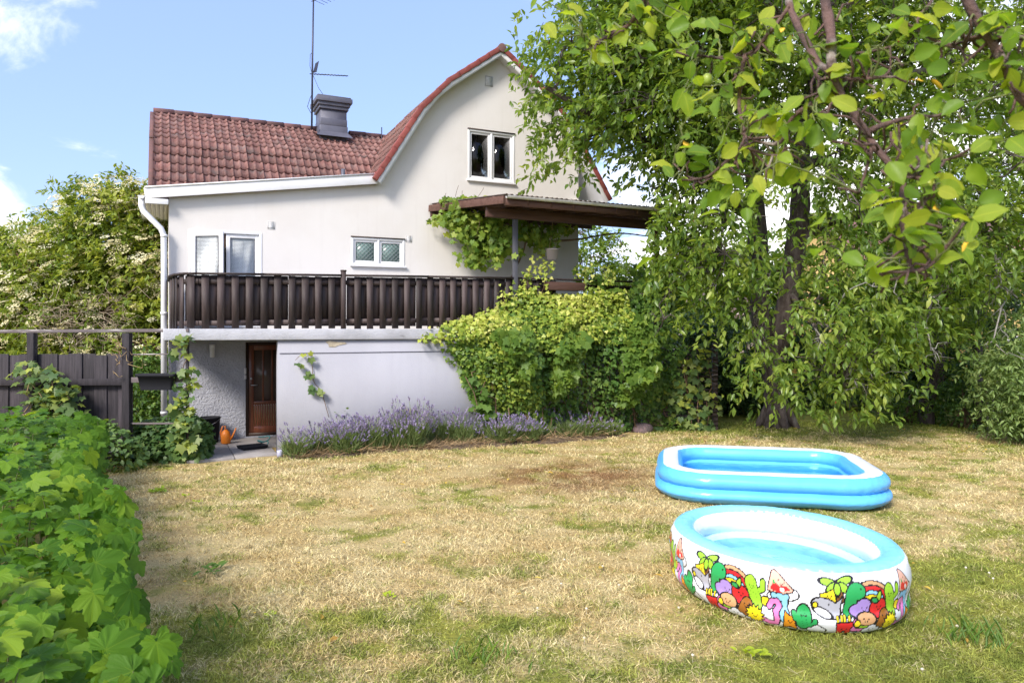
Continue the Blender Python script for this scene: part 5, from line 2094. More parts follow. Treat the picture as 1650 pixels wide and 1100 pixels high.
bush('far_shrub', 'dark low shrub seen through the gap beside the fence post', 'shrub', (-7.9, 15.6, 0), [((-7.7, 15.3, .8), (.6, .5, .9)), ((-7.4, 15.0, .35), (.45, .4, .4))], 190, M_IVYGREEN, .09, 38)
bush('far_left_tree', 'dark conifer tip rising behind the elder', 'tree', (-24.5, 35, 0), [((-24.3, 35, 3.6), (.8, .8, 2.2)), ((-24.3, 35, 1.5), (1.6, 1.2, 1.8))], 260, M_SHRUB, .2, 39, L=.6,
     trunk=[([(-24.5, 35, 0), (-24.45, 35, 2), (-24.3, 35, 5)], .15)], bark=M_BARK)
bush('back_tree', 'leafy tree far behind the pergola', 'tree', (3.0, 27, 0), [((2.7, 27, 4.0), (1.6, 1.4, 2.2)), ((4.4, 27.5, 3.0), (1.5, 1.2, 2.0))], 330, M_CHERRY, .16, 40, L=.5,
     trunk=[([(3.0, 27, 0), (3.0, 27, 1.6), (2.9, 27, 3.6)], .14), ([(3.0, 27, 1.2), (3.8, 27.2, 2.2), (4.4, 27.4, 3.2)], .09)], bark=M_BARK)

bush('back_maple', 'broad green tree standing behind the cherry crown', 'tree', (11.5, 26, 0), [((11.5, 26, 4.4), (3.6, 1.6, 2.0)), ((15.5, 27, 4.0), (3.0, 1.6, 1.9)), ((8.2, 26.5, 3.5), (2.4, 1.4, 1.7))], 420, M_CHERRY, .22, 41, L=.6,
     trunk=[([(11.5, 26, 0), (11.5, 26, 2.4), (11.6, 26, 5.4)], .2), ([(11.5, 26, 2), (13.4, 26.4, 3.6), (15.4, 27, 4.8)], .12), ([(11.5, 26, 1.8), (9.8, 26.2, 2.9), (8.3, 26.4, 3.8)], .10)], bark=M_BARK)

# rusty pipes and the dark post at the right
pip = thing('pipe_bundle', 'upright rusty pipes tied to a dark fence post', 'pipes', gp(1592, 692))
q = MB()
q.box((-.22, .05, -.05), (-.08, .18, 1.9))
q.obj('post', M_RAILWOOD, pip)
M_RUST = pm('rusty_pipe', (0.16, 0.12, 0.10), (0.24, 0.21, 0.19), scale=12, rough=.7)
for x in (-.02, .09, .20, .27):
    q = MB()
    q.tube([(x, 0, -.05), (x + .01, 0, .55), (x + .015, .02, 1.05 + x)], .022, 8)
    q.obj('pipe', M_RUST, pip, smooth=True)

# neighbouring houses
def neighbour(name, label, c, rz, w, dpt, h, wallm, roofm, wins, ridge):
    o = thing(name, label, 'house', c, rz)
    q = MB()
    q.box((-w / 2, -dpt / 2, -.1), (w / 2, dpt / 2, h))
    q.add([(-w / 2, -dpt / 2, h), (-w / 2, dpt / 2, h), (-w / 2, 0, h + ridge), (w / 2, -dpt / 2, h), (w / 2, dpt / 2, h), (w / 2, 0, h + ridge)], T=[(0, 2, 1), (3, 4, 5)])
    q.obj('wall', wallm, o)
    q = MB()
    for s in (-1, 1):
        q.add([(-w / 2 - .4, s * (dpt / 2 + .4), h - .25), (w / 2 + .4, s * (dpt / 2 + .4), h - .25), (w / 2 + .4, 0, h + ridge + .05), (-w / 2 - .4, 0, h + ridge + .05)], [(0, 1, 2, 3)])
    r_ = q.obj('roof', roofm, o)
    sd_ = r_.modifiers.new('thick', 'SOLIDIFY')
    sd_.thickness = .15
    for (x, z) in wins:
        q = MB()
        ring(q, x - .55, x + .55, z - .65, z + .65, .09, -dpt / 2 - .04, -dpt / 2 + .02)
        q.box((x - .04, -dpt / 2 - .03, z - .56), (x + .04, -dpt / 2 + .01, z + .56))
        wi = q.obj('window', M_WHITE, o)
        q = MB()
        q.box((x - .46, -dpt / 2 - .012, z - .56), (x + .46, -dpt / 2 - .006, z + .56))
        q.obj('pane', pm('far_pane', (0.05, 0.06, 0.07), rough=.1) if 'far_pane' not in MATS else MATS['far_pane'], wi)
    return o


neighbour('yellow_house', 'yellow neighbouring house behind the cherry tree', (22.0, 36, 0), .15, 15, 8, 5.0, pm('yellow_render', (0.62, 0.44, 0.17), (0.56, 0.39, 0.14), scale=.5, rough=.9), M_RIDGE, [(-6, 3.8), (-3.6, 3.8), (-1.0, 3.8), (2, 3.8), (5, 3.8), (-5, 1.3), (-1, 1.3), (3, 1.3)], 2.6)
neighbour('pale_house', 'pale pinkish neighbouring house glimpsed above the slat trellis', (8.6, 38, 0), -.1, 6.5, 7, 3.0, pm('pale_pink_render', (0.62, 0.52, 0.46), (0.55, 0.46, 0.41), scale=.5, rough=.9), M_CORR, [(-2.2, 2.2), (0.2, 2.2), (2.3, 2.2)], 1.6)

# ------------------------------------------------------------------ ivy and grape bank over the terrace
rng = np.random.default_rng(77)


def bank_points(n, smin, smax, zmin, ztop, ubase, bulge, seed):
    """points on a bulging leaf bank in house coordinates"""
    s = rng.uniform(smin, smax, n)
    z = zmin + rng.random(n) * (ztop - zmin)
    return s, z


def bank(name, n, accept, ubase, bulge, leaf, tv, tf, mat, parent, layers=.16, tint_f=None, up=(.2, -.7, .7)):
    s = rng.uniform(4.3, 10.6, n * 6)
    z = rng.uniform(.02, 3.75, n * 6)
    k = accept(s, z, rng)
    s, z = s[k][:n], z[k][:n]
    P = np.c_[s, 0 * s, z]
    dep = bulge(s, z) * (1 + .35 * noise3(P, 1.5, 5) + .22 * noise3(P, 4, 6))
    u = ubase(z) - dep + rng.random(len(s)) ** 2 * layers * 3
    wpos = HC + s[:, None] * E_S + u[:, None] * E_U + np.c_[0 * z, 0 * z, z]
    nout = -E_U * .75 + np.array([0, 0, .55])
    nrm_ = unit(nout + rng.normal(size=P.shape) * .42)
    d = unit(np.array([0, 0, -.8]) + rng.normal(size=P.shape) * .75)
    B = bases(d - nrm_ * np.sum(d * nrm_, 1)[:, None], nrm_)
    ti = np.clip(.45 + .22 * noise3(wpos, 1.7, 8) + rng.normal(size=len(s)) * .16 if tint_f is None else tint_f(s, z, wpos, rng), 0, 1)
    sz = leaf * rng.uniform(.6, 1.25, len(s))
    return link(name, scatter_mesh(name, tv, tf, B, wpos - np.array(parent.location), sz, ti), mat, parent)


def ubase(z):
    return np.where(z < 2.2, -2.30, np.where(z < 3.2, -2.30, -2.2))


def left_edge(z):
    return np.interp(z, [0, .4, .8, 1.3, 1.7, 1.95, 2.1, 2.35, 2.5, 2.62, 2.9, 3.1, 3.3, 3.6], [6.25, 5.95, 5.6, 5.2, 4.95, 4.85, 4.65, 4.85, 5.35, 6.0, 6.3, 6.3, 6.4, 6.9])


def right_edge(z):
    return np.interp(z, [0, 1.5, 2.5, 3.2, 3.6], [10.0, 10.1, 10.1, 10.2, 10.0])


def acc_gold(s, z, r):
    le, ri = left_edge(z), right_edge(z)
    ins = (s > le + r.normal(size=len(s)) * .07) & (s < ri)
    dl = s - le
    P = np.c_[s, 0 * s, z]
    band = (dl < 1.05 + .4 * noise3(P, 2, 2)) & (z < 2.0)
    topb = (z > 1.95 + .25 * noise3(P, 1.5, 4)) & (z < 3.05 + .25 * noise3(P, 2.5, 7)) & (s < 8.9)
    holes = noise3(P, 2.2, 12) > .72
    plank = (s > 6.75) & (s < 8.15) & (z > 2.95) & (z < 3.2)
    return ins & (band | topb) & ~holes & ~plank & (z < 3.35)


def bulge_f(s, z):
    dl = np.clip((s - left_edge(z)) / 1.2, 0, 1)
    low = np.interp(z, [0, .5, 1.2, 2.0, 2.4, 2.7, 3.4], [.10, .22, .62, .72, .58, .28, .12])
    return .03 + low * dl ** .8


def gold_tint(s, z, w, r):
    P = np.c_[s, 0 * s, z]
    gold_by_height = np.interp(z, [0, 1.2, 1.9, 2.2, 3.2], [.22, .24, .40, .58, .62])  # variegated leaf colour of the ivy itself, more gold higher up
    return gold_by_height + .2 * noise3(P, 1.8, 3) + r.normal(size=len(s)) * .18 - .25 * np.clip((s - 8) / 2, 0, 1)


ivy = thing('ivy_bank', 'mass of golden variegated ivy and vine spilling over the terrace wall', 'climbing plant', HW(7.4, -2.7, 0))
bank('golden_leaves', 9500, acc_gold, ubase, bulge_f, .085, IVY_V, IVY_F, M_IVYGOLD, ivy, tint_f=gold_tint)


def acc_green(s, z, r):
    le, ri = left_edge(z), right_edge(z)
    P = np.c_[s, 0 * s, z]
    return (s > le + .35 + .4 * noise3(P, 2, 9)) & (s < ri) & (z < 2.35 + .3 * noise3(P, 1.3, 2) + .9 * np.clip((s - 8.6), 0, 1.2)) & (noise3(P, 1.4, 15) > -.85)


bank('ivy_leaves', 8000, acc_green, ubase, lambda s, z: bulge_f(s, z) * .9, .095, IVY_V, IVY_F, M_IVYGREEN, ivy, layers=.22)


def acc_grape(s, z, r):
    P = np.c_[s, 0 * s, z]
    return (s > left_edge(z) + .9) & (s < 9.6) & (z > .35) & (z < 2.2 + .5 * np.clip((s - 8.2), 0, 1.5)) & (noise3(P, 1.1, 25) > .05)


bank('vine_leaves', 3600, acc_grape, ubase, lambda s, z: bulge_f(s, z) * 1.10 + .04, .155, GRAPE_V, GRAPE_F, M_GRAPE, ivy, layers=.10,
     tint_f=lambda s, z, w, r: .38 + .2 * noise3(w, 1.5, 3) + r.normal(size=len(s)) * .14)


def acc_top(s, z, r):
    P = np.c_[s, 0 * s, z]
    return (s > 8.2 - (z - 3.2) * 1.2) & (s < 10.5) & (z > 2.6) & (z < 3.45 + .35 * noise3(P, 2, 5))


bank('upper_leaves', 1700, acc_top, lambda z: z * 0 - 2.2, lambda s, z: .25 + 0 * s, .12, GRAPE_V, GRAPE_F, M_GRAPE, ivy, layers=.3, tint_f=lambda s, z, w, r: .22 + r.normal(size=len(s)) * .18)
# shoots that rise above the railing and one strand along the slab edge
tv_ = MB()
LB_, LP, LS, LT = [], [], [], []


def strand(pts, n, leaf, spread, store, rr=.006, mb=None):
    C = smooth_prof3(np.array(pts, float), 6)
    mb.tube(C, rr, 4, cap=False)
    k = rng.integers(0, len(C), n)
    P = C[k] + rng.normal(size=(n, 3)) * spread
    nrm_ = unit(np.array([.1, -.9, .6]) + rng.normal(size=(n, 3)) * .5)
    d = rand_dirs(n, rng) + [0, 0, -.7]
    store.append((bases(unit(d - nrm_ * np.sum(d * nrm_, 1)[:, None]), nrm_), P, leaf * rng.uniform(.6, 1.2, n), np.clip(rng.normal(.6, .2, n), 0, 1)))


store = []
for pts in ([HW(6.55, -2.25, 2.8), HW(6.6, -2.3, 3.2), HW(6.72, -2.25, 3.55)], [HW(6.9, -2.3, 2.9), HW(7.05, -2.3, 3.35), HW(7.0, -2.25, 3.62)], [HW(7.9, -2.3, 3.0), HW(8.05, -2.3, 3.4), HW(7.85, -2.25, 3.55)],
            [HW(8.4, -2.3, 3.0), HW(8.5, -2.3, 3.45)], [HW(6.4, -2.27, 2.2), HW(6.15, -2.29, 2.6), HW(6.05, -2.29, 2.9)], [HW(5.9, -2.29, 2.25), HW(5.72, -2.29, 2.5)],
            [HW(4.35, -2.33, 2.02), HW(4.6, -2.36, 2.05), HW(4.95, -2.4, 2.1)]):
    strand(pts, 75, .085, .09, store, mb=tv_)
BQ, PQ, SQ_, TQ = [np.concatenate(x) for x in zip(*store)]
link('shoot_leaves', scatter_mesh('shoot_leaves', IVY_V, IVY_F, BQ, PQ - np.array(ivy.location), SQ_, TQ), M_IVYGOLD, ivy)
tv_.V = [v - np.array(ivy.location) for v in tv_.V]
for k in range(40):
    s0 = rng.uniform(5.5, 9.8)
    C = curve(HW(s0, -2.45, 0), HW(s0 + rng.normal() * .5, -2.5, rng.uniform(1.2, 2.4)), 0, .05, 7, rng) - np.array(ivy.location)
    tv_.tube(C, .010, 4, cap=False)
stuff(tv_.obj('stems', M_VINE, ivy))

# creeper hanging at the left edge of the bank
crp = thing('hanging_creeper', 'leafy creeper strand hanging down the lilac wall beside the ivy', 'climbing plant', HW(5.4, -2.4, 0))
store, m2 = [], MB()
for pts in ([on(748, 555, -2.33), on(756, 590, -2.36), on(768, 630, -2.4), on(785, 668, -2.45)], [on(760, 610, -2.36), on(772, 640, -2.42), on(790, 672, -2.5)]):
    strand([HW(*p) for p in pts], 120, .13, .085, store, mb=m2)
BQ, PQ, SQ_, TQ = [np.concatenate(x) for x in zip(*store)]
link('leaves', scatter_mesh('leaves', GRAPE_V, GRAPE_F, BQ, PQ - np.array(crp.location), SQ_, np.clip(TQ * .4, 0, 1)), M_GRAPE, crp)
m2.V = [v - np.array(crp.location) for v in m2.V]
m2.obj('stem', M_VINE, crp)

# thin creeper with a few leaves on the lilac wall
wcr = thing('wall_creeper', 'thin creeper with few leaves climbing the lilac garage wall', 'climbing plant', HW(2.35, -2.3, 0))
WO = np.array(wcr.location)
pts = [on(530, 672, -2.28), on(518, 632, -2.255), on(506, 615, -2.255), on(503, 590, -2.25), on(500, 568, -2.245)]
m2 = MB()
m2.tube(smooth_prof3(np.array([HW(*p) for p in pts]), 6) - WO, .006, 4)
m2.tube(smooth_prof3(np.array([HW(*p) for p in (pts[4], on(485, 572, -2.27), on(476, 580, -2.27))]), 6) - WO, .004, 4)
m2.obj('stem', M_VINE, wcr)


def leaf_variant(tv, tf, seed):
    r = np.random.default_rng(seed)
    V = np.array(tv, float)
    V[:, 2] += r.normal() * .12 * V[:, 0] + r.normal() * .1 * V[:, 1] ** 2
    V[:, 0] *= r.uniform(.9, 1.1)
    return mesh_from('leaf', V, [np.array(f) for f in tf], False)


HOPV = [leaf_variant(GRAPE_V, GRAPE_F, k) for k in range(4)]
for m in HOPV:
    m.materials.append(M_HOP)


def leaf_objs(parent, P, nrm_, d, sz, meshes, name='leaf'):
    O = np.array(parent.location)
    B = bases(d - nrm_ * np.sum(d * nrm_, 1)[:, None], nrm_)
    for k in range(len(P)):
        o = link(name, meshes[k % len(meshes)], None, parent)
        place(o, B[k][:, 0] * sz[k], B[k][:, 1] * sz[k], B[k][:, 2] * sz[k], P[k] - O)


cp_ = np.array([HW(*on(x, y, -2.27)) for x, y in ((490, 570), (499, 567), (502, 576), (479, 585), (484, 588), (497, 598), (503, 602), (493, 604), (506, 622), (512, 628), (502, 626), (515, 634))])
leaf_objs(wcr, cp_ + [0, -.03, 0], unit(np.array([.1, -.8, .5]) + rng.normal(size=cp_.shape) * .3), unit(np.array([0, 0, -1.0]) + rng.normal(size=cp_.shape) * .5), rng.uniform(.09, .15, len(cp_)), HOPV)

# ------------------------------------------------------------------ grape vine on the pergola
gv = thing('grape_vine', 'grape vine hanging from the pergola over the cream wall', 'climbing plant', HW(6.6, -1.0, 2.3))
GO = np.array(gv.location)
hang = []
for (px_, py_, u, rx, ry, n) in ((712, 352, -.5, 16, 8, 70), (735, 342, -.9, 20, 14, 100), (748, 362, -.8, 24, 20, 260), (770, 380, -.9, 22, 20, 240), (762, 410, -.8, 14, 16, 120), (772, 392, -.7, 20, 18, 130), (800, 398, -1.3, 14, 22, 150), (812, 385, -1.4, 14, 20, 120), (790, 360, -1.3, 24, 12, 160), (850, 372, -1.2, 26, 14, 170), (870, 390, -1.2, 14, 14, 70), (835, 405, -1.6, 5, 8, 20),
                                 (740, 322, -.8, 22, 5, 60), (765, 320, -1.2, 12, 4, 25), (718, 324, -.5, 8, 3, 14), (905, 368, -1, 18, 8, 50), (765, 422, -.7, 8, 4, 30)):
    x = px_ + rng.normal(size=n) * rx * .6
    y = py_ + rng.normal(size=n) * ry * .6
    uu = u + rng.normal(size=n) * .28
    for a, b, c in zip(x, y, uu):
        if b < 327 and c > -.15:
            continue
        hang.append(HW(*on(a, b, min(c, -.06))))
hang = np.array(hang)
nrm_ = unit(np.array([.0, -.65, .6]) + rng.normal(size=hang.shape) * .5)
d = unit(np.array([0, 0, -1.0]) + rng.normal(size=hang.shape) * .55)
B = bases(d - nrm_ * np.sum(d * nrm_, 1)[:, None], nrm_)
link('leaves', scatter_mesh('leaves', GRAPE_V, GRAPE_F, B, hang - GO, .135 * rng.uniform(.55, 1.2, len(hang)), np.clip(.58 + .2 * noise3(hang, 2.5, 4) + rng.normal(size=len(hang)) * .18, 0, 1)), M_GRAPE, gv)
m2 = MB()
m2.tube(smooth_prof3(np.array([HW(7.0, -.2, 2.25), HW(7.1, -.3, 3.2), HW(7.3, -.8, 4.2), HW(6.6, -1.3, 4.5), HW(5.9, -1.0, 4.55)]), 6) - GO, np.linspace(.03, .012, 25), 6)
m2.tube(smooth_prof3(np.array([HW(7.3, -.8, 4.2), HW(8.3, -1.2, 4.25), HW(9.4, -1.3, 4.45), HW(10.2, -1.5, 4.4)]), 6) - GO, np.linspace(.03, .012, 19), 6)
for k in range(60):
    p = hang[rng.integers(len(hang))]
    m2.tube(curve(p + rng.normal(size=3) * [.1, .1, .05] + [0, 0, .25], p + [0, 0, -.1], 0, .1, 5, rng) - GO, .005, 3, cap=False)
stuff(m2.obj('stems', M_VINE, gv))
# plant in the hanging pot
hpl = np.array(hp_.location) + [0, 0, .22]
n = 130
P = hpl + rand_dirs(n, rng) * [.13, .13, .18] + [0, 0, .17]
nn = unit(rng.normal(size=(n, 3)) + [0, -.6, .8])
dd = unit(P - hpl + rng.normal(size=(n, 3)) * .06)
link('pot_plant', scatter_mesh('pot_plant', LANCE_V, LANCE_F, bases(dd, nn), P - np.array(hp_.location), np.full(n, .10), np.clip(rng.normal(.5, .2, n), 0, 1)), M_GRAPE, hp_)

# grape leaves on the slat trellis, big enough to tell apart
tv2 = thing('trellis_vine', 'bright green vine climbing the dark slat trellis', 'climbing plant', tuple(np.array(tre.location) + [-.5, -.2, 0]))
n = 170
tt_ = rng.random(n)
px_ = np.interp(tt_, [0, .3, .6, 1], [1105, 1115, 1118, 1125]) + rng.normal(size=n) * np.interp(tt_, [0, .5, 1], [26, 22, 14])
py_ = np.interp(tt_, [0, 1], [690, 560]) + rng.normal(size=n) * 8
ex = 70
px_ = np.concatenate([px_, rng.uniform(1060, 1100, ex)])
py_ = np.concatenate([py_, rng.uniform(570, 650, ex)])
P = np.array([wp(min(a, 1158), min(b, 688), TY - .10 - abs(rng.normal()) * .12) for a, b in zip(px_, py_)])
nn = unit(np.array([-.1, -.75, .6]) + rng.normal(size=P.shape) * .4)
dd = unit(np.array([0, 0, -1.0]) + rng.normal(size=P.shape) * .6)
leaf_objs(tv2, P, nn, dd, .155 * rng.uniform(.6, 1.15, len(P)), [m for m in HOPV])
for k in range(4):
    m2 = MB()
    m2.tube(curve(np.array(tv2.location) + [rng.normal() * .2, 0, 0], wp(1090 + 18 * k, 575, TY - .12), 0, .03, 8, rng) - np.array(tv2.location), .010, 5)
    m2.obj('stem', M_VINE, tv2)

# ------------------------------------------------------------------ hop on the thin post, bramble on the fence, ivy at their feet
hop = thing('hop_vine', 'hop bine climbing the thin post beside the trough', 'climbing plant', (fx(302) - 6.5, FY - .05, 0))
HO = np.array(hop.location)
n = 120
z = np.concatenate([rng.uniform(.3, 1.15, 70), rng.choice([1.25, 1.45, 1.55, 1.85, 2.03, 2.08], 50) + rng.normal(size=50) * .045])
w = np.where(z < 1.15, .10, .085)
P = HO + np.c_[rng.normal(size=n) * w, -.05 - rng.random(n) * .08, z]
P[:70, 0] += np.interp(z[:70], [.3, 1.15], [.02, .0])
leaf_objs(hop, P, unit(np.array([0, -.6, .8]) + rng.normal(size=P.shape) * .45), unit(np.array([0, 0, -.8]) + rng.normal(size=P.shape) * .7), .145 * rng.uniform(.6, 1.2, n), HOPV)
m2 = MB()
t = np.linspace(0, 1, 40)
m2.tube(np.c_[.04 * np.cos(t * 30), -.02 + .04 * np.sin(t * 30), t * 2.1], .006, 4)
m2.obj('bine', M_VINE, hop)

brm = thing('bramble', 'bramble with pale green leaves sprawling over the black fence', 'shrub', (fx(95) - 6.5, FY - .25, 0))
BO = np.array(brm.location)
pp = []
for (x, y, rx, ry, n) in ((48, 590, 12, 8, 14), (30, 595, 8, 6, 8), (70, 612, 30, 14, 50), (95, 635, 24, 16, 60), (70, 650, 32, 16, 55), (60, 680, 30, 12, 40), (110, 660, 22, 14, 30)):
    for k in range(n):
        pp.append(wp(x + rng.normal() * rx * .6, y + rng.normal() * ry * .6, FY - .12 - rng.random() * .35))
P = np.array(pp)
leaf_objs(brm, P, unit(np.array([0, -.5, .85]) + rng.normal(size=P.shape) * .4), unit(np.array([0, -.2, -.5]) + rng.normal(size=P.shape) * .8), .15 * rng.uniform(.6, 1.15, len(P)), HOPV)
m2 = MB()
for k in range(14):
    p = P[rng.integers(len(P))]
    m2.tube(curve(BO + [rng.normal() * .3, 0, 0], p, .25, .04, 8, rng) - BO, .008, 4, cap=False)
for k in range(12):                                          # dry curled twigs on the post
    p = wp(197 + rng.normal() * 6, 578 + rng.normal() * 12, FY - .1)
    m2.tube(curve(p, p + rng.normal(size=3) * [.16, .05, .14], 0, .2, 6, rng) - BO, .006, 4, cap=False)
stuff(m2.obj('stems', M_DRYSTEM, brm))


def mound(name, label, cat, loc, blobs, n, mat, leaf, tv, tf, tm=.4, seed=1):
    r = np.random.default_rng(seed)
    o = thing(name, label, cat, loc)
    O = np.array(loc, float)
    P = pts_in_blobs(blobs, n, r, shell=.75, gap=-.2, gf=1.5, seed=seed)
    P = P[P[:, 2] > .01]
    C = np.array([b[0] for b in blobs])
    near = C[np.argmin(np.linalg.norm(P[:, None] - C[None], axis=2), 1)]
    nn = unit(unit(P - near) * .5 + np.array([0, -.25, .7]) + r.normal(size=P.shape) * .4)
    dd = unit(r.normal(size=P.shape) + [0, 0, -.5])
    ti = np.clip(tm + .2 * noise3(P, 2, 3) + r.normal(size=len(P)) * .16, 0, 1)
    link('leaves', scatter_mesh('leaves', tv, tf, bases(dd - nn * np.sum(dd * nn, 1)[:, None], nn), P - O, leaf * r.uniform(.6, 1.2, len(P)), ti), mat, o)
    m = MB()
    for k in range(20):
        p = P[r.integers(len(P))]
        m.tube(curve(O + r.normal(size=3) * [.25, .2, 0], p, .1, .05, 6, r) - O, .007, 4, cap=False)
    stuff(m.obj('stems', M_VINE, o))
    return o


g0 = gp(275, 742)
mound('ivy_mound', 'low dark bramble mound in front of the basement wall', 'shrub', g0 + [0, .3, 0],
      [(g0 + [-.45, .35, .25], (.55, .45, .42)), (g0 + [.05, .3, .3], (.55, .40, .48)), (g0 + [.26, .15, .18], (.36, .33, .36)), (g0 + [-.1, -.02, .1], (.72, .28, .2))], 2900, M_HOPS, .10, GRAPE_V, GRAPE_F, .42, 51)
g1 = gp(120, 760)
mound('fence_shrub', 'rounded leafy shrub between the hedge and the fence', 'shrub', g1 + [0, .3, 0],
      [(g1 + [0, .2, .35], (.75, .45, .5)), (g1 + [-.9, .2, .3], (.6, .4, .45)), (g1 + [.55, .1, .25], (.5, .35, .4))], 2200, M_HOPS, .11, OVATE_V, LANCE_F, .5, 52)
g2 = gp(1040, 694)
mound('ground_ivy', 'yellow-green groundcover beside the pinkish boulder', 'plant', gp(1000, 690), [(gp(1005, 690) + [0, 0, .06], (.35, .25, .16)), (gp(1085, 692) + [0, 0, .1], (.5, .3, .22)), (gp(1130, 690) + [0, 0, .05], (.4, .2, .12))], 900, M_GRAPE, .075, IVY_V, IVY_F, .45, 53)
mound('bed_shrub', 'feathery brownish shrub between ivy bank and trellis', 'shrub', gp(1025, 686), [(gp(1025, 686) + [0, .1, .4], (.35, .3, .45)), (gp(1065, 685) + [0, .1, .4], (.4, .3, .5))], 1500, M_HOPS, .07, LANCE_V, LANCE_F, .4, 54)

# ------------------------------------------------------------------ lavender bed
rng = np.random.default_rng(88)
bed0, bed1 = gp(478, 741), gp(1000, 704)
E_B = unit(bed1 - bed0)
E_BN = np.array([-E_B[1], E_B[0], 0])
BLn = np.linalg.norm(bed1 - bed0)


def bedp(t, w):
    """t along the bed (0..1), w across from the lawn edge"""
    return bed0 + E_B * (t * BLn)[:, None] + E_BN * w[:, None]


soil = MB()
tt_ = np.linspace(-.02, 1.02, 60)
rows = [(-.06, -.02), (.02, .03), (.2, .06), (.6, .07), (1.0, .05)]
V = []
for w, z in rows:
    p = bedp(tt_, np.full(60, w) + .06 * np.sin(tt_ * 40) * (w < .1))
    p[:, 2] = z + .012 * np.sin(tt_ * 90 + w * 9)
    V.append(p)
V = np.vstack(V)
soil.add(V, [(r * 60 + i, r * 60 + i + 1, (r + 1) * 60 + i + 1, (r + 1) * 60 + i) for r in range(len(rows) - 1) for i in range(59)])
struct(soil.obj('flower_bed_soil', pm('bed_soil', (0.11, 0.075, 0.05), (0.17, 0.12, 0.075), scale=9, rough=1, bump=.9, bscale=25, bdist=.03), smooth=True))
nclump = 44
ct = np.sort(rng.random(nclump))
cw = rng.uniform(.12, .60, nclump)
chh = np.interp(ct, [0, .06, .2, .34, .45, .6, .8, 1], [.44, .50, .56, .68, .57, .46, .40, .36]) * rng.uniform(.72, 1.15, nclump)
CP = bedp(ct, cw)
nl_ = 760
k = np.repeat(np.arange(nclump), nl_)
n = len(k)
a = rng.uniform(0, 2 * PI, n)
rr = .22 * np.sqrt(rng.random(n))
base = CP[k] + np.c_[rr * np.cos(a), rr * np.sin(a), 0 * a]
base[:, 2] = .04 + rng.random(n) * chh[k] * .45
d = unit(np.c_[np.cos(a) * .55, np.sin(a) * .55, np.ones(n)] + rng.normal(size=(n, 3)) * .3)
lv_ = scatter_mesh('lavender', np.array(NEEDLE_V) * [1.2, 1, 1], NEEDLE_F, bases(d, rand_dirs(n, rng)), base, rng.uniform(.09, .2, n), np.clip(rng.normal(.45, .25, n), 0, 1))
lav = stuff(link('lavender', lv_, M_LAVLEAF))
lav['label'] = 'purple lavender growing along the lilac garage wall'
ns = 58
k = np.repeat(np.arange(nclump), (ns * np.interp(ct, [0, .5, .72, 1], [1, 1, .6, .12])).astype(int))
n = len(k)
a = rng.uniform(0, 2 * PI, n)
rr = .20 * np.sqrt(rng.random(n))
root = CP[k] + np.c_[rr * np.cos(a), rr * np.sin(a), 0 * a + .15]
tip = root + np.c_[np.cos(a) * .16, np.sin(a) * .16, chh[k] * rng.uniform(.62, 1.15, n) - .15] + rng.normal(size=(n, 3)) * .055
d = unit(tip - root)
L = np.linalg.norm(tip - root, axis=1)
STV = [(-.003, 0, 0), (.003, 0, 0), (.002, 1, 0), (-.002, 1, 0)]
sb = bases(d, np.tile([0, -1.0, .01], (n, 1)))
stm = scatter_mesh('lavender_stems', STV, [[(0, 1, 2, 3)]], sb, root, np.c_[np.ones(n), L, np.ones(n)], np.full(n, .5))
o = stuff(link('lavender_stems', stm, M_LAVLEAF))
o.parent = lav
# spikes: whorls of small florets at the stem tops
nw = 9
kk = np.repeat(np.arange(n), nw * 3)
h = np.tile(np.repeat(np.arange(nw), 3), n) / nw
sl_ = rng.uniform(.05, .085, n)[kk]
aa = rng.uniform(0, 2 * PI, len(kk))
pos = tip[kk] - d[kk] * (h * sl_)[:, None]
fd = unit(np.c_[np.cos(aa), np.sin(aa), .7 + 0 * aa])
o = stuff(link('lavender_flowers', scatter_mesh('lavender_flowers', [(-.5, 0, 0), (.5, 0, 0), (.35, 1, 0), (-.35, 1, 0)], [[(0, 1, 2, 3)]], bases(fd, rand_dirs(len(kk), rng)), pos, np.c_[np.full(len(kk), .011), np.full(len(kk), .017), np.ones(len(kk))] * rng.uniform(.8, 1.3, (len(kk), 1)), np.clip(np.repeat(rng.normal(.5, .25, n), nw * 3), 0, 1)), M_LAVFLOWER))
o.parent = lav
# dry straw hanging out over the lawn edge
n = 2300
t_ = rng.random(n) ** 1.2
p0 = bedp(t_, rng.uniform(-.05, .3, n))
p0[:, 2] = rng.uniform(.01, .12, n)
d = unit(np.c_[rng.normal(size=n), rng.normal(size=n) - .8, rng.uniform(.0, .9, n)])
o = stuff(link('dry_straw', scatter_mesh('dry_straw', np.array(NEEDLE_V) * [.5, 1, 1], NEEDLE_F, bases(d, rand_dirs(n, rng)), p0, rng.uniform(.08, .32, n), np.full(n, .5)), M_DRYSTEM))
o['label'] = 'dry straw and dead stems along the edge of the lavender'
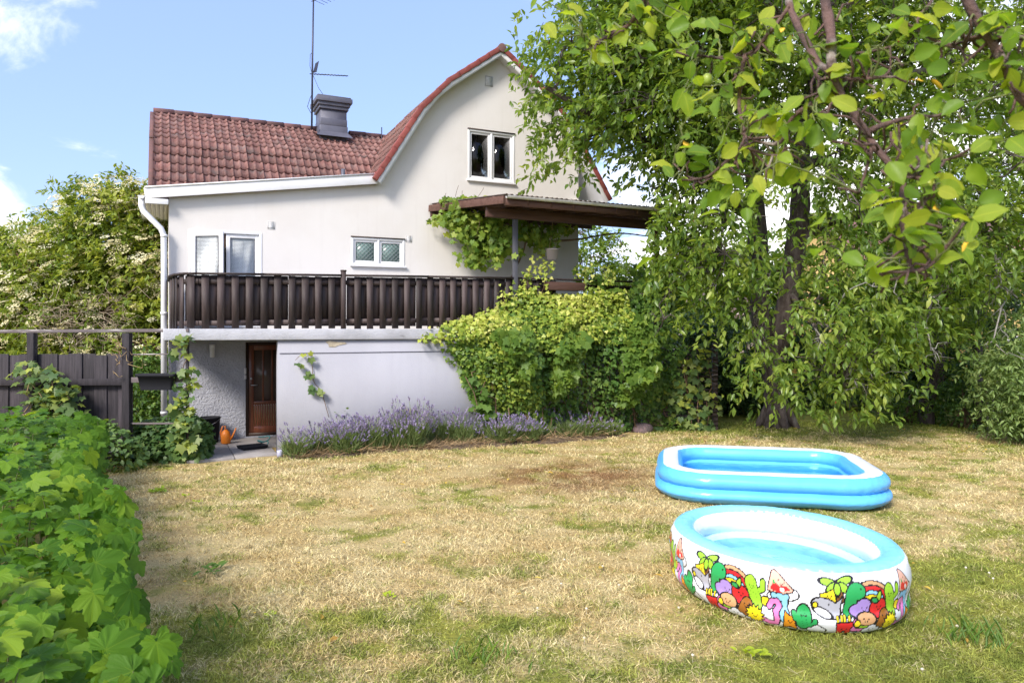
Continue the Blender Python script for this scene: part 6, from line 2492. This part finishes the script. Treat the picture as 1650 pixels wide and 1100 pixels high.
# a tall dry tuft with pale stems, a rose and the yellowish weeds
tf_ = thing('dry_tuft', 'tall straw-coloured dried tuft standing in the lavender', 'plant', gp(655, 722) + [0, .15, 0])
m2 = MB()
for k in range(46):
    e = np.array([rng.normal() * .09, rng.normal() * .06, rng.uniform(.4, .80)])
    m2.tube(curve(rng.normal(size=3) * [.06, .05, 0], e, 0, .03, 5, rng), np.linspace(.006, .003, 5), 3, cap=False)
stuff(m2.obj('stems', M_DRYSTEM, tf_))
rose = thing('rose_bush', 'small rose bush with reddish blooms at the left end of the lavender', 'shrub', gp(532, 728) + [0, .25, 0])
RO = np.array(rose.location)
P = RO + rng.normal(size=(300, 3)) * [.12, .10, .14] + [0, 0, .58]
nn = unit(rng.normal(size=P.shape) + [0, -.5, 1])
link('leaves', scatter_mesh('leaves', OVATE_V, LANCE_F, bases(rand_dirs(300, rng), nn), P - RO, rng.uniform(.04, .075, 300), np.clip(rng.normal(.5, .25, 300), 0, 1)), M_HOPS, rose)
m2 = MB()
for k in range(7):
    m2.tube(curve([rng.normal() * .05, rng.normal() * .05, 0], [rng.normal() * .13, rng.normal() * .1, rng.uniform(.45, .8)], 0, .04, 6, rng), .006, 4)
stuff(m2.obj('stems', M_STEM, rose))
bl_ = MB()
for (x, y, z) in ((-.13, -.1, .52), (.09, -.12, .5)):
    t6 = np.linspace(0, PI, 5)
    for r_, s_ in ((.045, 1), (.03, 1.2)):
        bl_.lathe([(r_ * math.sin(q) + .001, -r_ * s_ * math.cos(q) * .8) for q in t6], (x, y, z), 9)
bl_.obj('bloom', pm('rose_red', (0.20, 0.04, 0.04), (0.35, 0.12, 0.11), scale=30, rough=.8), rose)
fbr = thing('fallen_plank', 'grey weathered plank lying in the flower bed', 'plank', gp(870, 700) + [0, .3, .18], .35)
q = MB()
q.box((-.36, -.05, 0), (.36, .05, .025))
q.obj('plank_body', M_GREYRAIL, fbr)
q = MB()
for x in (-.25, .25):
    q.box((x - .02, -.04, -.25), (x + .02, .04, 0))
q.obj('plank_foot', M_GREYRAIL, fbr)
for (x, y, lab) in ((620, 700, 'pale crumpled leaf litter among the lavender'),):
    pass

# ------------------------------------------------------------------ big-leaved hedge at the left
rng = np.random.default_rng(99)


def palmate(seed, detail=True):
    """a five-lobed toothed leaf, quilted between its veins; y is the tip"""
    r = np.random.default_rng(seed)
    ax = np.radians([90, 42, 138, -14, 194])
    ln = np.array([1.0, .82, .82, .52, .52]) * r.uniform(.93, 1.07, 5)
    th = np.radians(np.linspace(-58, 238, 53 if detail else 27))
    R = np.zeros(len(th))
    for a, l in zip(ax, ln):
        dth = np.abs((th - a + PI) % (2 * PI) - PI)
        R = np.maximum(R, l * np.clip(1 - (dth / .62) ** 1.25 * .55, 0, 1))
    R = np.maximum(R, .40)
    R[1::2] *= .93                                              # teeth
    R[0] = R[-1] = .22
    nearest = np.min(np.abs((th[:, None] - ax[None] + PI) % (2 * PI) - PI), 1)
    V, vein = [(0, 0, 0)], [1.0]
    for f in ((.5, 1.0) if detail else (1.0,)):
        for t, q, nn in zip(th, R, nearest):
            rr = q * f
            z = -.20 * rr ** 2 + .17 * rr * min(nn, .42) + r.normal() * .012
            V.append((rr * math.cos(t), rr * math.sin(t), z))
            vein.append(max(0, 1 - nn / .16))
    n = len(th)
    T = [(0, 1 + i, 2 + i) for i in range(n - 1)]
    Q = [(1 + i, 1 + n + i, 2 + n + i, 2 + i) for i in range(n - 1)] if detail else []
    return np.array(V) * [.62, .62, .75], [x for x in (Q, T) if x], vein


BIGV = []
for k in range(7):
    V, F, ve = palmate(k)
    me = mesh_from('leaf', V, F, True, ve)
    me.materials.append(M_BIG)
    BIGV.append(me)
hedge = thing('raspberry_hedge', 'bright green hedge of big maple-like leaves along the left side', 'hedge', (-4.2, 6.5, 0))
GOH = np.array(hedge.location)


def hedge_top(y):
    return np.interp(y, [2.0, 3.0, 5.0, 8.0, 10.5], [1.02, 1.08, 1.16, 1.12, 1.0])


def hedge_right(y):
    return np.interp(y, [2.0, 2.9, 4.0, 5.0, 7.0, 9.0, 10.6], [-1.22, -1.52, -2.12, -2.85, -4.02, -5.15, -6.1])


n = 6000
y = 2.05 + 8.6 * rng.random(n) ** 1.05
depth = rng.random(n) ** 1.2 * 3.4
xr = hedge_right(y) + .22 * noise3(np.c_[y, y * 0, y * 0], 1.7, 3)
x = xr - depth
edge = np.clip(1 - depth / .75, 0, 1)
zt = hedge_top(y) * (1 - .55 * edge ** 1.6)
zt = zt + .13 * noise3(np.c_[x, y, 0 * x], 1.9, 6) + .06 * noise3(np.c_[x, y, 0 * x], 4.5, 7)
z = zt - (rng.random(n) ** 2.0) * .75
side = rng.random(n) < .26                                   # the hedge's flank towards the lawn
z[side] = rng.random(side.sum()) * zt[side] * .95
x[side] = xr[side] - rng.random(side.sum()) * .3 + .05
P = np.c_[x, y, z]
P = P[(P[:, 2] > .08)]
ppx = 825 + P[:, 0] / P[:, 1] * FPX
P = P[(ppx > -420)]
n = len(P)
onside = np.clip(1 - (hedge_right(P[:, 1]) - P[:, 0]) / .5, 0, 1)[:, None]
nrm_ = unit(np.array([.0, -.18, 1.0]) + onside * np.array([.75, -.3, -.35]) + rng.normal(size=(n, 3)) * .24)
d = unit(rng.normal(size=(n, 3)) * [1, 1, .2] + np.array([.5, -.55, -.25]))
Bh = bases(d - nrm_ * np.sum(d * nrm_, 1)[:, None], nrm_)
sz = rng.uniform(.10, .25, n) * np.interp(P[:, 1], [2, 3.2, 5], [1.12, 1.1, 1])
ppx = 825 + P[:, 0] / P[:, 1] * FPX
ppy = HOR - (P[:, 2] - CAMZ) / P[:, 1] * FPX
# leaves that lie in the upper layer and near the camera are told apart: objects of their own
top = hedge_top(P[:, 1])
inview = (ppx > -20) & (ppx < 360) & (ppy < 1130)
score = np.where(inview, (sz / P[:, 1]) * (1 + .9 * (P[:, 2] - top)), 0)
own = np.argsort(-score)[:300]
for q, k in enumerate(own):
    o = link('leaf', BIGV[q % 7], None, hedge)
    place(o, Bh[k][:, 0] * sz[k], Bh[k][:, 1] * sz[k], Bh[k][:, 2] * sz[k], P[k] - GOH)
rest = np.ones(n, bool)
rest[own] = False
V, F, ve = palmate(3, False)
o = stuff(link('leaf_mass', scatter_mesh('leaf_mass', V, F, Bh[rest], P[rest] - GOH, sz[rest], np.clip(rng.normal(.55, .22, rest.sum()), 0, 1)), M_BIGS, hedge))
m2 = MB()
for k in rng.choice(n, 420, replace=False):
    p = P[k]
    root = np.array([p[0] - rng.uniform(-.05, .15), p[1] + rng.normal() * .1, max(0, p[2] - rng.uniform(.3, .9))])
    m2.tube(curve(root, p, 0, .04, 5, rng) - GOH, np.linspace(.007, .003, 5), 4, cap=False)
stuff(m2.obj('stems', M_STEM, hedge))

# ------------------------------------------------------------------ apple tree whose branch hangs into the picture
rng = np.random.default_rng(123)
apple = thing('apple_tree', 'apple branch with bright green leaves hanging into the top corner', 'tree', (3.3, 1.1, 0))
AO = np.array(apple.location)
am = MB()


def apl(pts):
    return smooth_prof3(np.array([wp(*p) for p in pts]), 5)


trunk_top = np.array([3.1, 1.15, 2.6])
am.tube(smooth_prof3(np.array([AO + [0, 0, -.1], AO + [.02, 0, .8], AO + [-.08, .02, 1.7], trunk_top]), 5) - AO, np.linspace(.16, .11, 16), 12)
top_ = np.array([1.3, 1.75, 3.45])
am.tube(smooth_prof3(np.array([trunk_top, [2.5, 1.3, 3.05], [1.9, 1.55, 3.4], top_]), 5) - AO, np.linspace(.10, .045, 16), 10)
am.tube(smooth_prof3(np.array([top_, [.95, 1.8, 3.42], wp(1325, -150, 1.7), wp(1325, -20, 1.66)]), 5) - AO, np.linspace(.042, .018, 16), 8)
BR_ = [([(1325, -20, 1.66), (1338, 60, 1.62), (1345, 125, 1.60), (1372, 175, 1.58), (1395, 215, 1.56), (1432, 262, 1.53), (1470, 285, 1.5), (1505, 288, 1.48)], .0155, .006),
       ([(1345, 125, 1.6), (1320, 160, 1.62), (1280, 190, 1.66), (1262, 225, 1.7), (1235, 232, 1.72), (1195, 215, 1.74)], .008, .003),
       ([(1340, 120, 1.6), (1312, 90, 1.66), (1275, 20, 1.74), (1270, -60, 1.8)], .009, .011),
       ([(1272, 10, 1.74), (1215, 80, 1.8), (1168, 92, 1.84), (1130, 90, 1.86)], .007, .003),
       ([(1200, 85, 1.8), (1190, 160, 1.8), (1200, 230, 1.78), (1160, 270, 1.78), (1118, 290, 1.8), (1085, 262, 1.82)], .007, .0025),
       ([(1402, 213, 1.56), (1460, 190, 1.58), (1510, 188, 1.6), (1545, 165, 1.62)], .0075, .003),
       ([(1395, 130, 1.6), (1430, 118, 1.62), (1432, 75, 1.64)], .005, .0025),
       ([(1345, 125, 1.6), (1395, 130, 1.6)], .006, .005),
       ([(1540, -40, 1.5), (1580, 40, 1.5), (1620, 100, 1.48), (1640, 150, 1.46), (1680, 190, 1.45)], .012, .009),
       ([(1590, 55, 1.5), (1560, 68, 1.52), (1545, 80, 1.54), (1475, 45, 1.6), (1500, 0, 1.62)], .006, .004),
       ([(1600, 65, 1.5), (1650, 60, 1.46), (1700, 40, 1.45)], .006, .004),
       ([(1455, 280, 1.51), (1455, 340, 1.47), (1462, 400, 1.44), (1472, 440, 1.43), (1500, 425, 1.43), (1525, 395, 1.44)], .009, .004),
       ([(1462, 375, 1.45), (1475, 350, 1.45), (1505, 300, 1.47)], .005, .003),
       ([(1060, -60, 1.95), (1035, 10, 1.95), (1015, 40, 1.95), (985, 55, 1.95), (950, 75, 1.96)], .010, .004),
       ([(1470, 285, 1.5), (1510, 262, 1.5), (1560, 250, 1.5)], .005, .002),
       ([(1408, 225, 1.55), (1395, 275, 1.55), (1385, 310, 1.55)], .006, .003),
       ([(1200, 235, 1.78), (1255, 250, 1.72), (1275, 205, 1.7)], .004, .003)]
nodes = []
for pts, a, b in BR_:
    L = apl(pts)
    L = L + .004 * np.c_[noise3(L, 25, 1), noise3(L, 25, 2), noise3(L, 25, 3)]
    am.tube(L - AO, np.linspace(a, b, len(L)) * .82 * (1 + .24 * noise3(L, 70, 4)), 8)
    nodes.append(L)
for (ax_, ay_, aY, q) in ((1540, -40, 1.5, [1.35, 1.7, 3.4]), (1270, -60, 1.8, [1.2, 1.85, 3.4]), (1060, -60, 1.95, [1.0, 1.95, 3.4])):
    e = wp(ax_, ay_, aY)
    am.tube(curve(np.array(q), e, .05, .02, 6, rng) - AO, np.linspace(.022, .012, 6), 8)
nd = np.vstack(nodes)
# short spurs
spur = []
for k in range(190):
    p = nd[rng.integers(len(nd))]
    e = p + unit(rng.normal(size=3) * [1, .7, 1]) * rng.uniform(.025, .085)
    am.tube(curve(p, e, 0, .08, 4, rng) - AO, [.0028, .003, .0026, .003], 5)
    spur.append(e)
am.obj('branch', M_APPLEBARK, apple, smooth=True)


def ovate_leaf(seed):
    r = np.random.default_rng(seed)
    ts = np.linspace(0, 1, 8)
    wd = .315 * np.sin(PI * ts ** .85) ** .85 * r.uniform(.85, 1.12)
    V, ve, bend, curl = [], [], r.uniform(.05, .35), r.uniform(-.1, .35)
    for t, w in zip(ts, wd):
        for s in (-1, -.5, 0, .5, 1):
            x = s * w
            V.append((x, t, -bend * t * t + curl * x * x * 2 + .18 * abs(x) + .035 * abs(s) * math.sin(15 * t + 2.5 * s + seed)))
            ve.append(1.0 if s == 0 else .0)
    Q = [(i * 5 + j, i * 5 + j + 1, i * 5 + j + 6, i * 5 + j + 5) for i in range(7) for j in range(4)]
    return mesh_from('leaf', np.array(V), [Q], True, ve)


AL_ = [ovate_leaf(k) for k in range(7)]
for m in AL_:
    m.materials.append(M_APPLE)
lp = []
for k, s in enumerate(spur):
    for q in range(int(rng.integers(1, 4))):
        lp.append(s + rng.normal(size=3) * .012)
# extra clumps where the photograph shows dense leaves
for (x, y, Y, rx, ry, n_) in ((900, 25, 1.95, 25, 20, 7), (960, 60, 1.95, 40, 30, 12), (990, 30, 1.95, 40, 20, 9), (975, 100, 1.95, 20, 14, 5), (1060, 20, 1.9, 40, 22, 10), (1100, 60, 1.85, 40, 25, 9), (1150, 160, 1.8, 40, 35, 13), (1100, 165, 1.8, 25, 20, 5), (1180, 60, 1.8, 40, 40, 12), (1240, 170, 1.7, 40, 35, 12), (1090, 245, 1.8, 20, 25, 8), (1160, 285, 1.78, 40, 14, 7), (1300, 60, 1.66, 50, 40, 12), (1420, 60, 1.62, 40, 35, 10), (1460, 110, 1.6, 30, 25, 9), (1560, 165, 1.55, 45, 22, 13), (1590, 210, 1.5, 25, 20, 6), (1620, 215, 1.46, 25, 25, 7), (1640, 120, 1.46, 18, 40, 7), (1500, 235, 1.5, 25, 20, 6),
                              (1455, 320, 1.47, 22, 20, 7), (1500, 330, 1.46, 30, 25, 8), (1490, 380, 1.44, 35, 25, 12), (1560, 385, 1.44, 18, 14, 5), (1525, 300, 1.48, 30, 16, 6), (1090, 120, 1.82, 30, 30, 6), (1330, 200, 1.6, 30, 30, 6), (1500, 20, 1.62, 30, 20, 6), (1230, 290, 1.7, 20, 16, 3)):
    for q in range(n_):
        lp.append(wp(x + rng.normal() * rx * .7, y + rng.normal() * ry * .7, Y + rng.normal() * .07))
lp = np.array(lp)
qx = 825 + lp[:, 0] / lp[:, 1] * FPX
qy = HOR - (lp[:, 2] - CAMZ) / lp[:, 1] * FPX
lp = lp[~((qx > 1330) & (qx < 1420) & (qy > 95) & (qy < 290) & (rng.random(len(lp)) < .55))]
extra_lp = lp[rng.choice(len(lp), 140)] + rng.normal(size=(140, 3)) * [.07, .06, .05]
lp = lp[rng.permutation(len(lp))[:298]]
n = len(lp)
nn = unit(np.array([-.25, -.45, .55]) + rng.normal(size=(n, 3)) * .65)
dd = unit(rng.normal(size=(n, 3)) * [1, .6, .7] + np.array([0, -.1, -.55]))
lb = bases(dd - nn * np.sum(dd * nn, 1)[:, None], nn)
ls = rng.uniform(.036, .068, n)
tw = MB()
for k in range(n):
    o = link('leaf', AL_[k % 7], None, apple)
    place(o, lb[k][:, 0] * ls[k], lb[k][:, 1] * ls[k], lb[k][:, 2] * ls[k], lp[k] - AO)
    j = int(np.argmin(np.linalg.norm(nd - lp[k], axis=1)))
    if np.linalg.norm(nd[j] - lp[k]) > .02:
        tw.tube(curve(nd[j], lp[k], .01, .05, 5, rng) - AO, np.linspace(.0028, .0014, 5), 4, cap=False)
stuff(tw.obj('leaf_stalks', M_STEM, apple))
for (x, y, Y) in ((1495, 298, 1.47), (1140, 128, 1.8)):
    t7 = np.linspace(0, PI, 8)
    q = MB()
    q.lathe([(.013 * math.sin(a) + .0005, -.015 * math.cos(a)) for a in t7], wp(x, y, Y) - AO, 12)
    q.obj('young_apple', pm('young_apple_skin', (0.26, 0.36, 0.06), (0.36, 0.36, 0.07), scale=30, rough=.4) if 'young_apple_skin' not in MATS else MATS['young_apple_skin'], apple, smooth=True)
n2 = len(extra_lp)
nn = unit(np.array([-.25, -.45, .55]) + rng.normal(size=(n2, 3)) * .65)
dd = unit(rng.normal(size=(n2, 3)) * [1, .6, .7] + np.array([0, -.1, -.55]))
V = np.empty(len(AL_[4].vertices) * 3, np.float32)
AL_[4].vertices.foreach_get('co', V)
Qm = [(i * 5 + j, i * 5 + j + 1, i * 5 + j + 6, i * 5 + j + 5) for i in range(7) for j in range(4)]
M_APPLES = leafmat('apple_leaf_mass', [(0.13, 0.235, 0.026), (0.20, 0.315, 0.030), (0.29, 0.39, 0.038)], transl=.55)
stuff(link('leaf_mass', scatter_mesh('leaf_mass', V.reshape(-1, 3), [Qm], bases(dd - nn * np.sum(dd * nn, 1)[:, None], nn), extra_lp - AO, rng.uniform(.032, .058, n2), rng.random(n2), True), M_APPLES, apple))
YL = AL_[2].copy()
YL.materials.clear()
YL.materials.append(M_YELLOWLEAF)
for (x, y, Y) in ((1465, 130, 1.58), (1500, 128, 1.59), (1100, 228, 1.8), (1505, 330, 1.45), (1562, 385, 1.43), (1265, 45, 1.66)):
    o = link('leaf', YL, None, apple)
    i_ = rng.integers(n)
    place(o, lb[i_][:, 0] * .018, lb[i_][:, 1] * .036, lb[i_][:, 2] * .03, wp(x, y, Y) - AO)
    o['label'] = 'withered yellow leaf'

# ------------------------------------------------------------------ lawn: grass blades and weeds
rng = np.random.default_rng(2024)
nb = 330000
Yb = 4.3 + 13.2 * rng.random(nb) ** 1.45
Xb = rng.uniform(-.74, .74, nb) * Yb
Pb = np.c_[Xb, Yb, 0 * Xb]
tuft = noise3(Pb, 2.6, 31) + .6 * noise3(Pb, 7.5, 32)
keep = rng.random(nb) < np.clip(.72 + .3 * tuft, .2, 1)


def inside_rr(P, c, rz, a, b):
    d = P[:, :2] - np.array(c)
    cs, sn = math.cos(rz), math.sin(rz)
    x, y = d[:, 0] * cs + d[:, 1] * sn, -d[:, 0] * sn + d[:, 1] * cs
    return x, y


x, y = inside_rr(Pb, (3.513, 10.2185), -.2076, 0, 0)
keep &= ~((np.abs(x) < 1.27) & (np.abs(y) < 1.07))
x, y = inside_rr(Pb, (2.289, 6.239), .331, 0, 0)
keep &= ~(np.hypot(x / (EA - .07), y / (EB - .07)) < 1)
dloc = Pb[:, :2] - HC[:2]
sH, uH = dloc @ E_S[:2], dloc @ E_U[:2]
keep &= ~((uH > -2.52) & (sH > .15) & (sH < 1.75))
keep &= ~((uH > -2.25) & (sH > 1.6) & (sH < 9.8)) & ~((uH > -.0) & (sH > -.1) & (sH < 9.3))
keep &= ~((Xb < hedge_right(Yb) - .5) & (Yb < 10.6))
bn_ = (Pb - bed0) @ E_BN
bt_ = (Pb - bed0) @ E_B / BLn
keep &= ~((bn_ > .05) & (bt_ > 0) & (bt_ < 1))
Pb = Pb[keep]
n = len(Pb)
Pb[:, 2] = ground_z(Pb[:, 0], Pb[:, 1]) * 1.0 - .004
tuft = tuft[keep]
ln = rng.uniform(.026, .062, n) * (1 + .4 * np.clip(tuft, -1, 1.2)) * np.interp(Pb[:, 1], [4, 10, 17], [1, 1.05, 1.35])
# taller fringe round the pools
x, y = inside_rr(Pb, (2.289, 6.239), .331, 0, 0)
ln = np.where(np.abs(np.hypot(x / EA, y / EB) - 1.0) < .10, ln * 1.45, ln)
nt_ = 1900                                                     # longer tufts the mower missed
ci = rng.choice(n, nt_)
bl_n = 18
tp = np.repeat(Pb[ci], bl_n, 0) + np.c_[rng.normal(size=(nt_ * bl_n, 2)) * .022, np.zeros(nt_ * bl_n)]
Pb = np.vstack([Pb, tp])
ln = np.concatenate([ln, np.repeat(rng.uniform(.05, .095, nt_), bl_n) * rng.uniform(.6, 1.1, nt_ * bl_n)])
n = len(Pb)
wdt = rng.uniform(.0018, .0034, n) * np.interp(Pb[:, 1], [4, 8, 17], [1, 1.35, 2.6])
d = unit(np.c_[rng.normal(size=n) * .75, rng.normal(size=n) * .75, np.full(n, 1.0)])
bend = unit(np.c_[rng.normal(size=(n, 2)), np.zeros(n)])
sideb = unit(np.cross(d, bend))
p0, p1 = Pb - sideb * wdt[:, None], Pb + sideb * wdt[:, None]
mid_ = Pb + d * (ln * .55)[:, None]
m0, m1 = mid_ - sideb * (wdt * .8)[:, None], mid_ + sideb * (wdt * .8)[:, None]
tip = Pb + d * (ln * .85)[:, None] + bend * (ln * .45)[:, None] - np.c_[0 * ln, 0 * ln, ln * .05]
V = np.stack([p0, p1, m1, m0, tip], 1).reshape(-1, 3)
b5 = np.arange(n) * 5
Q = np.stack([b5, b5 + 1, b5 + 2, b5 + 3], -1)
T = np.stack([b5 + 3, b5 + 2, b5 + 4], -1)
gme = mesh_from('grass', V, [Q, T], False, np.repeat(np.concatenate([rng.random(n - nt_ * bl_n), np.clip(np.repeat(rng.random(nt_), bl_n) + rng.normal(size=nt_ * bl_n) * .12, 0, 1)]), 5))
g_o = stuff(link('grass', gme, M_BLADE))
g_o['label'] = 'short dry lawn grass with greener patches'
# straw lying flat
n = 2600
Yb = 4.4 + 9 * rng.random(n) ** 1.4
Pb = np.c_[rng.uniform(-.7, .7, n) * Yb, Yb, rng.uniform(.012, .04, n)]
Pb = Pb[Pb[:, 0] > hedge_right(Pb[:, 1])]
x, y = inside_rr(Pb, (2.289, 6.239), .331, 0, 0)
Pb = Pb[np.hypot(x / EA, y / EB) > 1.05]
x, y = inside_rr(Pb, (3.513, 10.2185), -.2076, 0, 0)
Pb = Pb[(np.abs(x) > 1.5) | (np.abs(y) > 1.3)]
n = len(Pb)
d = unit(np.c_[rng.normal(size=(n, 2)), rng.normal(size=n) * .12])
o = stuff(link('loose_straw', scatter_mesh('loose_straw', np.array(NEEDLE_V) * [.35, 1, 1], NEEDLE_F, bases(d, np.tile([0, 0, 1.0], (n, 1))), Pb, rng.uniform(.05, .16, n), np.full(n, .5)), pm('straw', (0.62, 0.50, 0.28), (0.5, 0.37, 0.18), scale=9, rough=.9)))
o['label'] = 'loose dry straw lying on the lawn'

fn_ = 150                                                     # fallen leaves, most of them under the cherry
Fl = np.vstack([np.c_[rng.uniform(3.5, 9, 100), rng.uniform(13.0, 17.5, 100), np.full(100, .05)], np.c_[rng.uniform(-3, 4, 50), rng.uniform(5, 12, 50), np.full(50, .05)]])
x, y = inside_rr(Fl, (2.289, 6.239), .331, 0, 0)
kf = np.hypot(x / EA, y / EB) > 1.1
x, y = inside_rr(Fl, (3.513, 10.2185), -.2076, 0, 0)
kf &= (np.abs(x) > 1.6) | (np.abs(y) > 1.4)
Fl = Fl[kf & (Fl[:, 0] > hedge_right(Fl[:, 1]) + .2)]
n = len(Fl)
Fl[:, 2] += rng.uniform(-.015, .01, n)
M_FALLEN = leafmat('fallen_leaf', [(0.30, 0.16, 0.05), (0.55, 0.36, 0.06), (0.62, 0.50, 0.12)], transl=.2, rough=.8, spec=.1)
o = stuff(link('fallen_leaves', scatter_mesh('fallen_leaves', np.array(LANCE_V) * [1.4, 1, 1], LANCE_F, bases(unit(np.c_[rng.normal(size=(n, 2)), np.zeros(n)]), np.tile([0, 0, 1.0], (n, 1)) + rng.normal(size=(n, 3)) * .25), Fl, rng.uniform(.05, .09, n), rng.random(n)), M_FALLEN))
o['label'] = 'fallen yellow and brown leaves scattered on the grass'
M_WEED = leafmat('weed_leaf', [(0.10, 0.19, 0.03), (0.22, 0.32, 0.03), (0.40, 0.48, 0.03)], transl=.35)
for (px_, py_, n_, s_, tm, lab) in ((254, 795, 34, .09, .6, 'pale green weed rosette nearest the hedge'), (298, 802, 10, .05, .8, 'tiny yellow-green weed right of the pale rosette'), (320, 812, 12, .05, .7, 'small weed patch in the dry lawn below two others'), (335, 925, 14, .10, .1, 'dark green broad-leaved weed in dry grass'), (627, 966, 12, .05, .95, 'bright yellow-green weed in the middle of the lawn'),
                                    (1215, 1062, 14, .075, .95, 'yellow-green weed in front of the oval pool'), (348, 1010, 24, .13, .1, 'tall dark grass tuft near the hedge end'), (1570, 1030, 60, .14, .05, 'dark green grass tuft right of the oval pool'), (780, 1060, 40, .12, .1, 'dark grass tuft at the lower middle of the lawn'), (440, 994, 9, .05, .9, 'small yellowish weed between hedge end and lawn middle')):
    g = gp(px_, py_)
    w = thing('weed', lab, 'weed', g)
    a = rng.uniform(0, 2 * PI, n_)
    tall = 'tuft' in lab
    dd = unit(np.c_[np.cos(a), np.sin(a), rng.uniform(.3, .9, n_) + (1.6 if tall else 0)])
    pp_ = np.c_[rng.normal(size=(n_, 2)) * s_ * (.9 if tall else .5), np.full(n_, .03 if not tall else .0)]
    tv = np.array(LANCE_V) * ([.35, 1, 1] if tall else [1.5, 1, 1])
    link('leaves', scatter_mesh('leaves', tv, LANCE_F, bases(dd, np.tile([0, -.3, 1.0], (n_, 1)) + rng.normal(size=(n_, 3)) * .2), pp_, s_ * rng.uniform(.6, 1.1, n_), np.clip(rng.normal(tm, .08, n_), 0, 1)), M_WEED, w)
    q = MB()
    q.tube([(0, 0, -.01), (0, 0, .03)], .006, 5)
    q.obj('root_crown', M_STEM, w)
cl = MB()                                                      # white clover heads scattered in the greener grass
for k in range(26):
    g = gp(rng.uniform(860, 1640), rng.uniform(900, 1095))
    x, y = inside_rr(g[None], (2.289, 6.239), .331, 0, 0)
    if np.hypot(x / EA, y / EB)[0] < 1.12:
        continue
    t7 = np.linspace(0, PI, 5)
    cl.lathe([(.011 * math.sin(a) + .0005, -.010 * math.cos(a)) for a in t7], g + [0, 0, .05], 7)
    cl.tube([g, g + [0, 0, .045]], .0015, 3, cap=False)
o = stuff(cl.obj('clover', pm('clover_head', (0.66, 0.62, 0.50), (0.5, 0.4, 0.25), scale=60, rough=.9)))
o['label'] = 'white clover heads dotted over the greener grass'
